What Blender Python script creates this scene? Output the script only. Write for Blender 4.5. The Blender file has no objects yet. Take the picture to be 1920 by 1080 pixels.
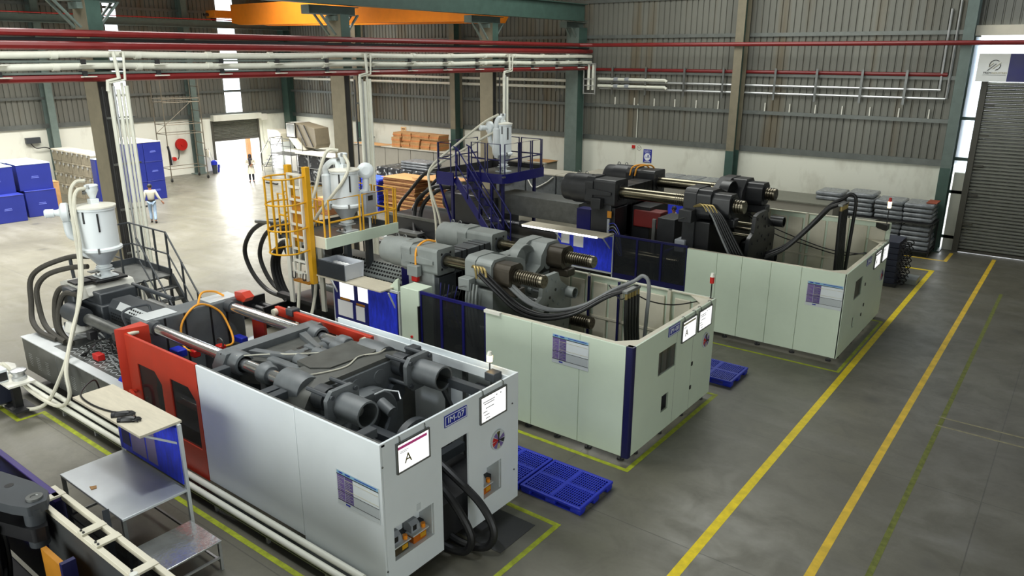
import bpy, bmesh, math, random
from mathutils import Vector, Matrix
random.seed(7)
SC = bpy.context.scene
COL = SC.collection
R = math.radians
# ------------------------------------------------------------------ camera
cam_d = bpy.data.cameras.new('camera'); cam = bpy.data.objects.new('camera', cam_d); COL.objects.link(cam)
cam_d.sensor_width = 36; cam_d.lens = 26.426; cam_d.clip_end = 400
_y, _p, _r = R(-37.33), R(17.18), R(0.19)
_F = Vector((math.sin(_y)*math.cos(_p), math.cos(_y)*math.cos(_p), -math.sin(_p)))
_R = Vector((math.cos(_y), -math.sin(_y), 0)); _U = _R.cross(_F)
_R, _U = math.cos(_r)*_R+math.sin(_r)*_U, -math.sin(_r)*_R+math.cos(_r)*_U
cam.matrix_world = Matrix(((_R.x, _U.x, -_F.x, 0), (_R.y, _U.y, -_F.y, 0), (_R.z, _U.z, -_F.z, 7.2), (0, 0, 0, 1)))
SC.camera = cam
# ------------------------------------------------------------------ world, light, exposure
w = bpy.data.worlds.new('World'); SC.world = w; w.use_nodes = True
w.node_tree.nodes['Background'].inputs[0].default_value = (0.93, 0.97, 1, 1)
w.node_tree.nodes['Background'].inputs[1].default_value = 6.0
def area(name, loc, sx, sy, power, col=(1, 1, 1), rot=(0, 0, 0), spread=180):
    l = bpy.data.lights.new(name, 'AREA'); l.shape = 'RECTANGLE'; l.size = sx; l.size_y = sy; l.energy = power; l.color = col
    l.spread = R(spread)
    o = bpy.data.objects.new(name, l); o.location = loc; o.rotation_euler = rot; COL.objects.link(o); return o
# area lights added under the closed ceiling of far and machine bays; rooflights assumed
area('added_overhead_light', (-36, 9, 12.4), 5, 16, 4000, (1, .985, .94), spread=120)
area('added_overhead_light', (-36, 25, 12.4), 5, 11, 2300, (1, .985, .94), spread=120)
area('added_overhead_light', (-27, 14, 12.4), 4, 20, 4300, (1, .985, .94), spread=130)
area('added_overhead_light', (-13, 7, 12.4), 8, 9, 1300, (.98, 1, .96))
area('added_overhead_light', (-12, 26, 12.4), 12, 7, 1350, (.98, 1, .95))
area('assumed_high_bay_lamp', (-1.6, 30.5, 11.6), .6, .6, 120, (.85, .9, 1))  # assumed lamp out of view, light only, no fitting built
area('assumed_high_bay_lamp', (-7, 4, 11.6), .6, .6, 300, (.85, .92, 1))  # second assumed lamp, likewise without a fitting
# daylight entering by the open roller door; added fill lights behind and beside the viewpoint
area('door_and_fill_light', (-45.6, 29, 1.6), 3.2, 2.2, 1100, (1, .98, .94), (0, R(-90), 0))
area('door_and_fill_light', (-12, -7.7, 4.2), 14, 6.5, 1750, (.96, 1, .98), (R(90), 0, 0))  # added fill light in front of the closed front wall
area('door_and_fill_light', (11.6, 4, 4), 6, 9, 850, (.93, .98, 1), (0, R(90), 0))  # added fill light in front of the closed right wall
SC.view_settings.view_transform = 'Standard'; SC.view_settings.look = 'None'
SC.view_settings.exposure = 0.0; SC.view_settings.gamma = 1.0; SC.view_settings.use_curve_mapping = False

# ------------------------------------------------------------------ materials
def lin(c):
    c = c/255.0
    return c/12.92 if c <= .04045 else ((c+.055)/1.055)**2.4
MATS = {}
def mat(name, rgb, rough=.5, metal=0., var=.10, scale=3., bump=0., bscale=60., spec=.5, trans=0., alpha=1., emit=0., aniso=None):
    if name in MATS: return MATS[name]
    m = bpy.data.materials.new(name); m.use_nodes = True; nt = m.node_tree; N = nt.nodes; L = nt.links
    b = N['Principled BSDF']; col = tuple(lin(c) for c in rgb)
    b.inputs['Roughness'].default_value = rough; b.inputs['Metallic'].default_value = metal
    b.inputs['Specular IOR Level'].default_value = spec
    if trans: b.inputs['Transmission Weight'].default_value = trans
    if alpha < 1: b.inputs['Alpha'].default_value = alpha
    if emit:
        b.inputs['Emission Color'].default_value = (*col, 1); b.inputs['Emission Strength'].default_value = emit
    tc = N.new('ShaderNodeTexCoord'); src = tc.outputs['Object']
    if aniso:
        mp = N.new('ShaderNodeMapping'); mp.inputs['Scale'].default_value = aniso; L.new(src, mp.inputs[0]); src = mp.outputs[0]
    if var:
        n = N.new('ShaderNodeTexNoise'); n.inputs['Scale'].default_value = scale; n.inputs['Detail'].default_value = 5; n.inputs['Roughness'].default_value = .62
        L.new(src, n.inputs['Vector'])
        mx = N.new('ShaderNodeMix'); mx.data_type = 'RGBA'
        mx.inputs[6].default_value = (*[c*(1-var) for c in col], 1); mx.inputs[7].default_value = (*[min(1, c*(1+var)) for c in col], 1)
        rp = N.new('ShaderNodeMapRange'); rp.inputs[1].default_value = .3; rp.inputs[2].default_value = .7
        L.new(n.outputs['Fac'], rp.inputs[0]); L.new(rp.outputs[0], mx.inputs[0]); L.new(mx.outputs[2], b.inputs['Base Color'])
        rr = N.new('ShaderNodeMapRange'); rr.inputs[3].default_value = max(0.02, rough-.08); rr.inputs[4].default_value = min(1, rough+.08)
        L.new(n.outputs['Fac'], rr.inputs[0]); L.new(rr.outputs[0], b.inputs['Roughness'])
    else:
        b.inputs['Base Color'].default_value = (*col, 1)
    if bump:
        n2 = N.new('ShaderNodeTexNoise'); n2.inputs['Scale'].default_value = bscale; n2.inputs['Detail'].default_value = 3
        L.new(src, n2.inputs['Vector']); bp = N.new('ShaderNodeBump'); bp.inputs['Strength'].default_value = bump; bp.inputs['Distance'].default_value = .02
        L.new(n2.outputs['Fac'], bp.inputs['Height']); L.new(bp.outputs[0], b.inputs['Normal'])
    MATS[name] = m; return m

def mat_floor():
    m = bpy.data.materials.new('concrete_floor'); m.use_nodes = True; nt = m.node_tree; N = nt.nodes; L = nt.links; b = N['Principled BSDF']
    tc = N.new('ShaderNodeTexCoord'); P = tc.outputs['Object']
    def noise(s, d=6, r=.6, v=None, dist=0.):
        n = N.new('ShaderNodeTexNoise'); n.inputs['Scale'].default_value = s; n.inputs['Detail'].default_value = d; n.inputs['Roughness'].default_value = r
        n.inputs['Distortion'].default_value = dist; L.new(v or P, n.inputs['Vector']); return n.outputs['Fac']
    def rng(x, a, c, lo=0., hi=1.):
        r = N.new('ShaderNodeMapRange'); r.inputs[1].default_value = a; r.inputs[2].default_value = c; r.inputs[3].default_value = lo; r.inputs[4].default_value = hi
        L.new(x, r.inputs[0]); return r.outputs[0]
    def mix(f, a, c, t='MIX'):
        x = N.new('ShaderNodeMix'); x.data_type = 'RGBA'; x.blend_type = t
        for i, q in ((0, f), (6, a), (7, c)):
            if isinstance(q, (tuple, float)): x.inputs[i].default_value = q
            else: L.new(q, x.inputs[i])
        return x.outputs[2]
    def math_(op, a, c=None):
        x = N.new('ShaderNodeMath'); x.operation = op
        for i, q in ((0, a), (1, c)):
            if q is None: continue
            if isinstance(q, (int, float)): x.inputs[i].default_value = q
            else: L.new(q, x.inputs[i])
        return x.outputs[0]
    mp = N.new('ShaderNodeMapping'); mp.inputs['Scale'].default_value = (.35, 1.3, 1); L.new(P, mp.inputs[0])
    big = noise(.35, 5, .55); mid = noise(1.6, 7, .65, None, .6); streak = noise(1.0, 6, .6, mp.outputs[0], .3); fine = noise(14, 4, .7)
    c = mix(rng(big, .35, .68), (.108, .102, .074, 1), (.162, .155, .118, 1))
    c = mix(rng(mid, .42, .72, 0, .7), c, (.088, .082, .064, 1))
    c = mix(rng(streak, .5, .72, 0, .55), c, (.20, .194, .166, 1))
    c = mix(rng(fine, .3, .8, 0, .25), c, (.085, .08, .064, 1))
    # dark oil spots
    v = N.new('ShaderNodeTexVoronoi'); v.inputs['Scale'].default_value = .55; L.new(P, v.inputs['Vector'])
    spot = rng(math_('ADD', v.outputs['Distance'], math_('MULTIPLY', mid, .25)), .16, .27, 1, 0)
    c = mix(math_('MULTIPLY', spot, .55), c, (.05, .048, .042, 1))
    # saw cut joints, one every 4.2 m across the aisle
    sp = N.new('ShaderNodeSeparateXYZ'); L.new(P, sp.inputs[0])
    def joint(o, off, step):
        f = math_('FRACT', math_('DIVIDE', math_('SUBTRACT', o, off), step))
        d = math_('ABSOLUTE', math_('SUBTRACT', f, .5))
        return rng(d, .5-.012/step, .5-.004/step)
    j = math_('MAXIMUM', joint(sp.outputs[1], 9.45, 4.2), joint(sp.outputs[0], -19.3, 6.3))
    c = mix(math_('MULTIPLY', j, .6), c, (.05, .048, .042, 1))
    L.new(c, b.inputs['Base Color'])
    ro = math_('ADD', rng(mid, .3, .75, .28, .48), math_('MULTIPLY', fine, .08))
    L.new(ro, b.inputs['Roughness']); b.inputs['Specular IOR Level'].default_value = .5
    bp = N.new('ShaderNodeBump'); bp.inputs['Strength'].default_value = .12; bp.inputs['Distance'].default_value = .01
    L.new(math_('SUBTRACT', mid, j), bp.inputs['Height']); L.new(bp.outputs[0], b.inputs['Normal'])
    return m

def mat_plaster(name, base, dirt):
    m = bpy.data.materials.new(name); m.use_nodes = True; nt = m.node_tree; N = nt.nodes; L = nt.links; b = N['Principled BSDF']
    tc = N.new('ShaderNodeTexCoord'); mp = N.new('ShaderNodeMapping'); mp.inputs['Scale'].default_value = (1, 1, .45); L.new(tc.outputs['Object'], mp.inputs[0])
    n = N.new('ShaderNodeTexNoise'); n.inputs['Scale'].default_value = .9; n.inputs['Detail'].default_value = 8; n.inputs['Roughness'].default_value = .6; L.new(mp.outputs[0], n.inputs['Vector'])
    r = N.new('ShaderNodeMapRange'); r.inputs[1].default_value = .52; r.inputs[2].default_value = .78; L.new(n.outputs['Fac'], r.inputs[0])
    x = N.new('ShaderNodeMix'); x.data_type = 'RGBA'; x.inputs[6].default_value = (*[lin(q) for q in base], 1); x.inputs[7].default_value = (*[lin(q) for q in dirt], 1)
    L.new(r.outputs[0], x.inputs[0]); L.new(x.outputs[2], b.inputs['Base Color']); b.inputs['Roughness'].default_value = .85
    bp = N.new('ShaderNodeBump'); bp.inputs['Strength'].default_value = .15; bp.inputs['Distance'].default_value = .02; L.new(n.outputs['Fac'], bp.inputs['Height']); L.new(bp.outputs[0], b.inputs['Normal'])
    return m
def mat_clad():
    m = bpy.data.materials.new('ribbed_cladding'); m.use_nodes = True; nt = m.node_tree; N = nt.nodes; L = nt.links; b = N['Principled BSDF']
    ge = N.new('ShaderNodeNewGeometry'); mp = N.new('ShaderNodeMapping'); mp.inputs['Scale'].default_value = (1.1, 1.1, .06); L.new(ge.outputs['Position'], mp.inputs[0])
    n = N.new('ShaderNodeTexNoise'); n.inputs['Scale'].default_value = 1.3; n.inputs['Detail'].default_value = 6; L.new(mp.outputs[0], n.inputs['Vector'])
    r = N.new('ShaderNodeMapRange'); r.inputs[1].default_value = .55; r.inputs[2].default_value = .72; L.new(n.outputs['Fac'], r.inputs[0])
    x = N.new('ShaderNodeMix'); x.data_type = 'RGBA'; x.inputs[6].default_value = (.178, .178, .152, 1); x.inputs[7].default_value = (.15, .128, .088, 1)
    L.new(r.outputs[0], x.inputs[0])
    oi = N.new('ShaderNodeObjectInfo'); r2 = N.new('ShaderNodeMapRange'); r2.inputs[3].default_value = .9; r2.inputs[4].default_value = 1.08; L.new(oi.outputs['Random'], r2.inputs[0])
    y = N.new('ShaderNodeMix'); y.data_type = 'RGBA'; y.blend_type = 'MULTIPLY'; y.inputs[0].default_value = 1; L.new(x.outputs[2], y.inputs[6]); L.new(r2.outputs[0], y.inputs[7])
    L.new(y.outputs[2], b.inputs['Base Color']); b.inputs['Roughness'].default_value = .5; b.inputs['Metallic'].default_value = .25
    return m
def mat_pane(name, col=(.9, .95, 1), t=.75):
    m = bpy.data.materials.new(name); m.use_nodes = True; nt = m.node_tree; N = nt.nodes; L = nt.links
    N.remove(N['Principled BSDF']); a = N.new('ShaderNodeBsdfTranslucent'); a.inputs[0].default_value = (*col, 1)
    d = N.new('ShaderNodeBsdfTransparent'); d.inputs[0].default_value = (*col, 1); s = N.new('ShaderNodeMixShader'); s.inputs[0].default_value = 1-t
    L.new(a.outputs[0], s.inputs[1]); L.new(d.outputs[0], s.inputs[2]); L.new(s.outputs[0], N['Material Output'].inputs[0]); return m
def mat_clear(name, tint, alpha, rough=.08):
    """tinted plastic sheet: mostly see-through, with a gloss"""
    m = bpy.data.materials.new(name); m.use_nodes = True; nt = m.node_tree; N = nt.nodes; L = nt.links
    b = N['Principled BSDF']; b.inputs['Base Color'].default_value = (*tint, 1); b.inputs['Roughness'].default_value = rough
    t = N.new('ShaderNodeBsdfTransparent'); t.inputs[0].default_value = (*[min(1, .55+q) for q in tint], 1)
    s = N.new('ShaderNodeMixShader'); s.inputs[0].default_value = alpha
    L.new(t.outputs[0], s.inputs[1]); L.new(b.outputs[0], s.inputs[2]); L.new(s.outputs[0], N['Material Output'].inputs[0]); return m
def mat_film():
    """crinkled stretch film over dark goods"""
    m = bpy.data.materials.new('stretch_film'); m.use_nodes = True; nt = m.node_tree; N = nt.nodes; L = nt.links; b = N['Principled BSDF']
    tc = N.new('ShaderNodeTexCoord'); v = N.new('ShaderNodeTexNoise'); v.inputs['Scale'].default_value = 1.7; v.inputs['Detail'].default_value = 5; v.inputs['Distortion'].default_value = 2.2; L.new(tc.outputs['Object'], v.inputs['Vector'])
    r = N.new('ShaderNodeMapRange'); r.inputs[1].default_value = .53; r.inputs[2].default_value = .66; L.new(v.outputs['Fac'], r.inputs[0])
    x = N.new('ShaderNodeMix'); x.data_type = 'RGBA'; x.inputs[6].default_value = (.03, .032, .036, 1); x.inputs[7].default_value = (.5, .52, .54, 1); L.new(r.outputs[0], x.inputs[0]); L.new(x.outputs[2], b.inputs['Base Color'])  # pale tone paints the crinkle highlights into the film colour
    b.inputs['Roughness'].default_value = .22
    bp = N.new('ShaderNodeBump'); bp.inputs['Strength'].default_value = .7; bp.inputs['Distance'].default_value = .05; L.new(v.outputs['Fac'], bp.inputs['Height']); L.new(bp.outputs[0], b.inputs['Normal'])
    return m
FLOOR = mat_floor()
PLASTER = mat_plaster('white_plaster', (228, 228, 214), (186, 182, 166)); CLAD = mat_clad()
PANE = mat_pane('translucent_sheet'); SMOKED = mat_clear('smoked_guard', (.04, .043, .046), .38); PCLEAR = mat_clear('clear_guard', (.05, .055, .06), .35)
FILM = mat_film()
WHITE = mat('white_paint', (222, 228, 230), .35, var=.03, scale=1.2)
WHITEG = mat('warm_white_paint', (226, 224, 212), .4, var=.05)
MINT = mat('pale_green_paint', (205, 218, 198), .42, var=.04, scale=1.)
NAVY = mat('navy_paint', (22, 22, 92), .35, var=.1)
NAVYD = mat('deep_navy_paint', (20, 20, 70), .4, var=.1)
RED = mat('red_orange_paint', (182, 50, 28), .4, var=.08)
GREY = mat('machine_grey', (98, 102, 104), .42, var=.14, scale=4)
GREYL = mat('machine_light_grey', (130, 135, 132), .42, var=.10, scale=3)
GREYD = mat('dark_machine_grey', (58, 62, 66), .45, var=.15)
OILY = mat('oily_casting', (76, 77, 73), .5, var=.22, scale=5)
BLACKM = mat('black_casting', (40, 41, 43), .38, var=.2, scale=3)
BLACK = mat('black_steel', (24, 24, 26), .4, var=.2)
DARK = mat('dark_iron', (34, 34, 36), .55, var=.2)
CHROME = mat('chrome', (226, 228, 230), .15, .92, var=.04)
BRONZE = mat('oiled_rod', (132, 126, 108), .22, 1., var=.12)
BRONZED = mat('threaded_rod', (112, 106, 92), .3, .9, var=.2)
BROWNNUT = mat('brown_nut', (62, 56, 46), .45, .3, var=.2)
STEEL = mat('galvanised_sheet', (214, 218, 219), .34, .3, var=.04, scale=3)
STEELD = mat('dull_steel', (120, 122, 120), .42, .8, var=.2, scale=4)
ALU = mat('aluminium', (196, 198, 198), .35, .7, var=.08)
TREAD = mat('tread_plate', (104, 106, 104), .38, .6, var=.2)
RUBBER = mat('black_hose', (22, 22, 23), .45, var=.15)
GREYHOSE = mat('grey_hose', (120, 122, 122), .5, var=.08)
CLEARHOSE = mat('milky_hose', (205, 202, 185), .4, var=.08)
YEL = mat('yellow_paint', (206, 152, 20), .45, var=.08)
YELD = mat('yellow_ochre', (176, 116, 22), .5, var=.12)
YLINE = mat('yellow_floor_tape', (226, 200, 12), .6, var=.18, scale=6)
OLINE = mat('worn_yellow_tape', (216, 180, 48), .6, var=.25, scale=3)
GLINE = mat('green_floor_paint', (150, 160, 30), .7, var=.35, scale=7)
GLINED = mat('faded_green_paint', (104, 110, 46), .75, var=.4, scale=7)
WLINE = mat('faded_white_paint', (142, 136, 108), .8, var=.3, scale=8)
BLUE = mat('blue_plastic', (28, 44, 172), .4, var=.1)
BLUEB = mat('blue_board', (44, 64, 232), .5, var=.3, scale=16, aniso=(1, 1, .25))
BLUEBOX = mat('blue_corrugated_plastic', (28, 40, 122), .45, var=.06, scale=2)
CREAM = mat('cream_paint', (206, 200, 180), .5, var=.06)
PLY = mat('plywood_top', (192, 184, 164), .6, var=.08, scale=4, aniso=(1, 6, 1))
CARD = mat('cardboard', (176, 134, 86), .8, var=.16, scale=3)
CARDD = mat('cardboard_edges', (132, 88, 54), .85, var=.35, scale=9, aniso=(1, 1, 10))
RPIPE = mat('red_pipe_paint', (120, 30, 30), .4, var=.12)
WPIPE = mat('white_pvc', (222, 222, 208), .4, var=.05)
GREEN = mat('dark_green_steel', (62, 86, 78), .45, var=.15)
GREENG = mat('grey_green_steel', (98, 112, 106), .5, var=.14)
BEIGE = mat('primer_beige', (120, 113, 94), .6, var=.12)
ORANGE = mat('crane_orange', (232, 132, 28), .4, var=.06)
GIRT = mat('galvanised_girt', (112, 116, 112), .45, .5, var=.15)
SHUTTER = mat('shutter_steel', (116, 117, 108), .42, .5, var=.10)
SHUTTERD = mat('shutter_guide', (70, 68, 60), .5, var=.1)
PAPER = mat('paper', (250, 250, 250), .6, var=0)
BRIGHTP = mat('white_sheet_added_glow', (255, 255, 255), .5, var=0, emit=.9)  # glow added to the sheets so they come out pure white
INK = mat('ink', (30, 30, 34), .7, var=0); GOLDINK = mat('olive_ink', (92, 84, 20), .7, var=0)
PINK = mat('pink_print', (232, 80, 160), .6, var=0); PURPLE = mat('purple_print', (112, 92, 150), .7, var=.12, scale=30)
LBLUE = mat('light_blue_print', (128, 172, 200), .7, var=0); PGREY = mat('pale_grey_print', (196, 202, 204), .7, var=.03)
TAN = mat('tan_print', (180, 172, 140), .7, var=0); SIGNBLUE = mat('sign_blue', (26, 40, 150), .4, var=0)
LWHITE = mat('lettering_white', (235, 238, 245), .5, var=0); LGREY = mat('lettering_grey', (150, 150, 150), .6, var=0)
SIGNW = mat('sign_face_white', (226, 228, 224), .45, var=.02); SIGNN = mat('sign_face_navy', (30, 30, 96), .4, var=.08)
REDP = mat('red_plastic', (190, 30, 24), .4, var=.08); AMBER = mat('amber_oil', (186, 96, 16), .2, var=.1); AMBERL = mat('amber_cap', (250, 150, 30), .35, var=0)
LAMPON = mat('lit_beacon', (255, 214, 140), .3, var=0, emit=9); TUBELIT = mat('lit_tube', (255, 255, 250), .3, var=0, emit=4)
ORHOSE = mat('orange_sling', (226, 152, 40), .6, var=.12)
SKIN = mat('skin', (150, 100, 74), .55, var=.06); HAIR = mat('black_hair', (20, 18, 18), .6, var=.2)
SHIRT = mat('white_shirt', (172, 170, 156), .8, var=.05); JEANS = mat('washed_jeans', (136, 156, 178), .85, var=.14, scale=9); TROUS = mat('dark_trousers', (30, 32, 38), .85, var=.1)
SCARF = mat('dark_scarf', (44, 38, 40), .85, var=.1); COAT = mat('cream_coat', (212, 206, 186), .85, var=.06); SHOE = mat('dark_shoes', (28, 24, 22), .5, var=.1)
PLASTICG = mat('grey_plastic', (150, 154, 160), .4, var=.08)
BAGFILM = mat('clear_bag', (120, 124, 128), .25, var=.3, scale=6, bump=.5, bscale=9)
OLDBOX = mat('weathered_crate', (150, 142, 122), .75, var=.25, scale=5)
BOXTOP = mat('pale_box_lid', (222, 214, 196), .7, var=.08)
BOXTOPB = mat('pale_blue_lid', (190, 206, 226), .6, var=.08)
BRICK = mat('brickwork', (170, 120, 84), .85, var=.2, scale=12)
# ------------------------------------------------------------------ mesh helpers
class MB:
    def __init__(s): s.v = []; s.f = []; s.m = []; s.s = []; s.mi = 0
    def add(s, vs, fs, smooth=False):
        o = len(s.v); s.v += [tuple(v) for v in vs]
        for f in fs: s.f.append(tuple(o+i for i in f)); s.m.append(s.mi); s.s.append(smooth)
        return s
    def box(s, x0, x1, y0, y1, z0, z1):
        vs = [(x, y, z) for z in (z0, z1) for y in (y0, y1) for x in (x0, x1)]
        return s.add(vs, [(0, 2, 3, 1), (4, 5, 7, 6), (0, 1, 5, 4), (2, 6, 7, 3), (0, 4, 6, 2), (1, 3, 7, 5)])
    def obox(s, c, a, b, d):
        c, a, b, d = Vector(c), Vector(a), Vector(b), Vector(d)
        vs = [c+i*a+j*b+k*d for k in (-1, 1) for j in (-1, 1) for i in (-1, 1)]
        return s.add(vs, [(0, 2, 3, 1), (4, 5, 7, 6), (0, 1, 5, 4), (2, 6, 7, 3), (0, 4, 6, 2), (1, 3, 7, 5)])
    def bar(s, p0, p1, w, h=None, up=(0, 0, 1)):
        p0, p1 = Vector(p0), Vector(p1); d = p1-p0; u = Vector(up)
        if abs(d.normalized().dot(u)) > .98: u = Vector((0, 1, 0))
        a = d.cross(u).normalized(); b = a.cross(d).normalized(); h = h or w
        return s.obox((p0+p1)/2, d/2, a*w/2, b*h/2)
    def cyl(s, p0, p1, r0, r1=None, n=14, caps=True, smooth=True):
        r1 = r0 if r1 is None else r1; p0, p1 = Vector(p0), Vector(p1); d = (p1-p0).normalized()
        u = Vector((0, 0, 1)) if abs(d.z) < .9 else Vector((1, 0, 0)); a = d.cross(u).normalized(); b = d.cross(a)
        vs = []
        for p, r in ((p0, r0), (p1, r1)):
            vs += [p+r*(math.cos(2*math.pi*i/n)*a+math.sin(2*math.pi*i/n)*b) for i in range(n)]
        s.add(vs, [(i, (i+1) % n, n+(i+1) % n, n+i) for i in range(n)], smooth)
        if caps: s.add(vs, [tuple(range(n-1, -1, -1)), tuple(range(n, 2*n))])
        return s
    def lathe(s, o, axis, prof, n=24):
        """prof: (radius, distance along the axis)"""
        o, d = Vector(o), Vector(axis).normalized(); u = Vector((0, 0, 1)) if abs(d.z) < .9 else Vector((1, 0, 0)); a = d.cross(u).normalized(); b = d.cross(a)
        vs = [o+h*d+r*(math.cos(2*math.pi*i/n)*a+math.sin(2*math.pi*i/n)*b) for r, h in prof for i in range(n)]
        fs = [(k*n+i, k*n+(i+1) % n, (k+1)*n+(i+1) % n, (k+1)*n+i) for k in range(len(prof)-1) for i in range(n)]
        sm = True; s.add(vs, fs, sm)
        k = len(prof)-1
        s.add([vs[i] for i in range(n)]+[vs[k*n+i] for i in range(n)], [tuple(range(n-1, -1, -1)), tuple(range(n, 2*n))]); return s
    def tube(s, pts, r, n=8, res=6, caps=True):
        P = [Vector(p) for p in pts]
        if res and len(P) > 2:
            Q = []
            for i in range(len(P)-1):
                p0 = P[i-1] if i else 2*P[0]-P[1]; p1, p2 = P[i], P[i+1]; p3 = P[i+2] if i+2 < len(P) else 2*P[-1]-P[-2]
                for k in range(res):
                    t = k/res
                    Q.append(.5*((2*p1)+(p2-p0)*t+(2*p0-5*p1+4*p2-p3)*t*t+(3*p1-p0-3*p2+p3)*t**3))
            P = Q+[P[-1]]
        vs = []; a = None
        for i, p in enumerate(P):
            d = (P[min(i+1, len(P)-1)]-P[max(i-1, 0)]).normalized()
            if a is None:
                u = Vector((0, 0, 1)) if abs(d.z) < .9 else Vector((1, 0, 0)); a = d.cross(u).normalized()
            else: a = (a-d*a.dot(d)).normalized()
            b = d.cross(a); rr = r(i/(len(P)-1)) if callable(r) else r
            vs += [p+rr*(math.cos(2*math.pi*j/n)*a+math.sin(2*math.pi*j/n)*b) for j in range(n)]
        s.add(vs, [(k*n+i, k*n+(i+1) % n, (k+1)*n+(i+1) % n, (k+1)*n+i) for k in range(len(P)-1) for i in range(n)], True)
        if caps: s.add(vs[:n]+vs[-n:], [tuple(range(n-1, -1, -1)), tuple(range(n, 2*n))])
        return s
    def pipe(s, pts, r, n=8):                    # sharp mitred run
        return s.tube(pts, r, n, 0)
    def prism(s, poly, axis, a0, a1, smooth=False):
        n = len(poly)
        def P(q, a): return {'x': (a, q[0], q[1]), 'y': (q[0], a, q[1]), 'z': (q[0], q[1], a)}[axis]
        vs = [P(q, a0) for q in poly]+[P(q, a1) for q in poly]
        s.add(vs, [(i, (i+1) % n, n+(i+1) % n, n+i) for i in range(n)], smooth)
        return s.add(vs, [tuple(range(n-1, -1, -1)), tuple(range(n, 2*n))])
    def sheet(s, axis, a0, a1, us, zs, holes):
        """slab with rectangular holes; us, zs are grid lines, holes a list of (u0,u1,z0,z1)"""
        nu, nz = len(us), len(zs)
        def solid(i, j):
            if i < 0 or j < 0 or i >= nu-1 or j >= nz-1: return False
            u, z = (us[i]+us[i+1])/2, (zs[j]+zs[j+1])/2
            return not any(h[0] < u < h[1] and h[2] < z < h[3] for h in holes)
        def P(a, u, z): return (a, u, z) if axis == 'x' else ((u, a, z) if axis == 'y' else (u, z, a))
        vs = [P(a, u, z) for a in (a0, a1) for u in us for z in zs]; ix = lambda k, i, j: k*nu*nz+i*nz+j
        fs = []
        for i in range(nu-1):
            for j in range(nz-1):
                if not solid(i, j): continue
                for k in (0, 1): fs.append((ix(k, i, j), ix(k, i+1, j), ix(k, i+1, j+1), ix(k, i, j+1)))
                if not solid(i-1, j): fs.append((ix(0, i, j), ix(0, i, j+1), ix(1, i, j+1), ix(1, i, j)))
                if not solid(i+1, j): fs.append((ix(0, i+1, j), ix(0, i+1, j+1), ix(1, i+1, j+1), ix(1, i+1, j)))
                if not solid(i, j-1): fs.append((ix(0, i, j), ix(0, i+1, j), ix(1, i+1, j), ix(1, i, j)))
                if not solid(i, j+1): fs.append((ix(0, i, j+1), ix(0, i+1, j+1), ix(1, i+1, j+1), ix(1, i, j+1)))
        return s.add(vs, fs)
    def mesh(s, name, off, mats):
        me = bpy.data.meshes.new(name); bm = bmesh.new(); ox, oy, oz = off
        vv = [bm.verts.new((x-ox, y-oy, z-oz)) for x, y, z in s.v]
        for f, mi, sm in zip(s.f, s.m, s.s):
            try: q = bm.faces.new([vv[i] for i in f]); q.material_index = mi; q.smooth = sm
            except ValueError: pass
        loose = [x for x in bm.verts if not x.link_faces]
        if loose: bmesh.ops.delete(bm, geom=loose, context='VERTS')
        bmesh.ops.recalc_face_normals(bm, faces=bm.faces)
        bm.to_mesh(me); bm.free(); me.set_sharp_from_angle(angle=R(38))
        for m in mats: me.materials.append(m)
        return me
ORG = {}
def _mk(name, mb, mats, parent, off, bev):
    if not isinstance(mats, (list, tuple)): mats = [mats]
    o = bpy.data.objects.new(name, mb.mesh(name, off, mats)); COL.objects.link(o)
    if parent: o.parent = parent
    if bev:
        b = o.modifiers.new('bevel', 'BEVEL'); b.width = bev; b.segments = 2; b.limit_method = 'ANGLE'; b.angle_limit = R(35)
    return o
def thing(name, label, cat, loc, group=None):
    o = bpy.data.objects.new(name, None); COL.objects.link(o); o.location = loc; o.empty_display_size = .2
    o['label'] = label; o['category'] = cat
    if group: o['group'] = group
    ORG[o.name] = Vector(loc); return o
def part(name, mb, mats, parent, bev=0, label=None, stuff=False):
    """mb is in world coordinates; the part hangs under parent (a thing or a part)"""
    off = ORG[parent.name]; o = _mk(name, mb, mats, parent, off, bev); ORG[o.name] = off
    if label: o['label'] = label
    if stuff: o['kind'] = 'stuff'
    return o
def single(name, mb, mats, label, cat, group=None, bev=0):
    xs, ys, zs = zip(*mb.v); off = Vector(((min(xs)+max(xs))/2, (min(ys)+max(ys))/2, min(zs)))
    o = _mk(name, mb, mats, None, off, bev); o.location = off; o['label'] = label; o['category'] = cat
    if group: o['group'] = group
    ORG[o.name] = off; return o
def struct(name, mb, mats, bev=0):
    o = _mk(name, mb, mats, None, (0, 0, 0), bev); o['kind'] = 'structure'; ORG[o.name] = Vector((0, 0, 0)); return o
def dup(root, delta=(0, 0, 0), label=None, group=None, rotz=0):
    def rec(o, par):
        c = o.copy(); COL.objects.link(c)
        if par: c.parent = par
        for ch in list(o.children): rec(ch, c)
        return c
    r = rec(root, None); r.location = root.location+Vector(delta); r.rotation_euler.z = root.rotation_euler.z+rotz
    if label: r['label'] = label
    if group: r['group'] = group
    ORG[r.name] = r.location.copy(); return r
def shared(name, me, loc, parent, rotz=0):
    o = bpy.data.objects.new(name, me); COL.objects.link(o); o.parent = parent; o.location = Vector(loc)-ORG[parent.name]; o.rotation_euler.z = rotz; return o
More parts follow.
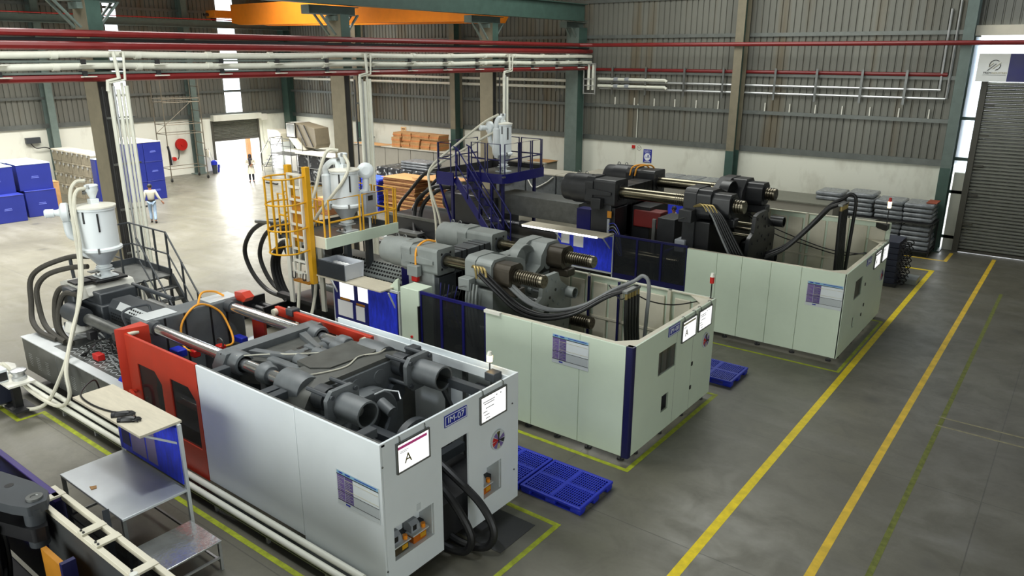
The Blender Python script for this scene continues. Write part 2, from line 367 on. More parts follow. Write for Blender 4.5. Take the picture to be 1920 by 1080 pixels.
def text(name, body, loc, ux, uy, size, m, parent, align='CENTER', ext=.002, width=None):
    """flat lettering: ux is the reading direction, uy the up direction"""
    c = bpy.data.curves.new(name, 'FONT'); c.body = body; c.size = size; c.align_x = align; c.align_y = 'CENTER'; c.extrude = ext
    t = bpy.data.objects.new(name+'_tmp', c); COL.objects.link(t)
    dg = bpy.context.evaluated_depsgraph_get(); me = bpy.data.meshes.new_from_object(t.evaluated_get(dg))
    bpy.data.objects.remove(t)
    ux, uy = Vector(ux).normalized(), Vector(uy).normalized(); un = ux.cross(uy); k = 1.
    if width:
        w_ = max(v.co.x for v in me.vertices)-min(v.co.x for v in me.vertices); k = width/w_
    M = Matrix(((ux.x*k, uy.x, un.x, 0), (ux.y*k, uy.y, un.y, 0), (ux.z*k, uy.z, un.z, 0), (0, 0, 0, 1)))
    me.transform(M); me.transform(Matrix.Translation(Vector(loc)-ORG[parent.name])); me.materials.clear(); me.materials.append(m)
    o = bpy.data.objects.new(name, me); COL.objects.link(o); o.parent = parent; ORG[o.name] = ORG[parent.name]; return o
# ------------------------------------------------------------------ the building
YB, XL = 33.3, -45.0
struct('floor', MB().box(-75, 12, -8, 60, -.2, 0), FLOOR)
b = MB(); b.box(-45.3, 12, -8, 35, 12.6, 12.8); struct('ceiling', b, GIRT)
# back wall: plaster dado, cladding sheets as pieces
b = MB(); b.box(XL-.2, -4.35, YB, YB+.25, 0, 3.36); WALLB = struct('wall_back', b, PLASTER)
def clad_mesh(axis, nrib=4, pitch=.27, h=8.9):
    prof = []
    for k in range(nrib):
        o = k*pitch; prof += [(o, 0), (o+pitch-.075, 0), (o+pitch-.055, .05), (o+pitch-.02, .05)]
    prof.append((nrib*pitch, 0)); n = len(prof)
    mb = MB()
    if axis == 'x': P = lambda u, d, z: (u, d, z)
    else: P = lambda u, d, z: (-d, u, z)
    vs = [P(u, d, z) for z in (0, h) for u, d in prof]
    mb.add(vs, [(i, i+1, n+i+1, n+i) for i in range(n-1)]); me = mb.mesh('cladding_sheet', (0, 0, 0), [CLAD]); return me
CM = clad_mesh('x')
for i in range(38): shared('cladding_sheet', CM, (XL+.02+i*1.08, YB+.02, 3.3), WALLB)
CMU = clad_mesh('x', h=4.3)
for i in range(15): shared('cladding_sheet', CMU, (-4.15+i*1.08, YB+.02, 8.3), WALLB)
# left wall with the roller door opening and two translucent strips
b = MB(); b.sheet('x', XL-.25, XL, [-8, 27.2, 30.7, YB+.25], [0, 3.2, 3.4], [(27.2, 30.7, -1, 3.2)]); WALLL = struct('wall_left', b, PLASTER)
CL = clad_mesh('y')
y = -7.9
STRIPS = [(21.5, 22.2), (28.45, 29.65)]
clv = clad_mesh('y', 2)
while y < 33.2:
    hit = [s for s in STRIPS if y < s[1]-.05 and y+1.08 > s[0]+.05]
    if not hit: shared('cladding_sheet', CL, (XL-.02, y, 3.5), WALLL); y += 1.08
    else:
        for q in (0, .54):
            if not any(y+q < s[1]-.05 and y+q+.54 > s[0]+.05 for s in STRIPS): shared('cladding_sheet', clv, (XL-.02, y+q, 3.5), WALLL)
        y += 1.08
for k, (a, c) in enumerate(STRIPS):
    b = MB().box(XL-.1, XL-.085, a-.55, c+.55, 3.3, 12.4); struct('window_%d' % (k+1), b, PANE)
    for q in ((a-.6, a), (c, c+.6)):
        pass
b = MB()
for a, c in STRIPS:
    b.box(XL-.08, XL-.05, a-.6, a, 3.45, 12.4); b.box(XL-.08, XL-.05, c, c+.6, 3.45, 12.4)
struct('trim_1', b, CLAD)
struct('wall_right', MB().box(11.7, 12, -8, 35, 0, 12.6), PLASTER)
struct('wall_front', MB().box(-45.3, 12, -8.2, -8, 0, 12.6), PLASTER)
# ground and lane outside the open door, brick post
b = MB(); b.box(-45.9, -45.65, 30.18, 30.42, 0, 2.9); PIL = single('brick_post', b, BRICK, 'brick post standing just outside the open roller door', 'post')
# girts along the back wall and left wall
n = 0
def girt(z, x0, x1, h=.13, d=.07):
    b = MB(); b.box(x0, x1, YB-d, YB, z-h/2, z-h/2+.012); b.box(x0, x1, YB-d, YB, z+h/2-.012, z+h/2); b.box(x0, x1, YB-d-.012, YB-d, z-h/2, z+h/2); return b
k = 2
for z in (3.28, 4.86, 6.45, 8.08, 9.7):
    struct('trim_%d' % k, girt(z, XL, -4.4, .24 if z < 4 else .15), GIRT); k += 1
for z in (3.5, 4.95, 6.5, 8.1, 9.7):
    b = MB(); h = .24 if z < 4 else .14; b.box(XL, XL+.09, -8, YB, z-h/2, z-h/2+.012); b.box(XL+.08, XL+.092, -8, YB, z-h/2, z+h/2); struct('trim_%d' % k, b, GIRT); k += 1
# wall columns: I sections with a green foot
def column(name, x, y, w, d, top, label, along='x', taper=0, mats=(GREENG, GREEN), base=True, group=None):
    t = thing(name, label, 'column', (x, y, 0), group)
    b = MB(); w2 = w+taper
    def fl(s):
        if along == 'x':     # flanges face +-y
            b.obox((x, y+s*d/2, top/2), (w/2, 0, 0), (0, .012, 0), (0, 0, top/2))
        else:
            b.obox((x+s*d/2, y, top/2), (.012, 0, 0), (0, w/2, 0), (0, 0, top/2))
    fl(1); fl(-1); part('flange', b, mats[0], t)
    b = MB()
    if along == 'x': b.box(x-.012, x+.012, y-d/2, y+d/2, 0, top)
    else: b.box(x-d/2, x+d/2, y-.012, y+.012, 0, top)
    part('web', b, mats[1], t)
    if along == 'x' and w < .5:
        for sg in (1, -1): part('painted_foot', MB().obox((x, y+sg*d/2, 1.6), (w/2+.004, 0, 0), (0, .016, 0), (0, 0, 1.6)), GREEN, t)
    if base: part('base_plate', MB().box(x-w*.8, x+w*.8, y-d*.72, y+d*.72, 0, .04), mats[1], t)
    return t
for x, lab in ((-12.7, 'grey green wall column on the back wall, behind the darkest machine'), (-29.0, 'back wall column just right of the cardboard stacks'),
               (-37.0, 'back wall column behind the leftmost white dryer'), (-4.25, 'wall column beside the tall grey roller shutter')):
    column('wall_column', x, YB-.52, .36, .62, 12.5, lab, mats=(BEIGE if x < -5 else GREENG, GREEN))
column('wall_column', -44.55, 33.0, .62, .5, 12.5, 'green corner column where the back wall meets the far wall', mats=(GREEN, GREEN))
for y, lab in ((17.7, 'column on the far left wall, left of the weathered crates'), (25.9, 'column on the far left wall, beside the red hose reel'), (9.5, 'far wall column nearest the left frame edge')):
    column('wall_column', -44.62, y, .36, .62, 12.5, lab, along='y', mats=(GREENG, GREENG))
# interior columns carrying the crane runway
for y, lab in ((9.46, 'beige and black interior column behind the white hopper dryer'), (17.66, 'beige interior column left of the yellow cage ladder machine'), (25.75, 'interior column behind the blue platform dryer'), (32.2, 'green crane column standing against the back wall')):
    if y > 30: y = 32.72
    t = thing('crane_column', lab, 'column', (-21.05, y, 0)); fm = BEIGE if y < 30 else GREENG; ht = 8.5
    d0, d1 = (0, .25) if y < 30 else (-.3, .3)
    for q in (d0, d1): part('flange', MB().box(-21.4, -20.7, y+q-.01, y+q+.01, 0, ht), fm, t)
    for sx in (-21.37, -20.75): part('web', MB().box(sx, sx+.03, y+d0+.01, y+d1-.01, 0, ht), GREEN if y > 30 else DARK, t)
    part('green_head', MB().box(-20.72, -20.69, y+d0+.0, y+d1+.12, 6.75, ht), GREEN, t)
    part('base_plate', MB().box(-21.5, -20.6, y+d0-.12, y+d1+.12, 0, .04), DARK, t)
    x = -21.05
    b = MB(); b.box(x-.2, x+.2, y-1.15, y+.95, 8.48, 8.5); b.box(x-.2, x+.2, y-1.15, y+.95, 8.74, 8.76); b.box(x-.01, x+.01, y-1.15, y+.95, 8.5, 8.74); b.box(x-.2, x+.2, y-1.16, y-1.145, 8.48, 8.76)
    part('bracket_arm', b, GREENG, t)
    for sx in (-.17, .17):
        for sy in (-1, 1):
            part('bracket_brace', MB().bar((x+sx, y+.12+sy*.22, 7.85), (x+sx, y+.12+sy*.8, 8.5), .08, .05), GREENG, t)
    part('cap_plate', MB().box(x-.24, x+.24, y-.15, y+.4, 8.3, 8.46), GREENG, t)
# runway beam on the interior columns, and the far one on the left wall
def ibeam(b, x, y0, y1, z0, z1, w):
    b.box(x-w/2, x+w/2, y0, y1, z0, z0+.03); b.box(x-w/2, x+w/2, y0, y1, z1-.03, z1); b.box(x-.02, x+.02, y0, y1, z0+.03, z1-.03)
b = MB(); ibeam(b, -20.55, 2, 32.6, 8.78, 9.55, .4); single('crane_runway_beam', b, GREEN, 'dark green crane runway beam on brackets of the interior columns', 'beam')
b = MB(); ibeam(b, -44.0, -6, 33, 8.75, 9.15, .34); t = single('crane_runway_beam', b, GREENG, 'grey crane runway beam along the far left wall', 'beam')
part('power_rail', MB().cyl((-43.8, -6, 9.22), (-43.8, 33, 9.22), .03, n=6), REDP, t)
t = thing('overhead_crane', 'orange overhead crane bridge spanning above the far bay', 'crane', (-32.3, 29.5, 8.3))
b = MB(); b.prism([(-43.2, 9.05), (-42.4, 8.93), (-24.0, 8.72), (-23.8, 9.0), (-23.8, 10.1), (-43.2, 10.1)], 'y', 28.3, 28.85); part('bridge_girder', b, ORANGE, t, .01)
b = MB(); b.prism([(-43.2, 9.05), (-42.4, 8.93), (-24.0, 8.72), (-23.8, 9.0), (-23.8, 10.1), (-43.2, 10.1)], 'y', 30.3, 30.85); part('bridge_girder', b, ORANGE, t, .01)
b = MB(); b.box(-44.15, -43.2, 27.2, 32.0, 9.32, 9.75); part('end_carriage', b, ORANGE, t, .02)
for y in (27.6, 31.6): part('wheel', MB().cyl((-44.1, y, 9.31), (-43.9, y, 9.31), .14), DARK, t)
part('buffer', MB().cyl((-43.9, 27.2, 9.5), (-43.9, 26.9, 9.5), .09), DARK, t)
# ------------------------------------------------------------------ left roller door and its box
D = thing('door_1', 'half open grey roller door on the far left wall', 'door', (XL, 29, 0)); D['kind'] = 'structure'
del D['label']; del D['category']
b = MB(); z = 1.98; vs = []
prof = []
while z < 3.2:
    prof += [(z, 0), (z+.04, .045), (z+.085, 0)]; z += .09
m = len(prof); vs = [(XL+.03+d, y, zz) for y in (27.3, 30.62) for zz, d in prof]
b.add(vs, [(i, i+1, m+i+1, m+i) for i in range(m-1)]); part('door_curtain', b, SHUTTER, D)
part('bottom_rail', MB().box(XL+.0, XL+.06, 27.3, 30.62, 1.84, 1.98), SHUTTERD, D)
part('hood', MB().box(XL, XL+.42, 27.2, 30.75, 3.14, 3.5), PLASTER, D)
for y in (27.2, 30.6): part('guide_rail', MB().box(XL, XL+.1, y, y+.12, 0, 3.15), SHUTTERD, D)
b = MB(); b.box(XL+.02, XL+.34, 30.7, 31.25, 3.0, 3.42); t = single('door_motor', b, WHITEG, 'white motor box above the right jamb of the open roller door', 'motor', bev=.02)
part('chain', MB().tube([(XL+.2, 30.98, 3.0), (XL+.2, 30.98, 1.9), (XL+.24, 31.1, 1.2), (XL+.2, 31.0, 1.05)], .025, 6), WPIPE, t)
single('wall_loop', MB().tube([(XL+.05, 31.55+.16*math.cos(a), 1.65+.32*math.sin(a)) for a in [i*math.pi/6 for i in range(13)]], .02, 6, 3), RUBBER, 'black cable loop hanging on the wall right of the open door', 'cable')
# ------------------------------------------------------------------ right roller door
D2 = thing('door_2', '', '', (-1.5, 33, 0)); D2['kind'] = 'structure'; del D2['label']; del D2['category']
mb = MB(); mb.prism([(32.98, 0), (32.93, .035), (32.93, .085), (32.98, .125), (33.0, .125), (33.0, 0)], 'x', -3.45, 6.0); SLAT = mb.mesh('slat', (-1.5, 33, 0), [SHUTTER])
for i in range(49): shared('slat', SLAT, (-1.5, 33, .12+i*.127), D2)
part('bottom_rail', MB().box(-3.45, 6, 32.9, 33.0, .02, .12), SHUTTERD, D2)
part('guide_rail', MB().box(-3.62, -3.42, 32.8, 33.05, 0, 6.5), SHUTTERD, D2)
for i, z in enumerate((1.1, 2.2, 3.3, 4.4, 5.5)): part('lock_bar', MB().box(-3.45, -3.1, 32.86, 32.93, z, z+.06), SHUTTERD, D2)
# narrow gap between column and shutter: plaster foot, then bright translucent sheet
struct('trim_%d' % k, MB().box(-4.0, -3.6, 33.05, 33.25, 0, 3.0), PLASTER); k += 1
struct('window_3', MB().box(-4.1, -3.55, 33.2, 33.22, 3.0, 7.9), PANE)
b = MB()
for z in (.45, 2.2, 3.45, 4.95): b.box(-4.1, -3.55, 33.05, 33.18, z, z+.12)
struct('trim_%d' % k, b, GREEN); k += 1
struct('window_4', MB().box(-3.6, 6, 34.1, 34.12, 6.4, 8.0), PANE)
b = MB()
for q in range(3): b.box(-3.6, 6, 33.1+.3*q, 33.18+.3*q, 7.62+.03*q, 7.72+.03*q)
struct('trim_%d' % k, b, CREAM); k += 1
struct('trim_%d' % k, MB().box(-4.1, 12, 32.95, 33.25, 7.95, 8.3), CREAM); k += 1
b = MB(); b.box(6.0, 12, 33, 33.2, 0, 8); struct('wall_back_right', b, PLASTER)
# sign over the shutter
t = thing('shop_sign', 'white and navy company sign board above the tall shutter', 'sign', (0, 32.7, 6.36))
part('white_panel', MB().box(-3.82, -2.86, 32.62, 32.75, 6.36, 7.32), SIGNW, t)
part('navy_panel', MB().box(-2.86, 3.5, 32.62, 32.75, 6.36, 7.32), SIGNN, t)
text('lettering', 'PREM', (-3.48, 32.615, 6.66), (1, 0, 0), (0, 0, 1), .105, INK, t, width=.24)
text('lettering', 'INDUSTRIES', (-3.11, 32.615, 6.66), (1, 0, 0), (0, 0, 1), .10, TAN, t, width=.46)
b = MB(); b.box(-3.62, -2.9, 32.612, 32.618, 6.585, 6.595); part('underline', b, LGREY, t)
b = MB()
b.tube([(-3.28+.17*math.cos(R(a)), 32.612, 6.93+.17*math.sin(R(a))) for a in range(50, 215, 15)], .012, 6, 2)
b.tube([(-3.28+.17*math.cos(R(a)), 32.612, 6.93+.17*math.sin(R(a))) for a in range(-80, 20, 15)], .012, 6, 2)
b.bar((-3.5, 32.61, 6.74), (-3.25, 32.61, 6.98), .03, .012); part('emblem', b, INK, t)
b = MB(); b.bar((-3.47, 32.61, 6.87), (-3.33, 32.61, 7.0), .02, .012); b.bar((-3.34, 32.61, 6.8), (-3.1, 32.61, 7.02), .02, .012); part('emblem_stroke', b, TAN, t)
# ------------------------------------------------------------------ floor lines
def line(pts, wd, m, label, z=.002):
    b = MB()
    for (x0, y0), (x1, y1) in zip(pts, pts[1:]):
        if x0 == x1: b.box(x0-wd/2, x0+wd/2, min(y0, y1)-wd/2, max(y0, y1)+wd/2, 0, z)
        else: b.box(min(x0, x1)-wd/2, max(x0, x1)+wd/2, y0-wd/2, y0+wd/2, 0, z+.0006)
    single('floor_line', b, m, label, 'floor marking')
line([(-3.7, -6), (-3.7, 29.23), (-4.9, 29.23)], .15, YLINE, 'bright yellow aisle line nearest the machines, running to a corner')
line([(-2.135, -6), (-2.135, 32.3)], .13, OLINE, 'second, worn yellow aisle line right of the bright one')
line([(-1.45, -6), (-1.45, 27.5)], .09, GLINED, 'faded green line right of the yellow aisle lines')
line([(-4.9, 31.0), (-3.55, 31.0), (-3.55, 32.45)], .12, OLINE, 'short yellow corner line at the foot of the shutter column')
line([(-18.5, 4.95), (-16.52, 4.95), (-16.52, 5.42), (-7.4, 5.36)], .09, GLINE, 'green line with a jog on the floor left of the nearest white machine')
line([(-7.0, 8.72), (-5.72, 8.72), (-5.72, 5.36), (-7.6, 5.36)], .09, GLINE, 'green line round the end of the nearest white machine')
line([(-9.5, 10.87), (-5.66, 10.87), (-5.66, 14.9), (-6.5, 14.9)], .09, GLINE, 'green line round the end of the middle machine')
line([(-8.3, 17.9), (-3.86, 17.9), (-3.86, 22.4), (-4.5, 22.4)], .08, GLINE, 'green line round the end of the farthest machine')
line([(-1.5, 16.76), (.5, 16.76)], .05, WLINE, 'faint pale line across the floor at right, upper of two')
line([(-1.5, 16.31), (.5, 16.31)], .05, WLINE, 'faint pale line across the floor at right, lower of two')
# ------------------------------------------------------------------ overhead pipes
ORD = 'first second third fourth fifth sixth seventh eighth ninth tenth eleventh twelfth thirteenth fourteenth fifteenth sixteenth seventeenth eighteenth nineteenth twentieth'.split()
def run(x, y0, y1, z, r, sag=.05):
    P = [(x, y0, z)]; y = y0+1
    while y < y1: P.append((x, y, z+sag*math.exp(-(((y-9.45+4) % 8.05-4)/1.6)**2))); y += 1
    return P+[(x, y1, z)]
XP = -20.35
single('red_water_pipe', MB().tube(run(XP, -6, 32.9, 7.69, .085, 0)[:-1]+[(XP, 31.9, 7.69), (XP+.5, 32.36, 7.69), (2, 32.36, 7.69)], .085, 8, 0), RPIPE, 'uppermost red pipe, along the columns and then along the back wall', 'pipe')
single('cable_tray', MB().box(XP-.16, XP-.05, -6, 32.9, 7.5, 7.58), BLACK, 'thin black cable tray between the two upper red pipes', 'cable tray')
single('red_water_pipe', MB().tube(run(XP+.02, -6, 33.0, 7.40, .10, 0), .10, 8, 0), RPIPE, 'second red pipe from the top, just above the white pipes', 'pipe')
single('red_water_pipe', MB().tube(run(XP, -6, 33.0, 6.63, .095, 0), .095, 8, 0), RPIPE, 'lowest red pipe, just below the white pipes', 'pipe')
def white_run(z, lab):
    t = thing('white_water_pipe', lab, 'pipe', (XP, 12, z-.2))
    part('pipe', MB().tube(run(XP, -6, 33.0, z, .09), .09, 10, 0), WPIPE, t)
    b = MB()
    for i in range(18): b.cyl((XP, -4+2.05*i, z+.02), (XP, -3.85+2.05*i, z+.02), .105, n=10)
    part('coupling', b, WPIPE, t, stuff=True)
    part('channel', MB().box(XP-.02, XP+.06, -6, 33, z-.155, z-.105), mat('channel_grey', (112, 122, 116), .45, .3), t)
    y = -2.5
    while y < 32:
        p = part('bracket', MB().prism([(XP-.26, z-.2), (XP+.3, z-.2), (XP+.3, z-.22), (XP-.26, z-.27)], 'y', y, y+.3), WHITEG, t)
        part('clamp', MB().box(XP-.12, XP+.12, y+.05, y+.16, z-.2, z-.08), DARK, t)
        y += 1.9
white_run(7.16, 'upper of the two thick white pipes under the red pipes'); white_run(6.88, 'lower of the two thick white pipes under the red pipes')
single('black_cable', MB().tube([(XP-.1, 4.5, 6.72), (XP-.1, 6, 6.95), (XP-.1, 7.3, 7.06), (XP-.1, 8.6, 6.98), (XP-.1, 9.4, 6.85), (XP-.1, 10.2, 6.8)], .03, 6), RUBBER, 'sagging black cable over the white pipes at the left frame edge', 'cable')
def drop(y, zb, lab, xo=0, n=5):
    t = thing('pipe_drop', lab, 'pipe', (-20.6+xo, y, zb))
    part('top_loop', MB().pipe([(XP, y-.1, 7.2), (XP+.25, y-.1, 7.25), (XP+.25, y-.05, 6.62), (XP+.15, y-.3, 6.55), (XP+.15, y-.32, 6.3)], .05), WPIPE, t)
    part('top_loop', MB().pipe([(XP, y+.15, 7.2), (XP+.25, y+.15, 7.25), (XP+.25, y+.1, 6.58), (XP+.15, y-.3, 6.5), (XP+.15, y-.3, 6.3)], .035), WPIPE, t)
    for i in range(n):
        r = .055 if i % 2 == 0 else .035
        part('pipe', MB().cyl((XP+.1, y-.26+i*.11, zb), (XP+.1, y-.26+i*.11, 6.5-.08*(i % 3)), r, n=8), (WPIPE if i != 1 else ALU), t)
    for z in (5.6, 4.4, 3.2, 2.0):
        if z > zb: part('clamp_rail', MB().box(XP+.02, XP+.06, y-.4, y+.32, z, z+.05), STEELD, t)
    part('cable', MB().tube([(XP-.05, y-.36, zb), (XP-.05, y-.36, 6.4)], .03, 6, 0), RUBBER, t)
drop(9.8, .1, 'bundle of white pipes coming down beside the column behind the white hopper')
drop(18.22, .1, 'bundle of white pipes coming down the column left of the back wall racks')
drop(26.2, 2.2, 'white pipes coming down behind the blue platform dryer', n=3)
# pipes and brackets on the back wall
for z, lab in ((6.0, 'upper'), (5.68, 'lower')):
    t = thing('wall_water_pipe', '%s of the two silver white pipes along the corrugated back wall' % lab, 'pipe', (-20, 33.1, z-.05))
    part('pipe', MB().cyl((-44, 33.2, z), (-21.5, 33.2, z), .075, n=8), WPIPE, t)
    part('pipe', MB().cyl((-19.9, 33.2, z), (-4.85-.2*(z > 5.9)+.1, 33.2, z), .05, n=8), ALU, t)
    part('pipe', MB().pipe([(-19.9, 33.02, z+.12), (-16.3, 33.02, z+.12), (-16.2, 33.02, z+.05)], .07), WPIPE, t)
    xv = -5.0 if z > 5.9 else -4.72
    part('riser', MB().cyl((xv, 33.2, z), (xv, 33.2, 8.9+.3*(z < 5.9)), .045, n=8), ALU, t)
    for q in (-19.0, -18.4): part('valve', MB().cyl((q, 33.02, z+.12), (q+.22, 33.02, z+.12), .095, n=8), PLASTICG, t)
hg = None
for i in range(11):
    x = -42.5+i*2.0
    if x > -21.5: break
    b = MB().box(x-.03, x+.03, 33.16, 33.2, 5.45, 6.75); single('pipe_hanger', b, STEELD, 'upright steel pipe bracket on the back wall, %s from the far corner' % ORD[i], 'bracket', 'pipe brackets on the back wall left of the crane column')
for i, x in enumerate((-19.1, -17.3, -15.35, -13.5, -11.2, -9.5, -7.75, -6.15)):
    b = MB().box(x-.045, x+.045, 32.98, 33.02, 5.42, 6.72); b.box(x-.02, x+.02, 33.02, 33.2, 6.6, 6.66)
    single('pipe_hanger', b, STEELD, 'upright steel pipe bracket on the back wall, %s right of the green crane column' % ORD[i], 'bracket', 'pipe brackets on the right half of the back wall')
for i in range(20):
    x = -43.5+i*1.12
    if x < -21.5: single('wall_stud', MB().box(x-.02, x+.02, 33.2, 33.24, 4.95, 5.28), STEELD, 'short steel stud on the lower wall rail, %s from the far left corner' % ORD[i], 'stud', 'studs on the wall rail, left')
for i in range(14):
    x = -19.0+i*1.06
    single('wall_stud', MB().box(x-.02, x+.02, 33.18, 33.24, 4.93, 5.28), WHITEG, 'short white stud on the lower wall rail, %s right of the green crane column' % ORD[i], 'stud', 'studs on the wall rail, right')
single('red_water_pipe', MB().cyl((-20.2, 33.22, 6.56), (-4.8, 33.22, 6.56), .075, n=8), RPIPE, 'red pipe low on the back wall above the bracketed silver pipes', 'pipe')
# pipe cage at the crane column on the back wall
t = thing('pipe_cage', 'small white pipe riser frame beside the green crane column on the back wall', 'pipe frame', (-19.9, 32.6, 5.5))
for x in (-20.25, -20.0): part('riser', MB().cyl((x, 32.7, 5.6), (x, 32.7, 6.8), .07, n=8), WPIPE, t)
for x in (-20.45, -19.8): part('frame_post', MB().box(x-.02, x+.02, 32.55, 32.59, 5.4, 6.85), ALU, t)
for z in (5.42, 5.8, 6.1, 6.82): part('frame_rail', MB().box(-20.45, -19.8, 32.55, 32.59, z, z+.04), ALU, t)
# signs on the back wall
t = thing('safety_poster', 'blue safety poster with white round emblem on the back wall', 'poster', (-17.12, 33.28, 2.26))
part('sheet', MB().box(-17.34, -16.9, 33.27, 33.3, 2.24, 2.87), SIGNBLUE, t)
text('lettering', 'SAFETY', (-17.12, 33.266, 2.78), (1, 0, 0), (0, 0, 1), .1, LWHITE, t, width=.36)
part('emblem', MB().cyl((-17.12, 33.262, 2.51), (-17.12, 33.27, 2.51), .17, n=24), LWHITE, t)
b = MB(); b.box(-17.24, -17.0, 33.255, 33.262, 2.49, 2.51); b.box(-17.1, -17.05, 33.255, 33.262, 2.5, 2.62); part('emblem_mark', b, SIGNBLUE, t)
b = MB(); b.box(-17.27, -16.97, 33.264, 33.27, 2.69, 2.71); b.box(-17.28, -16.96, 33.264, 33.27, 2.27, 2.29); b.box(-17.24, -17.0, 33.264, 33.27, 2.31, 2.325); part('text_line', b, LWHITE, t, stuff=True)
t = thing('call_point', 'small red fire call point left of the blue poster', 'alarm', (-17.9, 33.25, 2.88))
part('case', MB().box(-17.98, -17.82, 33.24, 33.299, 2.87, 3.02), REDP, t); part('conduit', MB().cyl((-17.78, 33.28, 1.6), (-17.78, 33.28, 5), .02, n=6), WPIPE, t)
t = thing('wall_stencil', 'round painted stencil mark beside the red call point', 'marking', (-17.6, 33.29, 2.8))
part('ring', MB().tube([(-17.6+.11*math.cos(a), 33.295, 2.9+.11*math.sin(a)) for a in [i*math.pi/8 for i in range(17)]], .008, 4, 0), INK, t)
text('lettering', '9-7', (-17.6, 33.296, 2.9), (1, 0, 0), (0, 0, 1), .1, INK, t)
t = thing('notice_poster', 'tan notice poster on the back wall above the rack, left of the cardboard', 'poster', (-33.8, 33.28, 2.38))
part('sheet', MB().box(-34.02, -33.57, 33.27, 33.3, 2.38, 3.0), mat('tan_sheet', (226, 190, 140), .7, var=.03), t)
b = MB(); b.box(-33.94, -33.66, 33.262, 33.27, 2.85, 2.92); b.box(-33.83, -33.77, 33.262, 33.27, 2.45, 2.78); b.box(-33.94, -33.9, 33.262, 33.27, 2.7, 2.74); b.box(-33.7, -33.66, 33.262, 33.27, 2.6, 2.64); part('print', b, CARDD, t, stuff=True)
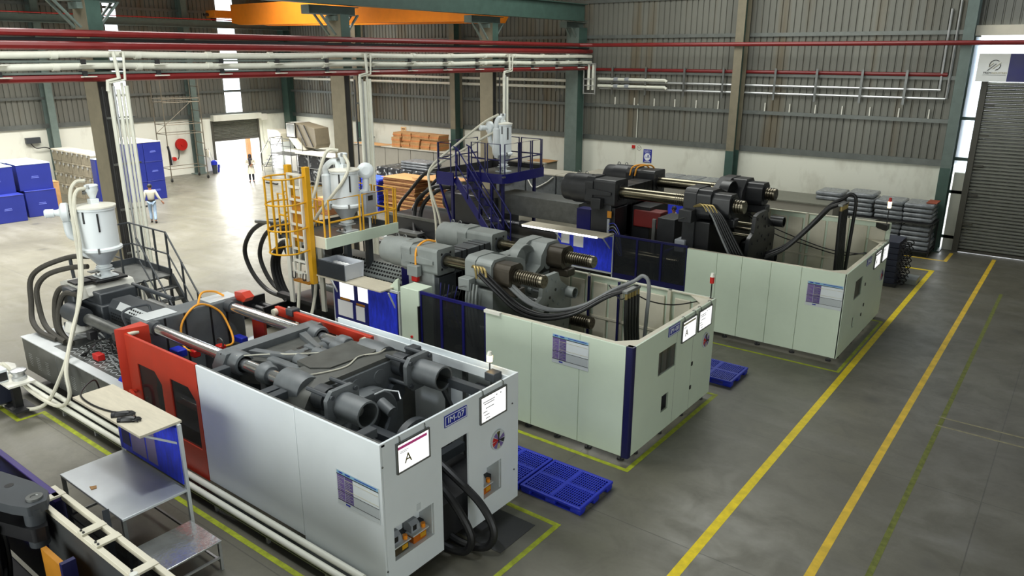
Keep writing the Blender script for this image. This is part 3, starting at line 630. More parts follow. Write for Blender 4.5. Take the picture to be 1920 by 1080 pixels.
# ------------------------------------------------------------------ shared builders
def loop(r, c, n, f): return [(c[0]+r*math.cos(2*math.pi*i/n)*f[0], c[1]+r*math.sin(2*math.pi*i/n)*f[1]) for i in range(n)]
def hopper(x, y, z, r, hn, hc, hb, label, blower, cyclone=None, box=None, motor=True):
    """hopper dryer standing on flange height z"""
    t = thing('hopper_dryer', label, 'hopper', (x, y, z)); z1 = z+hn; z2 = z1+hc; z3 = z2+hb
    b = MB(); b.box(x-.2, x+.2, y-.2, y+.2, z, z+.03); b.cyl((x, y, z+.03), (x, y, z+hn*.55), .11); b.box(x-.15, x+.15, y-.15, y+.15, z+hn*.55, z+hn*.62)
    b.lathe((x, y, z+hn*.62), (0, 0, 1), [(.12, 0), (.14, hn*.12), (.17, hn*.12), (.17, hn*.2), (.13, hn*.24), (.13, hn*.38)]); part('neck', b, WHITE, t)
    for s in (-.1, .1): part('neck_bolt', MB().cyl((x+s, y-.16, z+.03), (x+s, y-.16, z+.08), .022, n=6), STEELD, t)
    part('slide_gate', MB().box(x-.1, x+.1, y-.34, y-.12, z+hn*.5, z+hn*.56), STEELD, t)
    part('cone', MB().lathe((x, y, z1), (0, 0, 1), [(.14, 0), (r, hc), (r, hc+.02)], 32), mat('hopper_cone', (186, 192, 198), .35, .2, var=.05), t)
    b = MB().lathe((x, y, z2), (0, 0, 1), [(r+.02, -.02), (r+.045, 0), (r+.045, .05), (r+.01, .07), (r, .08), (r, hb-.06), (r+.02, hb-.05), (r+.02, hb)], 36); part('body', b, WHITE, t)
    lid = part('lid', MB().lathe((x, y, z3), (0, 0, 1), [(r+.035, 0), (r+.035, .03), (r*.6, .06), (.02, .075)], 36), WHITEG, t)
    for a in (250, 330, 200): part('clamp', MB().obox((x+(r+.04)*math.cos(R(a)), y+(r+.04)*math.sin(R(a)), z2+.03), (.02*math.cos(R(a)), .02*math.sin(R(a)), 0), (-.02*math.sin(R(a)), .02*math.cos(R(a)), 0), (0, 0, .06)), STEELD, t)
    for a, zz, h in ((298, z3-.18, .13), (318, z2+.3, .0), (340, z3-.3, .2)):
        if h: part('sight_glass', MB().obox((x+r*math.cos(R(a)), y+r*math.sin(R(a)), zz), (.015*math.cos(R(a)), .015*math.sin(R(a)), 0), (-.018*math.sin(R(a)), .018*math.cos(R(a)), 0), (0, 0, h)), BLACK, t)
    # vacuum loader on the lid
    xl, yl = x-.02, y; k = r*1.5
    K = lambda q: q*k
    part('loader_base', MB().box(xl-K(.16), xl+K(.16), yl-K(.15), yl+K(.15), z3+.04, z3+K(.3)), WHITE, t, .01)
    ld = part('loader', MB().lathe((xl, yl, z3+K(.3)), (0, 0, 1), [(K(.1), 0), (K(.11), K(.05)), (K(.21), K(.28)), (K(.22), K(.30)), (K(.22), K(.46)), (K(.24), K(.46)), (K(.24), K(.5)), (K(.2), K(.53)), (K(.05), K(.55))], 24), WHITE, t)
    part('inlet_ring', MB().cyl((xl-.02, yl-K(.2), z3+K(.55)), (xl-.05, yl-K(.3), z3+K(.55)), .045), STEELD, ld)
    part('latch', MB().obox((xl+K(.14), yl-K(.17), z3+K(.76)), (.02, .015, 0), (-.01, .015, 0), (0, 0, .04)), STEELD, ld)
    # blower
    bx, by, bz, d = blower
    d = Vector(d).normalized(); c = Vector((x+bx, y+by, z3+bz))
    part('blower', MB().lathe(c, d, [(.18, -.08), (.21, -.05), (.21, .05), (.18, .08), (.1, .1)], 24), WHITE, t)
    if motor: part('blower_motor', MB().lathe(c+d*.1, d, [(.09, 0), (.07, .05), (.07, .1), (.09, .11), (.095, .26), (.07, .29)], 18), WHITE, t)
    b = MB()
    for i in range(5):
        a = 2*math.pi*i/5; u = Vector((0, 0, 1)); v = d.cross(u).normalized(); b.obox(c-d*.085+(u*math.cos(a)+v*math.sin(a))*.1, (u*math.cos(a)+v*math.sin(a))*.05, (v*math.cos(a)-u*math.sin(a))*.022, d*.004)
    part('blower_vent', b, BLACK, t)
    part('air_duct', MB().tube([c-Vector((0, 0, .2)), c+Vector((-bx*.05, -by*.05, -.5)), (x+bx*.7, y+by*.7, z2+.25), (x+bx*.6, y+by*.6, z1+.3), (x+bx*.25, y+by*.25, z1+.2)], .085, 10), WHITE, t)
    if cyclone:
        cx, cy = x+cyclone[0], y+cyclone[1]
        part('cyclone', MB().lathe((cx, cy, z2+.1), (0, 0, 1), [(.07, -.2), (.11, -.05), (.115, 0), (.115, hb*.75), (.07, hb*.8)], 20), WHITE, t)
        part('elbow', MB().tube([(cx, cy, z2+hb*.85), (cx, cy, z3+.05), (cx+(x-cx)*.3, cy+(y-cy)*.3, z3+.2), (x+(cx-x)*.35, y+(cy-y)*.35, z3+.2), (x+(cx-x)*.3, y+(cy-y)*.3, z3+.02)], .075, 10), WHITE, t)
    if box:
        bx, by, bz = x+box[0], y+box[1], z+box[2]
        cb = part('control_box', MB().box(bx-.08, bx+.08, by-.18, by+.18, bz, bz+.62), PLASTICG, t, .01)
        part('display', MB().box(bx+.08, bx+.086, by-.1, by+.06, bz+.42, bz+.54), BLACK, cb)
        part('stand_pipe', MB().cyl((bx, by, z), (bx, by, bz), .03, n=8), WHITE, t)
    return t
def pump(x, y, z, label, d=1):
    """small lubrication pump with amber oil tank, faces +x"""
    t = thing('lubrication_pump', label, 'pump', (x, y, z))
    part('oil_tank', MB().box(x-.1, x+.1, y-.13, y+.13, z, z+.14), AMBER if d else mat('dark_oil', (70, 60, 42), .2), t, .012)
    part('tank_rim', MB().box(x-.12, x+.12, y-.16, y+.16, z+.14, z+.16), STEEL, t)
    part('sticker', MB().box(x+.1, x+.104, y+.0, y+.11, z+.04, z+.11), YEL, t)
    part('motor', MB().prism([(-.1+x, z+.16), (x+.06, z+.16), (x+.06, z+.27), (x+.0, z+.32), (x-.1, z+.32)], 'y', y-.13, y+.03), PLASTICG, t)
    part('display', MB().box(x+.06, x+.064, y-.1, y-.03, z+.19, z+.27), BLACK, t)
    part('filler_cap', MB().cyl((x+.06, y+.1, z+.16), (x+.06, y+.1, z+.22), .035, n=10), AMBERL, t)
    part('cable', MB().tube([(x-.08, y+.02, z+.3), (x-.12, y+.1, z+.42), (x-.14, y+.16, z+.4), (x-.14, y+.18, z+.25)], .01, 5), RUBBER, t)
    return t
def status_sheet(x, y0, y1, z0, z1, label, letter=True, stripe=PINK):
    """framed bright sheet hooked on an end panel that faces +x"""
    t = thing('status_board', label, 'notice board', (x, (y0+y1)/2, z0))
    f = .022
    b = MB().sheet('x', x, x+.03, [y0, y0+f, y1-f, y1], [z0, z0+f, z1-f, z1], [(y0+f, y1-f, z0+f, z1-f)]); part('frame', b, STEELD, t)
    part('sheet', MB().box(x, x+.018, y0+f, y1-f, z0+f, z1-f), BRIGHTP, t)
    for q in (.12, .88): part('hook', MB().tube([(x+.02, y0+(y1-y0)*q, z1-.01), (x+.02, y0+(y1-y0)*q, z1+.06), (x-.02, y0+(y1-y0)*q, z1+.09), (x-.06, y0+(y1-y0)*q, z1+.06)], .008, 5, 3), STEELD, t)
    if letter:
        part('stripe', MB().box(x+.018, x+.02, y0+f, y1-f-.03, z1-.1, z1-.06), stripe, t)
        text('letter', 'A', (x+.02, y0+.21, z0+.17), (0, 1, 0), (0, 0, 1), .2, GOLDINK, t)
        b = MB(); b.box(x+.018, x+.02, y0+.07, y0+.22, z1-.145, z1-.138); b.box(x+.018, x+.02, y0+.07, y0+.19, z1-.165, z1-.158); part('text_line', b, LGREY, t, stuff=True)
    else:
        b = MB()
        for i, (q, l) in enumerate(((.74, .28), (.66, .24), (.5, .2), (.38, .1), (.26, .12), (.13, .1))):
            b.box(x+.018, x+.02, y0+.07+.03*(i % 3), y0+.07+.03*(i % 3)+l, z0+(z1-z0)*q, z0+(z1-z0)*q+.012)
        b.box(x+.018, x+.02, y0+.38, y0+.41, z0+(z1-z0)*.8, z0+(z1-z0)*.84); b.box(x+.018, x+.02, y0+.48, y0+.51, z0+(z1-z0)*.8, z0+(z1-z0)*.84)
        part('text_line', b, LGREY, t, stuff=True)
    return t
def chart_board(y, x0, x1, z0, z1, label):
    """printed process chart on a panel that faces -y"""
    t = thing('process_chart', label, 'poster', ((x0+x1)/2, y, z0)); W, H = x1-x0, z1-z0
    X = lambda q: x0+W*q
    Zf = lambda q: z0+H*q
    def r(name, a, c, e, g, m, k=1): return part(name, MB().box(X(a), X(c), y-.004-.0015*k, y, Zf(e), Zf(g)), m, t)
    r('sheet', 0, 1, 0, 1, PGREY, 0); r('heading_band', .02, .98, .9, .985, LBLUE); r('purple_column', .02, .19, .14, .87, PURPLE); r('purple_column', .2, .39, .14, .87, mat('deep_purple_print', (92, 76, 132), .7, var=.15, scale=30))
    r('white_field', .4, .98, .42, .87, mat('field_print', (214, 220, 222), .7, var=.02)); r('grey_field', .4, .98, .14, .41, mat('field_grey_print', (176, 182, 184), .7, var=.02))
    b = MB()
    for q, h in ((.875, .02), (.41, .012), (.13, .012)): b.box(X(.01), X(.99), y-.008, y, Zf(q), Zf(q+h))
    part('rule', b, INK, t, stuff=True)
    b = MB()
    for q in (.77, .49): b.box(X(.2), X(.98), y-.008, y, Zf(q), Zf(q+.01))
    part('tan_rule', b, TAN, t, stuff=True)
    b = MB()
    for i in range(13): b.box(X(.03), X(.17-.04*(i % 3)), y-.0085, y, Zf(.17+.052*i), Zf(.182+.052*i)); b.box(X(.21), X(.37-.05*(i % 2)), y-.0085, y, Zf(.18+.05*i), Zf(.19+.05*i))
    part('text_line', b, LGREY, t, stuff=True)
    b = MB(); b.box(X(.07), X(.16), y-.009, y, Zf(.93), Zf(.965)); b.box(X(.22), X(.34), y-.009, y, Zf(.93), Zf(.965)); b.box(X(.44), X(.94), y-.009, y, Zf(.94), Zf(.96)); b.box(X(.2), X(.3), y-.009, y, Zf(.05), Zf(.09)); part('heading_text', b, SIGNBLUE, t, stuff=True)
    return t
def wheel_disc(x, y, z, r, label):
    t = thing('colour_dial', label, 'dial', (x, y, z-r))
    part('disc', MB().cyl((x, y, z), (x+.025, y, z), r, n=24), PGREY, t)
    cols = [PURPLE, PGREY, GOLDINK, PURPLE, REDP, REDP, PURPLE, TAN, PURPLE, INK]
    n = len(cols)
    for i, m in enumerate(cols):
        a0, a1 = 2*math.pi*i/n+.05, 2*math.pi*(i+1)/n-.05
        part('sector', MB().prism([(y, z)]+[(y+r*.86*math.cos(a0+(a1-a0)*k/3), z+r*.86*math.sin(a0+(a1-a0)*k/3)) for k in range(4)], 'x', x+.025, x+.029), m, t)
    part('pointer', MB().box(x+.03, x+.034, y-.012, y+.012, z-.05, z+r*.7), INK, t)
    return t
def name_plate(x, y0, y1, z0, z1, body, label):
    t = thing('name_plate', label, 'sign', (x, (y0+y1)/2, z0))
    part('plate', MB().box(x, x+.012, y0, y1, z0, z1), SIGNBLUE, t)
    f = .012; part('border', MB().sheet('x', x+.012, x+.0135, [y0+f, y0+2*f, y1-2*f, y1-f], [z0+f, z0+2*f, z1-2*f, z1-f], [(y0+2*f, y1-2*f, z0+2*f, z1-2*f)]), LWHITE, t)
    text('lettering', body, (x+.014, (y0+y1)/2, (z0+z1)/2), (0, 1, 0), (0, 0, 1), (z1-z0)*.72, LWHITE, t, width=(y1-y0)*.72)
    return t
def hollow(b, p0, d, l, r, n=20):
    """open tube with visible inside"""
    return b.lathe(p0, d, [(r*.3, 0), (r, 0), (r, l), (r*.86, l), (r*.86, l*.25), (r*.3, l*.25)], n)
def beacon(x, y, z, h, label, lit=True, m=None):
    t = thing('signal_lamp', label, 'lamp', (x, y, z))
    part('pole', MB().cyl((x, y, z), (x, y, z+h*.6), .014, n=8), BLACK if not lit or m else STEELD, t)
    part('lens', MB().cyl((x, y, z+h*.6), (x, y, z+h*.85), .045, .05, n=12), LAMPON if lit else REDP, t)
    part('cap', MB().cyl((x, y, z+h*.85), (x, y, z+h), .05, .03, n=12), (m or WHITEG), t)
    return t
# ------------------------------------------------------------------ nearest white machine
M1 = thing('injection_moulding_machine', 'nearest injection machine: white enclosure, red orange guard doors, grey toggle clamp', 'machine', (-12.4, 7.3, 0))
b = MB(); b.box(-18.4, -13.3, 5.98, 8.7, .3, 1.08); part('injection_base', b, DARK, M1)
for i in range(3):
    x0 = -18.4+i*1.7; part('base_panel', MB().box(x0+.005, x0+1.69, 5.9, 5.98, .32, 1.1), TREAD, M1, .008)
b = MB()
for i in range(3):
    for gx in (.25, .65, 1.1):
        for k in range(3):
            for j in range(7): b.box(-18.4+i*1.7+gx+k*.06, -18.4+i*1.7+gx+.04+k*.06, 5.894, 5.9, .5+j*.045, .51+j*.045)
part('vent_slots', b, ALU, M1, stuff=True)
part('tread_cover', MB().box(-18.4, -13.1, 5.98, 8.7, 1.08, 1.11), STEEL if 0 else TREAD, M1)
part('edge_strip', MB().box(-18.42, -13.1, 5.88, 6.08, 1.1, 1.125), STEEL, M1, .005)
part('cover_plate', MB().box(-18.4, -17.2, 6.08, 8.6, 1.11, 1.122), STEEL, M1)
b = MB()
for i in range(46):
    for j in range(11):
        if i < 14: continue
        s = .035 if (i+j) % 2 else -.035
        b.obox((-18.3+i*.115, 6.2+j*.12, 1.112), (.035, s, 0), (-s*.2, .035*.2, 0), (0, 0, .003))
part('tread_bumps', b, STEEL, M1, stuff=True)
for x in (-18, -16.4, -14.8, -13.5): part('foot', MB().cyl((x, 6.3, 0), (x, 6.3, .3), .06, n=10), DARK, M1)
b = MB(); b.box(-13.2, -6.75, 6.2, 8.5, .12, .75); part('clamp_bed', b, DARK, M1)
# fixed platen
b = MB(); b.box(-14.05, -13.5, 6.35, 8.45, .75, 2.4); pl = part('fixed_platen', b, GREY, M1, .03)
b = MB()
for y in (6.75, 7.15, 7.7, 8.05): b.box(-13.5, -13.494, y-.02, y+.02, 1.2, 2.38); b.box(-13.92, -13.5, y-.02, y+.02, 2.4, 2.403) if 0 else None
part('platen_slot', b, BLACK, pl)
for y0, y1 in ((6.42, 7.05), (7.75, 8.4)): part('top_cover', MB().box(-13.98, -13.56, y0, y1, 2.4, 2.42), STEEL, pl, .006)
part('handrail', MB().tube([(-14.1, 6.3, 2.2), (-14.15, 6.3, 2.5), (-14.15, 6.75, 2.52), (-14.1, 6.8, 2.4)], .025, 8, 4), GREYD, pl)
TB = ((6.5, 2.28), (8.1, 2.28), (6.5, .98), (8.1, .98))
for y, z in TB: part('tie_bar', MB().cyl((-13.5, y, z), (-8.4, y, z), .1, n=24), CHROME, M1)
for y, z in TB[:2]: part('bar_collar', MB().cyl((-13.5, y, z), (-13.3, y, z), .13, n=24), GREYD, M1)
# moving platen
mp = part('moving_platen', MB().prism([(6.2, .8), (8.4, .8), (8.4, 2.25), (8.28, 2.46), (6.32, 2.46), (6.2, 2.25)], 'x', -11.02, -10.75), GREY, M1, .02)
for y, z in TB: part('bar_bushing', MB().lathe((-11.0, y, z), (1, 0, 0), [(.17, 0), (.2, .05), (.2, .42), (.18, .46), (.14, .47), (.13, .3)], 24), GREY, mp)
part('platen_web', MB().prism([(-10.75, 6.5), (-10.2, 6.75), (-9.95, 6.95), (-9.95, 7.65), (-10.2, 7.85), (-10.75, 8.1)], 'z', 1.9, 2.33), OILY, mp, .02)
for s in (-1, 1): part('rib', MB().prism([(-10.72, 7.3+s*.45), (-9.9, 7.3+s*.2), (-9.9, 7.3+s*.28), (-10.72, 7.3+s*.6)], 'z', 2.3, 2.42), GREY, mp, .015)
for x0, x1, y0, y1 in ((-10.35, -10.1, 6.95, 7.2), (-10.35, -10.1, 7.4, 7.62)): part('web_opening', MB().box(x0, x1, y0, y1, 2.325, 2.336), BLACK, mp)
# toggle links and cross pins
for y in (6.83, 7.18, 7.58, 7.95): part('toggle_link', MB().box(-10.3, -9.2, y-.08, y+.08, 1.95, 2.38), GREY, M1, .03)
for x in (-10.2, -9.7): part('toggle_pin', MB().cyl((x, 6.7, 2.2), (x, 8.1, 2.2), .15, n=18), GREY, M1)
part('link_cover', MB().prism([(-9.6, 6.85), (-9.2, 6.8), (-8.95, 7.0), (-8.9, 7.9), (-9.05, 8.1), (-9.6, 8.0)], 'z', 2.4, 2.475), OILY, M1, .012)
for y in (7.05, 7.42, 7.8): part('pin_cap', MB().cyl((-9.85, y, 2.36), (-9.5, y, 2.36), .11, n=18), GREY, M1)
for y in (6.5, 8.1):
    part('sleeve_ring', MB().lathe((-10.05, y, 2.28), (1, 0, 0), [(.11, 0), (.15, 0), (.17, .03), (.17, .2), (.14, .24), (.11, .24)], 24), GREY, M1)
    part('sleeve_post', MB().box(-10.0, -9.85, y-.1, y+.1, .8, 2.2), GREY, M1, .02)
# tail platen
tp = part('tail_platen', MB().prism([(6.15, .75), (6.12, 2.05), (6.3, 2.33), (6.6, 2.45), (8.0, 2.45), (8.3, 2.38), (8.5, 2.15), (8.5, .75)], 'x', -9.38, -8.6), OILY, M1, .05)
part('rear_face', MB().prism([(6.45, .85), (6.45, 2.1), (6.65, 2.38), (7.95, 2.38), (8.15, 2.1), (8.15, .85)], 'x', -8.62, -8.55), GREY, tp, .01)
for y, s_ in ((6.5, -1), (8.1, 1)): part('bar_boss', MB().lathe((-9.45, y, 2.26), (1, 0, 0), [(.11, 0), (.22, 0), (.26, .04), (.27, .4), (.24, .6)], 24), GREY, tp)
for y in (7.18, 7.66): part('lightening_hole', MB().lathe((-8.552, y, 2.2), (1, 0, 0), [(.02, .001), (.1, .002), (.1, .004), (.02, .005)], 18), BLACK, tp); part('hole_rim', MB().lathe((-8.552, y, 2.2), (1, 0, 0), [(.1, 0), (.125, 0), (.12, .015), (.1, .015)], 20), GREY, tp)
for y in (6.5, 8.1):
    nb = part('nut_plate', MB().prism([(y-.3, 2.28-.18), (y-.18, 2.28-.3), (y+.22, 2.28-.3), (y+.3, 2.28-.2), (y+.3, 2.28+.2), (y+.2, 2.28+.28), (y-.2, 2.28+.28), (y-.3, 2.28+.16)], 'x', -8.14, -8.06), GREY, tp, .015)
    b = MB(); hollow(b, (-8.06, y, 2.28), (1, 0, 0), .52, .205, 24); part('bar_cover', b, GREY, tp)
    part('bar_end', MB().cyl((-8.0, y, 2.28), (-7.72, y, 2.28), .08, n=16), STEELD, tp)
    for dy, dz in ((-.22, -.2), (.22, -.2), (-.22, .2), (.22, .2)): part('standoff_bolt', MB().cyl((-8.6, y+dy, 2.28+dz), (-8.02, y+dy, 2.28+dz), .035, n=10), GREYD, tp)
    part('ring_gear', MB().cyl((-8.6, y, 2.28), (-8.35, y, 2.28), .19, n=24), GREYD, tp)
# mould height drive and ejector ring
part('drive_ring', MB().lathe((-8.55, 7.3, 1.6), (1, 0, 0), [(.34, 0), (.5, 0), (.54, .03), (.54, .2), (.5, .24), (.34, .24), (.34, .02)], 32), GREY, tp)
part('ring_disc', MB().cyl((-8.56, 7.95, 1.85), (-8.44, 7.95, 1.85), .17, n=20), GREYD, tp)
m = part('hydraulic_motor', MB().box(-8.56, -8.25, 7.05, 7.3, 1.98, 2.14), GREY, tp, .01)
part('motor_drum', MB().cyl((-8.1, 7.25, 2.03), (-7.85, 7.25, 1.93), .09, n=14), GREY, m)
part('oil_line', MB().pipe([(-8.2, 7.22, 2.14), (-8.1, 7.35, 2.2), (-7.95, 7.5, 2.16), (-7.85, 7.44, 2.08)], .014, 6), STEEL, m)
for y in (6.75, 7.05): part('slide_beam', MB().box(-8.4, -6.75, y-.08, y+.08, 1.5, 1.68), GREYD, M1, .008)
part('core_block', MB().box(-8.3, -7.6, 6.55, 6.95, 1.1, 1.35), DARK, M1, .02)
part('end_flange', MB().cyl((-7.5, 7.3, 1.5), (-7.38, 7.3, 1.5), .42, n=28), GREYD, M1)
for i in range(10):
    a = i*math.pi/5; part('flange_bolt', MB().cyl((-7.38, 7.3+.33*math.cos(a), 1.5+.33*math.sin(a)), (-7.3, 7.3+.33*math.cos(a), 1.5+.33*math.sin(a)), .04, n=6), GREYD, M1)
part('cross_beam', MB().bar((-7.45, 6.3, 1.0), (-7.45, 8.4, 1.0), .14, .16), GREYD, M1)
# enclosure
EX0, EXm, EX1, EY0, EY1, EZ0, EZ1 = -10.83, -8.3, -6.55, 5.8, 8.76, .2, 2.43
b = MB(); b.box(EX0, EXm-.004, EY0, EY0+.035, .33, EZ1); part('side_panel', b, WHITE, M1, .006)
b = MB(); b.box(EXm+.004, EX1, EY0, EY0+.035, .2, EZ1); part('side_panel', b, WHITE, M1, .006)
b = MB().sheet('x', EX1-.035, EX1, [EY0+.036, 5.98, 6.76, 6.95, 7.54, 7.88, 8.32, EY1], [EZ0, .575, 1.1, 1.89, EZ1], [(6.95, 7.54, EZ0-1, 1.89), (5.98, 6.76, .575, 1.1), (7.88, 8.32, .575, 1.1)]); part('end_panel', b, WHITE, M1)
for y0, y1 in ((5.98, 6.76), (7.88, 8.32)):
    b = MB(); b.box(EX1-.3, EX1-.29, y0, y1, .575, 1.1); b.box(EX1-.3, EX1-.036, y0, y0+.01, .575, 1.1); b.box(EX1-.3, EX1-.036, y1-.01, y1, .575, 1.1); b.box(EX1-.3, EX1-.036, y0, y1, .565, .575); b.box(EX1-.3, EX1-.036, y0, y1, 1.1, 1.11); part('pump_niche', b, WHITE, M1)
part('label_plate', MB().box(EX1, EX1+.004, 6.42, 6.5, 1.14, 1.24), PGREY, M1)
b = MB(); b.box(EX0-.0, -8.9, EY1-.03, EY1, .3, EZ1); part('rear_panel', b, WHITE, M1, .006)
b = MB(); b.box(-8.89, EX1-.036, EY1-.03, EY1, .3, EZ1); part('rear_panel', b, WHITE, M1, .006)
b = MB(); b.box(-12.2, EX1-.036, EY1-.12, EY1-.03, EZ1-.14, EZ1-.1); b.box(-12.2, EX1-.036, EY1-.16, EY1-.13, EZ1-.2, EZ1-.04); part('rear_top_rail', b, WHITE, M1, .004)
b = MB(); b.box(-13.3, EX1-.04, EY1-.54, EY1-.42, EZ1-.34, EZ1-.2); part('guard_track', b, GREYD, M1)
b = MB(); b.box(EX0, EX1, EY0+.036, EY0+.09, EZ1-.05, EZ1-.02); part('front_top_rail', b, STEELD, M1)
for x in (-10.55, -9.25, -9.05, -7.1): part('roller_bracket', MB().box(x-.08, x+.08, EY0+.04, EY0+.4, EZ1-.2, EZ1-.07), GREYD, M1, .01)
for x in (-11.9, -8.6, -6.85): part('roller_bracket', MB().box(x-.1, x+.1, EY1-.36, EY1-.16, EZ1-.12, EZ1+.02), GREYD, M1, .015)
for x0, x1, z0 in ((-8.2, -7.5, 1.3), (-7.2, -7.0, 1.2)): part('inner_brace', MB().bar((x0, EY1-.2, z0+.8), (x1, EY1-.3, z0), .06), GREYD, M1)
for x in (-8.0, -7.6, -7.0): part('inner_post', MB().box(x-.04, x+.04, EY1-.1, EY1-.04, .4, 2.2), STEELD, M1)
part('inner_box', MB().box(-7.35, -6.95, EY1-.22, EY1-.06, 1.7, 2.05), GREYD, M1)
for y, z in ((5.83, 2.1), (5.83, .5), (8.6, 1.95), (8.65, .75)): part('panel_screw', MB().cyl((EX1, y, z), (EX1+.012, y, z), .014, n=8), STEELD, M1)
# red guard door in front, with two smoked windows
RX0, RX1 = -13.25, -10.85
ws = [(-12.8, -12.02, 1.05, 1.95), (-11.72, -10.95, 1.05, 1.95)]
b = MB().sheet('y', EY0+.0, EY0+.05, [RX0+.1, -12.8, -12.02, -11.72, -10.95, RX1], [.3, .85, 1.05, 1.95, EZ1], [(a, c, .85, f) for a, c, e, f in ws]); gd = part('guard_door', b, RED, M1)
for a, c, e, f in ws: part('window', MB().box(a, c, EY0+.02, EY0+.03, .85, f), SMOKED, gd)
for a, c, e, f in ws: part('window_corner', MB().prism([(c, f), (c, f-.2), (c-.2, f)], 'y', EY0, EY0+.05), RED, gd)
part('door_handle', MB().tube([(-13.0, EY0, 1.35), (-13.0, EY0-.1, 1.4), (-12.85, EY0-.14, 1.42), (-12.75, EY0-.12, 1.3), (-12.75, EY0-.1, .95), (-12.8, EY0, .9)], .03, 8, 4), RED, gd)
part('door_post', MB().prism([(RX0-.04, EY0-.1), (RX0+.09, EY0+.02), (RX0+.2, EY0+.42), (RX0-.1, EY0+.42)], 'z', .3, 2.5), RED, M1, .008)
part('door_bolt', MB().cyl((RX0+.12, EY0+.06, 2.4), (RX0+.12, EY0+.25, 2.4), .04, n=10), CREAM, M1)
b = MB(); b.box(-12.4, -9.6, 8.44, 8.52, 2.22, 2.4); part('rear_guard_beam', b, RED, M1, .006)
for x in (-12.35, -11.0, -9.75): part('guard_roller', MB().cyl((x, 8.36, 2.3), (x, 8.44, 2.3), .07, n=14), CREAM, M1)
part('rear_guard_post', MB().box(-13.02, -12.62, 8.3, 8.36, .8, 2.1), RED, M1)
part('rear_guard_end', MB().prism([(-13.55, 2.35), (-13.25, 2.35), (-13.15, 2.45), (-13.3, 2.55), (-13.55, 2.52)], 'y', 8.3, 8.5), RED, M1)
# injection unit
b = MB(); b.box(-17.9, -16.5, 6.9, 7.8, 1.15, 1.95); part('injection_carriage', b, GREYD, M1, .03)
part('rear_block', MB().box(-17.9, -17.35, 6.7, 8.0, 1.5, 2.2), GREYD, M1, .04)
part('feed_block', MB().box(-17.5, -16.6, 6.95, 7.75, 1.9, 2.2), GREYD, M1, .03)
b = MB(); b.box(-17.5, -16.9, 7.05, 7.75, 2.36, 2.41); b.box(-17.35, -17.05, 7.2, 7.6, 2.0, 2.36); b.box(-17.5, -17.1, 6.7, 7.1, 2.36, 2.41); part('hopper_stand', b, BLACK, M1, .006)
part('injection_motor', MB().cyl((-17.4, 6.6, 1.75), (-16.7, 6.6, 1.75), .2, n=20), GREYD, M1)
part('barrel_cover', MB().prism([(7.0, 1.6), (7.0, 1.95), (7.12, 2.1), (7.5, 2.1), (7.62, 1.95), (7.62, 1.6)], 'x', -16.4, -14.3), GREYD, M1, .01)
b = MB()
for i in range(12):
    for j in range(2): b.obox((-15.5+i*.09, 7.03+j*.045, 1.99+j*.055), (.03, 0, 0), (0, .012, .014), (0, -.003, .003))
for i in range(20):
    for j in range(3): b.box(-16.3+i*.09, -16.25+i*.09, 6.994, 7.0, 1.68+j*.07, 1.71+j*.07)
part('cover_perforation', b, BLACK, M1, stuff=True)
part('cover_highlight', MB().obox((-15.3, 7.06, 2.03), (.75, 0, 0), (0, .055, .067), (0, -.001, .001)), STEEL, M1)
for y in (6.65, 8.0): 
    cy_ = part('injection_cylinder', MB().cyl((-16.6, y, 1.72), (-14.6, y, 1.72), .12, n=20), STEELD, M1); part('cylinder_head', MB().cyl((-14.75, y, 1.72), (-14.5, y, 1.72), .16, n=20), GREYD, cy_)
part('guide_rod', MB().cyl((-17.0, 7.85, 2.15), (-15.2, 7.85, 2.15), .05, n=10), GREYD, M1)
b = MB(); b.prism([(-18.25, 2.0), (-18.3, 2.2), (-17.9, 2.32), (-17.0, 2.3), (-16.9, 2.1), (-17.3, 1.95)], 'y', 6.85, 7.9); part('wrapped_cover', b, BAGFILM if 0 else mat('white_wrap', (205, 204, 196), .4, bump=.6, bscale=6), M1, .03)
b = MB(); b.lathe((-16.95, 6.55, 1.35), (0, 0, 1), [(.02, .3), (.22, .28), (.28, .1), (.2, 0), (.03, .02)], 12); part('wrapped_bundle', b, mat('white_wrap', (205, 204, 196), .4), M1)
def bulk_hose(pts, r, m, par, name='hose'): return part(name, MB().tube(pts, r, 9, 6), m, par)
for pts in ([(-17.9, 7.4, 2.75), (-18.3, 7.15, 2.72), (-18.75, 6.7, 2.5), (-18.98, 6.5, 2.2), (-18.9, 6.4, 1.7), (-18.6, 6.25, 1.35), (-18.1, 6.2, 1.2), (-17.4, 6.25, 1.17)],
            [(-17.8, 7.3, 2.55), (-18.2, 7.05, 2.5), (-18.55, 6.7, 2.35), (-18.7, 6.5, 2.05), (-18.55, 6.42, 1.6), (-18.2, 6.35, 1.3), (-17.6, 6.3, 1.2), (-17.1, 6.3, 1.17)],
            [(-17.5, 6.85, 2.1), (-17.95, 6.75, 2.15), (-18.15, 6.65, 1.9), (-18.1, 6.55, 1.5), (-17.8, 6.45, 1.25), (-17.3, 6.4, 1.17)],
            [(-17.2, 6.8, 2.1), (-17.6, 6.65, 2.1), (-17.75, 6.55, 1.8), (-17.7, 6.45, 1.4), (-17.4, 6.4, 1.2), (-16.9, 6.35, 1.17)]): bulk_hose(pts, .06, mat('dusty_hose', (58, 55, 48), .7, var=.25, scale=20), M1, 'hydraulic_hose')
for pts in ([(-18.3, 7.15, 2.72), (-18.25, 7.15, 2.0), (-18.1, 7.2, 1.3)],): part('hose_stand', MB().pipe(pts, .04), GREYD, M1)
random.seed(3)
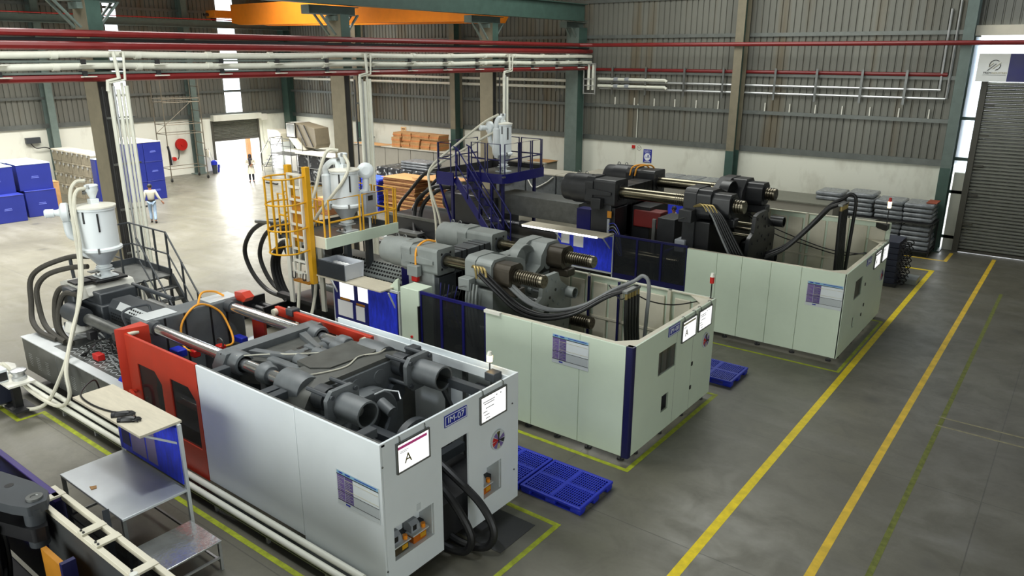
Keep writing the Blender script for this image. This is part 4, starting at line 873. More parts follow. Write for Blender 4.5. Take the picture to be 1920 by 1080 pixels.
for i in range(9):
    x = -16.8+random.random()*2.6; y = 6.2+random.random()*.5
    P = [(x, y, 1.14)]+[(x+random.uniform(-.4, .4), y+random.uniform(-.15, .25), 1.15+random.random()*.35) for _ in range(3)]+[(x+random.uniform(-.3, .3), y+.3, 1.5)]
    part('cable', MB().tube(P, .018, 6, 4), RUBBER if i % 3 else GREYHOSE, M1)
random.seed(12)
for i in range(16):
    x, y, z = -17.6+random.random()*3.2, 6.45+random.random()*.5, 1.15+random.random()*.75
    if i % 2: part('valve_block', MB().box(x-.09, x+.09, y-.08, y+.08, z, z+.12+.1*random.random()), (DARK, GREYD, BLACK)[i % 3], M1, .01)
    else: part('rigid_pipe', MB().tube([(x, y, z), (x+.15, y-.05, z+.15), (x+.4, y-.05, z+.12), (x+.55, y+.05, z-.05)], .025, 7, 4), (BLACK, STEELD, GREYD)[i % 3], M1)
part('red_coupling', MB().box(-15.75, -15.5, 6.25, 6.4, 1.13, 1.26), REDP, M1, .01); part('blue_rag', MB().lathe((-14.2, 6.25, 1.11), (0, 0, 1), [(.22, 0), (.19, .05), (.1, .1), (.02, .12)], 9), BLUE, M1)
for x, y, z in ((-12.9, 7.75, 1.5), (-12.5, 7.4, 1.15), (-13.3, 6.55, 1.3)): part('mould_carrier', MB().box(x-.5, x+.3, y-.35, y+.35, z-.4, z), DARK, M1, .03)
part('blue_clamp', MB().box(-13.3, -13.0, 6.65, 6.85, 1.7, 1.85), BLUE, M1, .02); part('blue_clamp', MB().box(-13.2, -12.9, 7.95, 8.1, 1.62, 1.74), BLUE, M1, .02)
for pts in ([(-10.6, 6.4, 2.45), (-10.3, 6.9, 2.4), (-10.0, 7.0, 2.44), (-9.7, 7.3, 2.44), (-9.2, 7.9, 2.44), (-8.9, 8.1, 2.48)], [(-9.1, 6.4, 2.48), (-8.9, 6.8, 2.47), (-8.8, 7.2, 2.47), (-8.95, 7.6, 2.47), (-8.8, 7.9, 2.48), (-8.9, 8.2, 2.46)], [(-10.9, 6.3, 2.44), (-10.85, 7.2, 2.44), (-10.8, 8.2, 2.44)]): part('cable', MB().tube(pts, .012, 5, 5), BLACK if pts[0][0] < -10.7 else CLEARHOSE, M1)
for P in ([(-7.3, 7.25, 1.3), (-6.8, 7.2, 1.05), (-6.45, 7.2, .75), (-6.25, 7.22, .4), (-6.35, 7.2, .12), (-6.7, 7.15, .08), (-7.3, 7.1, .25)],
          [(-7.3, 7.45, 1.35), (-6.75, 7.45, 1.1), (-6.3, 7.5, .8), (-6.05, 7.5, .45), (-6.15, 7.45, .14), (-6.6, 7.35, .09), (-7.2, 7.3, .3)]): bulk_hose(P, .062, RUBBER, M1, 'drain_hose')
single('dark_mat', MB().box(-7.35, -6.0, 7.6, 8.5, 0, .006), mat('oil_mat', (58, 58, 58), .7), 'dark square mat on the floor under the end of the nearest white machine', 'mat')
# things on it
pump(EX1-.16, 6.17, .577, 'lubrication pump with dark oil, left one in the niche of the nearest white machine', 0); pump(EX1-.16, 6.53, .577, 'lubrication pump with amber oil, right one of the pair in the lower left niche')
pump(EX1-.17, 8.02, .577, 'lubrication pump alone in the small right niche under the colour dial')
status_sheet(EX1+.003, 6.07, 6.7, 1.88, 2.33, 'white sheet, glow added, with a pink stripe and letter A on the nearest white machine'); status_sheet(EX1+.003, 7.79, 8.43, 1.9, 2.35, 'white text sheet, glow added, at the top right of the nearest white machine', False)
name_plate(EX1+.002, 7.02, 7.5, 2.17, 2.35, 'IM-07', 'blue name plate IM-07 above the doorway of the nearest machine')
wheel_disc(EX1+.002, 8.22, 1.48, .17, 'round coloured status dial on the nearest white machine')
chart_board(EY0-.002, -7.45, -6.6, 1.24, 1.78, 'purple and white process chart on the side of the nearest white machine')
beacon(-7.0, 8.6, 2.3, .42, 'lit pale beacon on the far corner of the nearest white machine')
# orange sling with shackles on the fixed platen
t = thing('lifting_sling', 'yellow lifting sling with red hooks looped over the nearest machine platen', 'sling', (-13.4, 7.4, 1.6))
part('sling', MB().tube([(-13.0, 6.95, 1.75), (-13.3, 6.95, 1.8), (-13.45, 7.05, 2.2), (-13.5, 7.45, 2.47), (-13.45, 7.85, 2.25), (-13.2, 7.9, 1.9), (-12.9, 7.75, 1.72), (-12.85, 7.5, 1.72)], .022, 8), ORHOSE, t)
part('sling', MB().tube([(-13.5, 7.45, 2.47), (-13.75, 7.7, 2.6), (-13.8, 8.0, 2.55), (-13.7, 8.15, 2.44)], .022, 8), ORHOSE, t)
for x, y in ((-13.0, 7.0), (-12.85, 7.45)):
    part('hook', MB().box(x-.09, x+.09, y-.07, y+.07, 1.64, 1.78), REDP, t, .02); part('shackle', MB().tube([(x+.1*math.cos(a), y, 1.82+.09*math.sin(a)) for a in [i*math.pi/4 for i in range(9)]], .018, 6, 2), STEELD, t)
hopper(-17.2, 7.4, 2.42, .39, .28, .35, .95, 'white hopper dryer nearest, at left above the perforated barrel cover', (-.25, -.52, -.08, (-.5, -1, 0)))
t = thing('feed_hose', 'pair of long milky feed hoses hanging from the leftmost white dryer', 'hose', (-16.8, 6, 0))
part('hose', MB().tube([(-17.25, 7.3, 4.58), (-17.25, 7.1, 4.56), (-17.22, 6.95, 4.3), (-17.12, 6.88, 3.6), (-17.0, 6.8, 2.7), (-16.75, 6.5, 1.9), (-16.4, 6.1, 1.3), (-16.0, 5.7, .9), (-16.3, 5.4, .25), (-17.0, 5.1, .07), (-18.2, 4.9, .05)], .04, 8), CLEARHOSE, t)
part('hose', MB().tube([(-17.22, 7.3, 4.42), (-17.2, 7.08, 4.38), (-17.15, 6.96, 4.05), (-17.05, 6.9, 3.2), (-16.85, 6.7, 2.3), (-16.4, 6.2, 1.6), (-15.7, 5.7, 1.1), (-15.5, 5.6, .6), (-15.9, 5.5, .3), (-16.6, 5.3, .5), (-17.3, 5.15, .95), (-17.35, 5.1, .95)], .04, 8), CLEARHOSE, t)
# floor pipes in front of the machine
t = thing('floor_pipe', 'pair of white pipes on short legs along the foot of the nearest machine', 'pipe', (-12.5, 5.6, 0))
for y, z in ((5.58, .24), (5.7, .31)): part('pipe', MB().cyl((-18, y, z), (-6.9, y, z), .05, n=10), WPIPE, t)
for i in range(8): part('support_leg', MB().box(-17.4+i*1.4-.025, -17.4+i*1.4+.025, 5.6, 5.65, 0, .2), ALU, t)
part('support_rail', MB().box(-18, -6.9, 5.54, 5.74, .17, .19), STEELD, t)
# access stair behind the hopper
t = thing('access_platform', 'grey steel platform with railings and stair beside the nearest hopper', 'platform', (-18.2, 8.9, 0))
part('deck', MB().box(-19.4, -17.6, 8.2, 9.15, 1.93, 1.97), STEELD, t)
b = MB(); b.box(-19.4, -17.6, 8.17, 8.2, 1.8, 2.0); b.box(-19.43, -19.4, 8.17, 9.15, 1.8, 2.12); b.box(-19.4, -17.6, 9.13, 9.16, 1.8, 2.12); part('toe_board', b, GREYD, t)
for x in (-19.35, -17.65):
    for y in (8.22, 9.1): part('leg', MB().box(x-.03, x+.03, y-.03, y+.03, 0, 1.93), GREYD, t)
for x in (-19.38, -18.8, -18.2, -17.62): part('rail_post', MB().box(x-.02, x+.02, 9.1, 9.14, 1.97, 3.05), GREYD, t)
for x in (-18.75, -18.1): part('rail_post', MB().box(x-.02, x+.02, 8.19, 8.23, 1.97, 3.0), GREYD, t)
for z in (2.5, 3.05): part('hand_rail', MB().pipe([(-19.4, 8.6, z), (-19.4, 9.12, z), (-17.62, 9.12, z)], .022), GREYD, t)
for z in (2.5, 3.0): part('hand_rail', MB().pipe([(-18.75, 8.21, z), (-18.1, 8.21, z)], .022), GREYD, t)
for y in (8.4, 9.12):
    part('stair_stringer', MB().bar((-17.6, y, 1.95), (-15.9, y, .05), .05, .2), GREYD, t)
    part('stair_rail', MB().pipe([(-17.62, y, 3.05), (-15.9, y, 1.1), (-15.9, y, .1)], .022), GREYD, t); part('stair_rail', MB().pipe([(-17.62, y, 2.5), (-15.9, y, .6)], .018), GREYD, t)
    for k in (1, 2): part('rail_post', MB().box(-17.6+k*.57-.018, -17.6+k*.57+.018, y-.02, y+.02, 1.95-k*.64, 3.05-k*.65), GREYD, t)
for i in range(7): part('tread', MB().box(-17.55+i*.22, -17.3+i*.22, 8.42, 9.1, 1.7-i*.24, 1.73-i*.24), STEELD, t)
# drum behind
t = thing('oil_drum', 'pale grey oil drum with dark lettering behind the nearest machine', 'drum', (-14.6, 9.45, 0))
part('drum', MB().lathe((-14.6, 9.45, 0), (0, 0, 1), [(.28, 0), (.29, .02), (.29, .3), (.3, .31), (.3, .34), (.29, .35), (.29, .62), (.3, .63), (.3, .66), (.29, .67), (.29, .88), (.27, .9), (.26, .88), (.02, .88)], 28), mat('drum_grey', (188, 192, 196), .4), t)
part('dark_band', MB().lathe((-14.6, 9.45, 0), (0, 0, 1), [(.292, .05), (.294, .06), (.294, .3), (.292, .31)], 28), GREYD, t)
for i, ch in enumerate('PETRONAS'):
    a = R(-115+i*15); text('lettering', ch, (-14.6+.295*math.cos(a), 9.45+.295*math.sin(a), .5), (-math.sin(a), math.cos(a), 0), (0, 0, 1), .1, INK, t)
# steel table with canopy board, stool, loose things
t = thing('inspection_table', 'steel topped inspection table with blue back board and plywood top shelf', 'table', (-10.9, 4.5, 0))
part('table_top', MB().box(-11.85, -9.88, 3.94, 4.93, .91, .95), STEEL, t, .006)
for x, y in ((-11.82, 3.97), (-9.92, 3.97)): part('leg', MB().box(x-.025, x+.025, y-.025, y+.025, 0, .91), STEELD, t)
for x in (-11.84, -9.9): part('upright', MB().box(x-.025, x+.025, 4.91, 4.96, 0, 2.02), STEEL, t)
for z in (.98, 1.95): part('cross_rail', MB().box(-11.84, -9.9, 4.93, 4.96, z, z+.05), STEEL, t)
for y in (3.97, 4.9): part('low_rail', MB().box(-11.8, -9.95, y-.015, y+.015, .2, .24), STEELD, t)
for x in (-11.82, -9.92): part('low_rail', MB().box(x-.015, x+.015, 3.97, 4.9, .2, .24), STEELD, t)
bd = part('back_board', MB().box(-11.8, -9.93, 4.89, 4.93, 1.03, 1.97), BLUEB, t)
for x0, x1, z0, z1, m in ((-11.7, -11.45, 1.15, 1.85, SIGNN), (-11.4, -10.95, 1.1, 1.85, mat('lilac_sheet', (140, 128, 170), .5)), (-10.9, -10.62, 1.1, 1.8, mat('lilac_sheet', (140, 128, 170), .5))): part('notice', MB().box(x0, x1, 4.884, 4.89, z0, z1), m, bd)
part('top_shelf', MB().box(-12.0, -9.92, 4.37, 5.0, 2.02, 2.06), PLY, t, .004)
for x in (-11.8, -9.95): part('shelf_brace', MB().bar((x, 4.45, 2.02), (x, 4.92, 1.7), .03), STEEL, t)
t = thing('step_stool', 'low steel step table beside the steel inspection table', 'step', (-9.4, 4.45, 0))
part('top', MB().box(-9.79, -8.97, 4.0, 4.86, .46, .49), mat('scuffed_sheet', (210, 213, 213), .22, .85, var=.15, bump=.35, bscale=14), t, .006)
for x, y in ((-9.76, 4.03), (-9.0, 4.03), (-9.76, 4.83), (-9.0, 4.83)): part('leg', MB().box(x-.02, x+.02, y-.02, y+.02, 0, .46), ALU, t)
for y in (4.03, 4.83): part('low_rail', MB().box(-9.76, -9.0, y-.015, y+.015, .12, .15), ALU, t)
for x in (-9.76, -9.0): part('low_rail', MB().box(x-.015, x+.015, 4.03, 4.83, .2, .23), ALU, t)
single('wood_chip', MB().prism([(-11.1, 4.05), (-11.0, 4.03), (-10.98, 4.1), (-11.05, 4.13)], 'z', .95, .965), CARD, 'small pale scrap lying on the steel inspection table', 'scrap')
single('power_cable', MB().tube([(-12.6, 5.1, 1.25), (-12.5, 5.0, 1.7), (-12.3, 4.85, 2.1), (-12.0, 4.5, 2.08), (-11.5, 4.42, 2.075), (-10.95, 4.5, 2.075), (-10.75, 4.68, 2.075), (-10.68, 4.62, 2.075)], .014, 6), RUBBER, 'black cable curling over the plywood shelf of the steel table', 'cable')
def glove(x, y, z, a, label, m):
    t = thing('work_glove', label, 'glove', (x, y, z)); c, s = math.cos(a), math.sin(a)
    T = lambda u, v, h=0: (x+u*c-v*s, y+u*s+v*c, z+h)
    b = MB(); b.tube([T(-.13, 0, .02), T(-.06, 0, .03), T(.02, 0, .03), T(.07, 0, .025)], lambda q: .042+.012*math.sin(q*3), 8)
    for v, l in ((-.04, .085), (-.013, .11), (.014, .105), (.04, .08)): b.tube([T(.05, v, .03), T(.05+l*.6, v*1.2, .035), T(.05+l, v*1.3, .018)], .014, 6, 3)
    b.tube([T(-.03, .04, .03), T(.02, .085, .03), T(.05, .1, .02)], .015, 6, 3); part('hand', b, m, t)
    part('cuff', MB().cyl(T(-.17, 0, .025), T(-.12, 0, .025), .045, n=10), m, t); return t
glove(-10.72, 4.55, 2.06, .9, 'dark grey work glove, left one of the pair on the plywood shelf', DARK); glove(-10.48, 4.52, 2.06, .75, 'black work glove, right one of the pair on the plywood shelf', BLACK)
# granule loader cart at the left edge
t = thing('loader_cart', 'small white loader unit on a dark cart at the left frame edge', 'cart', (-17.3, 5.1, 0))
part('bin', MB().box(-18.1, -17.3, 4.75, 5.35, .12, .62), mat('dark_blue_bin', (34, 40, 58), .6), t, .03)
for x in (-17.9, -17.4):
    for y in (4.85, 5.25): part('caster', MB().cyl((x, y-.02, .06), (x, y+.02, .06), .06, n=10), BLACK, t)
part('frame', MB().box(-17.2, -16.6, 4.95, 5.35, .1, .14), DARK, t); part('column', MB().box(-17.0, -16.85, 5.05, 5.2, .14, .7), BLACK, t)
part('tray', MB().box(-17.3, -16.55, 4.9, 5.4, .7, .74), WHITEG, t)
hd = part('control_head', MB().box(-17.15, -16.9, 4.85, 5.05, .74, 1.02), WHITE, t, .02); part('keypad', MB().box(-16.9, -16.893, 4.88, 5.03, .78, .96), BLACK, hd); part('screen', MB().box(-17.1, -17.0, 4.843, 4.85, .85, .95), BLACK, hd)
part('motor_drum', MB().lathe((-16.85, 5.22, .74), (0, 0, 1), [(.14, 0), (.14, .06), (.11, .08), (.11, .15), (.15, .17), (.15, .21), (.04, .24)], 18), ALU, t)
part('plastic_sheet', MB().lathe((-18.0, 5.1, .62), (0, 0, 1), [(.48, 0), (.45, .06), (.3, .1), (.02, .12)], 12), mat('white_wrap', (205, 204, 196), .4), t)
# ------------------------------------------------------------------ the two big two-platen machines
def octo(y, z, h, c): return [(y-h, z-h+c), (y-h+c, z-h), (y+h-c, z-h), (y+h, z-h+c), (y+h, z+h-c), (y+h-c, z+h), (y-h+c, z+h), (y-h, z+h-c)]
def thread(b, x0, x1, y, z, r, pitch=.045, n=20):
    prof = [(r*.3, 0), (r*.82, 0)]; L = x1-x0; k = int(L/pitch)
    for i in range(k):
        o = i*L/k; q = L/k; prof += [(r*.82, o+q*.12), (r, o+q*.3), (r, o+q*.66), (r*.82, o+q*.84)]
    prof += [(r*.95, L-.01), (r*.95, L+.04), (r*.9, L+.06)]
    return b.lathe((x0, y, z), (1, 0, 0), prof, n)
def two_platen(M, yc, dy, z, zl, r, xc0, xc1, xp0, xp1, xm0, xm1, xn1, xe, xj, cast, dark, nut, rod, s_, threads_left=False):
    R_, h = r*2.65, r*2.5
    bed = part('machine_bed', MB().box(xc0-.4, xe+.2, yc-dy*.8, yc+dy*.8, .15, .62*s_), DARK, M)
    for y in (yc-dy*.7, yc+dy*.7): part('bed_rail', MB().box(xp1, xe+.1, y-.08, y+.08, .62*s_, .68*s_), STEELD, bed)
    # fixed platen
    fp = part('fixed_platen', MB().box(xp0+.1, xp1-.14, yc-dy-h*.8, yc+dy+h*.8, .62*s_, z-h*.5), cast, M, .03)
    part('mould_plate', MB().box(xp1-.5*s_, xp1-.02, yc-dy+h+.005, yc+dy-h-.005, .9, z+.12), mat('mould_plate_grey', (78, 82, 84), .45) if s_ < 1.1 else dark, fp, .01)
    part('platen_face', MB().box(xp1-.14, xp1-.02, yc-dy-h*.7, yc+dy+h*.7, .7, z-h-.02), dark, fp, .01)
    for q in (.18, .32, .68, .82):
        y = yc-dy+h+(2*dy-2*h)*q; part('t_slot', MB().box(xp1-.52*s_, xp1-.015, y-.018, y+.018, 1.2, z+.126), BLACK, fp)
    b = MB()
    for q in (.1, .25, .42, .58, .75, .9):
        for zz in (.15, .38): y = yc-dy+h+(2*dy-2*h)*q; b.cyl((xp1-.021, y, z-zz), (xp1-.012, y, z-zz), .018, n=8)
    part('platen_hole', b, BLACK, fp, stuff=True)
    for q in range(4): part('mould_rib', MB().prism([(xp1-.1, .95+q*.3), (xp1+.08*s_, 1.03+q*.3), (xp1+.08*s_, 1.12+q*.3), (xp1-.1, 1.12+q*.3)], 'y', yc-dy-h*.5, yc-dy+h), dark, fp)
    # moving platen
    y0, y1 = yc-dy-h, yc+dy+h
    mpl = part('moving_platen', MB().prism([(y0, .7), (y0, z+h*.75), (y0+h*.35, z+h), (yc-dy+h, z+h), (yc-.22*dy, z+h*.45), (yc+.25*dy, z+h*.45), (yc+dy-h, z+h), (y1-h*.35, z+h), (y1, z+h*.75), (y1, .7)], 'x', xm0, xm0+.28*s_), cast, M, .03)
    xr = xm0+.28*s_
    part('platen_rib', MB().prism([(yc-dy+h*.6, z+h*.95), (yc-dy*.1, z+h*.35), (yc-dy*.02, z+h*.15), (yc+.02, z-h*1.1), (yc-.12, z-h*1.2), (yc-dy*.25, z+h*.1), (yc-dy+h*.6, z+h*.6)], 'x', xr-.05, xm1-.05), cast, mpl, .02)
    part('platen_rib', MB().prism([(yc+dy-h*.7, z+h*.95), (yc+dy-h*1.4, z+h*.2), (yc+dy-h*1.5, z-h*.5), (yc+.1, z-h*1.15), (yc+.1, z-h*1.3), (yc+dy-h*1.1, z-h*.75), (yc+dy-h*.8, z), (yc+dy-h*.4, z+h*.9)], 'x', xr-.05, xm1+.02), cast, mpl, .02)
    part('bowl', MB().lathe((xr-.02, yc+.25*dy, z-.1*h), (1, 0, 0), [(.05, 0), (h*.75, .02), (h*.95, .12*s_), (h*1.05, .22*s_), (h*1.12, .22*s_), (h*1.12, 0)], 24), cast, mpl)
    part('platen_back', MB().prism([(y0+h*.2, .8), (y0+h*.2, z-h*1.1), (yc, z-h*1.15), (y1-h*.2, z-h*1.1), (y1-h*.2, .8)], 'x', xr-.02, xm1), cast if s_ < 1.1 else dark, mpl, .03)
    part('sensor_ring', MB().cyl((xm1, yc+.05, z-h*1.35), (xm1+.02, yc+.05, z-h*1.35), .035, n=10), BLACK, mpl)
    for s in (-1, 1):
        y = yc+s*dy; L = xc1-xc0
        cp = part('clamp_cylinder', MB().lathe((xc0, y, z), (1, 0, 0), [(.03, 0), (R_*.82, 0), (R_*.9, .03), (R_*.92, .07), (R_*.92, L*.38), (R_, L*.4), (R_, L)], 36), cast, M)
        part('housing', MB().prism(octo(y, z, h*1.02, h*.35), 'x', xc1-.02, xc1+.25*(xp1-xc1)), cast, cp, .02)
        part('housing', MB().prism(octo(y, z, h*.9, h*.12), 'x', xc1+.22*(xp1-xc1), xp1), cast, cp, .03)
        part('side_rib', MB().prism([(xc1+.1, z-.1), (xp1-.1, z-.05), (xp1-.1, z+.04), (xc1+.1, z+.1)], 'y', y-h*1.05, y-h*.85), cast, cp, .02)
        part('bar_seal', MB().lathe((xp1-.01, y, z), (1, 0, 0), [(r, 0), (r*1.35, 0), (r*1.35, .03), (r, .03)], 24), dark, cp)
        for a in (50, 130, 230, 310): part('face_bolt', MB().cyl((xp1-.005, y+h*.68*math.cos(R(a)), z+h*.68*math.sin(R(a))), (xp1+.008, y+h*.68*math.cos(R(a)), z+h*.68*math.sin(R(a))), .028*s_, n=10), BLACK, cp)
        for dx in (.45, .75): part('lifting_eye', MB().tube([(xc0+L*dx-.05, y, z+R_*.97), (xc0+L*dx-.03, y, z+R_+.06), (xc0+L*dx+.03, y, z+R_+.06), (xc0+L*dx+.05, y, z+R_*.97)], .012, 6, 3), STEELD, cp)
        for zz in (z, zl):
            part('tie_bar', MB().cyl((xp1-.05, y, zz), (xn1-(.5 if threads_left else .3), y, zz), r, n=26), rod, M)
            if threads_left:
                b = MB(); thread(b, xm0-.42, xm0+.02, y, zz, r*1.04, .06); part('bar_thread', b, BRONZED, M)
            b = MB(); thread(b, xn1-.2, xe, y, zz, r*1.12, .056*s_); th = part('threaded_end', b, BRONZED, M)
            b = MB()
            for a in range(5): b.cyl((xe+.055, y+r*.55*math.cos(a*1.257), zz+r*.55*math.sin(a*1.257)), (xe+.063, y+r*.55*math.cos(a*1.257), zz+r*.55*math.sin(a*1.257)), .014*s_, n=8)
            part('end_hole', b, BLACK, th, stuff=True)
            part('bar_housing', MB().prism(octo(y, zz, h*.95, h*.3), 'x', xm0-.02, xm1), cast, mpl, .03)
            k = part('split_nut', MB().prism([(y-r*1.9, zz-r*1.2), (y-r*1.3, zz-r*1.9), (y+r*1.3, zz-r*1.9), (y+r*1.9, zz-r*1.2), (y+r*1.9, zz+r*1.1), (y+r*1.1, zz+r*1.9), (y-r*1.3, zz+r*1.9), (y-r*1.9, zz+r*1.1)], 'x', xm1, xn1), nut, M, .03)
            part('nut_bore', MB().lathe((xn1-.01, y, zz), (1, 0, 0), [(r*1.02, 0), (r*1.35, 0), (r*1.5, .03), (r*1.02, .03)], 20), nut, k)
        part('nut_bracket', MB().box(xm1, xn1+.1, y-.12, y+.2, z-r*3.4, z-r*2), nut, M, .03)
        part('terminal_box', MB().box(xc1+.3, xc1+.62, y-h*1.45, y-h*1.0, z-h*1.1, z-h*.35), cast, cp, .012) if s < 0 else None
    tb = part('terminal_box', MB().box(xm0+.0, xm0+.3*s_, y0-.24*s_, y0-.02, z-h*1.1, z-h*.3), cast, mpl, .012)
    part('lever', MB().pipe([(xm0+.05, y0-.26*s_, z-h*.9), (xm0+.2, y0-.3*s_, z-h*.75), (xm0+.25, y0-.26*s_, z-h*.8)], .012, 6), STEELD, tb)
    # ejector
    T = z-(.1 if s_ < 1.1 else .26)-zl; q_ = 1.0 if s_ < 1.1 else 1.2
    E = lambda u, v: (yc+u*dy*q_, zl+v*T)
    ep = part('ejector_plate', MB().prism([E(-.68, -.05), E(-.74, .35), E(-.7, .6), E(-.5, .68), E(-.47, .96), E(-.3, 1), E(.12, 1), E(.22, .84), E(.6, .66), E(.68, .5), E(.66, .2), E(.6, -.05)], 'x', xj-.1, xj), cast, M, .02)
    for u, v in [(-.35, .9), (-.1, .92), (.05, .85), (-.3, .75), (.1, .7), (.3, .68), (-.55, .5), (-.25, .5), (-.05, .55), (.15, .45), (.35, .5), (-.5, .2), (-.2, .25), (.05, .2), (.3, .25), (.5, .3), (-.4, .05), (.0, .05), (.4, .05), (.55, .15)]:
        y, zz = E(u, v); part('plate_bolt', MB().cyl((xj, y, zz), (xj+.02, y, zz), .035*s_, n=8), cast, ep)
    for u, v in ((.52, .6), (-.62, .46)) if s_ < 1.1 else ((.6, .72), (.3, .1)):
        y, zz = E(u, v); b = MB(); hollow(b, (xj-.1, y, zz), (1, 0, 0), .3*s_, .125*s_); part('ejector_cylinder', b, cast, ep)
    for u, v in ((-.2, .62), (.02, .72)): y, zz = E(u, v); part('plate_hole', MB().cyl((xj-.01, y, zz), (xj+.006, y, zz), .035, n=10), BLACK, ep)
    for u, v in ((-.4, .8), (-.45, .6), (.1, .6)):
        y, zz = E(u, v); part('guide_rod', MB().cyl((xm1-.1, y, zz), (xj-.05, y, zz), .035*s_, n=10), rod if s_ > 1.1 else CHROME, ep); part('rod_flange', MB().cyl((xm1, y, zz), (xm1+.1, y, zz), .1*s_, n=14), cast, ep)
    return fp, mpl
def enclosure(M, x0, x1, y0, y1, z0, z1, seams, m, end_holes, post=None, rear_z=None, rear_x0=None):
    xs = [x0]+seams+[x1-.14 if post else x1]
    for a, c in zip(xs, xs[1:]): part('side_panel', MB().box(a+.004, c-.004, y0, y0+.035, z0, z1), m, M, .006)
    if post: part('corner_post', MB().prism([(x1-.14, y0), (x1-.02, y0), (x1, y0+.03), (x1, y0+.12), (x1-.14, y0+.12)], 'z', z0-.02, z1), post, M, .01)
    ya = y0+(.12 if post else .0); us = sorted({ya, y1}|{q for hh in end_holes for q in hh[:2]}); zs = sorted({z0, z1}|{q for hh in end_holes for q in hh[2:]})
    part('end_panel', MB().sheet('x', x1-.035, x1, us, zs, end_holes), m, M)
    rz = rear_z or z1; rx = rear_x0 or x0; n = 4
    for i in range(n):
        a, c = rx+(x1-rx)*i/n, rx+(x1-rx)*(i+1)/n; part('rear_panel', MB().box(a+.004, c-.004, y1-.035, y1, z0, rz), m, M, .006)
        b = MB(); b.box(a-.04, a+.04, y1-.12, y1-.036, z0, rz); part('rear_stiffener', b, CREAM, M)
        b = MB(); b.box(a+.12, (a+c)/2-.03, y1-.08, y1-.036, z0+.1, rz-.16); part('rear_inset', b, CREAM, M, .02); b = MB(); b.box((a+c)/2+.03, c-.12, y1-.08, y1-.036, z0+.1, rz-.16); part('rear_inset', b, CREAM, M, .02); part('rear_rail', MB().box(a+.04, c-.04, y1-.1, y1-.036, (z0+rz)*.52, (z0+rz)*.52+.05), CREAM, M)
    b = MB(); b.box(x0, x1-.036, y0+.036, y0+.13, z1-.02, z1); part('top_flange', b, CREAM, M)
    b = MB(); b.box(x1-.13, x1-.036, y0+.13, y1-.036, z1-.02, z1); part('top_flange', b, CREAM, M)
    b = MB(); b.box(rx, x1-.036, y1-.1, y1-.036, rz-.02, rz); part('top_flange', b, CREAM, M)
    for (cx, cy, sx, sy) in ((x1-.04, y0+.04, -1, 1), (x1-.04, y1-.04, -1, -1)): part('gusset', MB().prism([(cx, cy), (cx+sx*.55, cy), (cx, cy+sy*.55)], 'z', z1-.035, z1-.02), CREAM, M)
    for q in range(5):
        x = x0+.3+(x1-x0-.5)*q/4
        f = part('levelling_foot', MB().cyl((x, y0+.12, .03), (x, y0+.12, z0+.3), .018, n=8), STEELD, M); part('foot_pad', MB().cyl((x, y0+.12, 0), (x, y0+.12, .035), .07, n=12), DARK, f)
    for q in range(4):
        y = y0+.5+(y1-y0-.7)*q/3
        f = part('levelling_foot', MB().cyl((x1-.12, y, .03), (x1-.12, y, z0+.3), .018, n=8), STEELD, M); part('foot_pad', MB().cyl((x1-.12, y, 0), (x1-.12, y, .035), .07, n=12), DARK, f)
    part('drip_tray', MB().box(x0+.2, x1-.6, y0+.4, y1-.6, .05, .1), BLACK, M)
    for i in range(2): part('inner_beam', MB().box(x0+.2, x1-.4, y0+.6+i*1.6, y0+.8+i*1.6, .12, .34), DARK, M)
def guard(M, x0, x1, y, z0, z1, n, frame, mid=None):
    """framed guard windows facing -y"""
    t = .06; us = [x0]
    for i in range(n):
        a, c = x0+(x1-x0)*i/n, x0+(x1-x0)*(i+1)/n; us += [a+t/2, c-t/2]
    us.append(x1); us = sorted(set(us)); zs = [z0, z0+t]+([mid, mid+.16] if mid else [])+[z1-t, z1]
    holes = []
    for i in range(n):
        a, c = x0+(x1-x0)*i/n+t/2, x0+(x1-x0)*(i+1)/n-t/2
        for e, f in (((z0+t, mid), (mid+.16, z1-t)) if mid else ((z0+t, z1-t),)): holes.append((a, c, e, f))
    g = part('guard_frame', MB().sheet('y', y, y+.05, us, zs, holes), frame, M)
    for a, c, e, f in holes: part('window', MB().box(a, c, y+.02, y+.028, e, f), SMOKED, g)
    return g
# middle machine
M2 = thing('injection_moulding_machine', 'middle injection machine: pale green enclosure with blue corner post, grey clamp cylinders', 'machine', (-11, 12.95, 0))
two_platen(M2, 13.02, .97, 2.8, 1.35, .132, -12.92, -12.12, -12.1, -11.05, -10.2, -9.5, -9.08, -8.42, -8.75, GREYL, GREYD, BROWNNUT, BRONZE, 1.0)
enclosure(M2, -9.1, -5.75, 11.05, 14.7, .13, 2.3, [-7.95, -6.85], MINT, [(12.1, 12.84, 1.39, 1.87), (12.33, 12.62, .55, .9)], NAVYD, rear_x0=-9.9)
part('end_window', MB().box(-5.775, -5.765, 12.1, 12.84, 1.39, 1.87), SMOKED, M2)
b = MB(); b.box(-6.05, -6.04, 12.33, 12.62, .55, .9); b.box(-6.05, -5.79, 12.33, 12.335, .55, .9); b.box(-6.05, -5.79, 12.615, 12.62, .55, .9); b.box(-6.05, -5.79, 12.33, 12.62, .54, .55); b.box(-6.05, -5.79, 12.33, 12.62, .9, .91); part('valve_niche', b, STEELD, M2)
v = part('air_filter', MB().cyl((-5.9, 12.45, .6), (-5.9, 12.45, .78), .04, n=10), SIGNBLUE, M2); part('filter_head', MB().box(-5.96, -5.84, 12.4, 12.52, .78, .84), STEEL, v)
for y in (12.85, 13.63): part('door_gap', MB().box(-5.751, -5.7495, y-.003, y+.003, .13, 2.3), GREYD, M2)
for y, z in ((13.65, 1.15), (13.65, .62)): part('door_latch', MB().box(-5.75, -5.735, y-.03, y+.03, z-.04, z+.04), BLACK, M2)
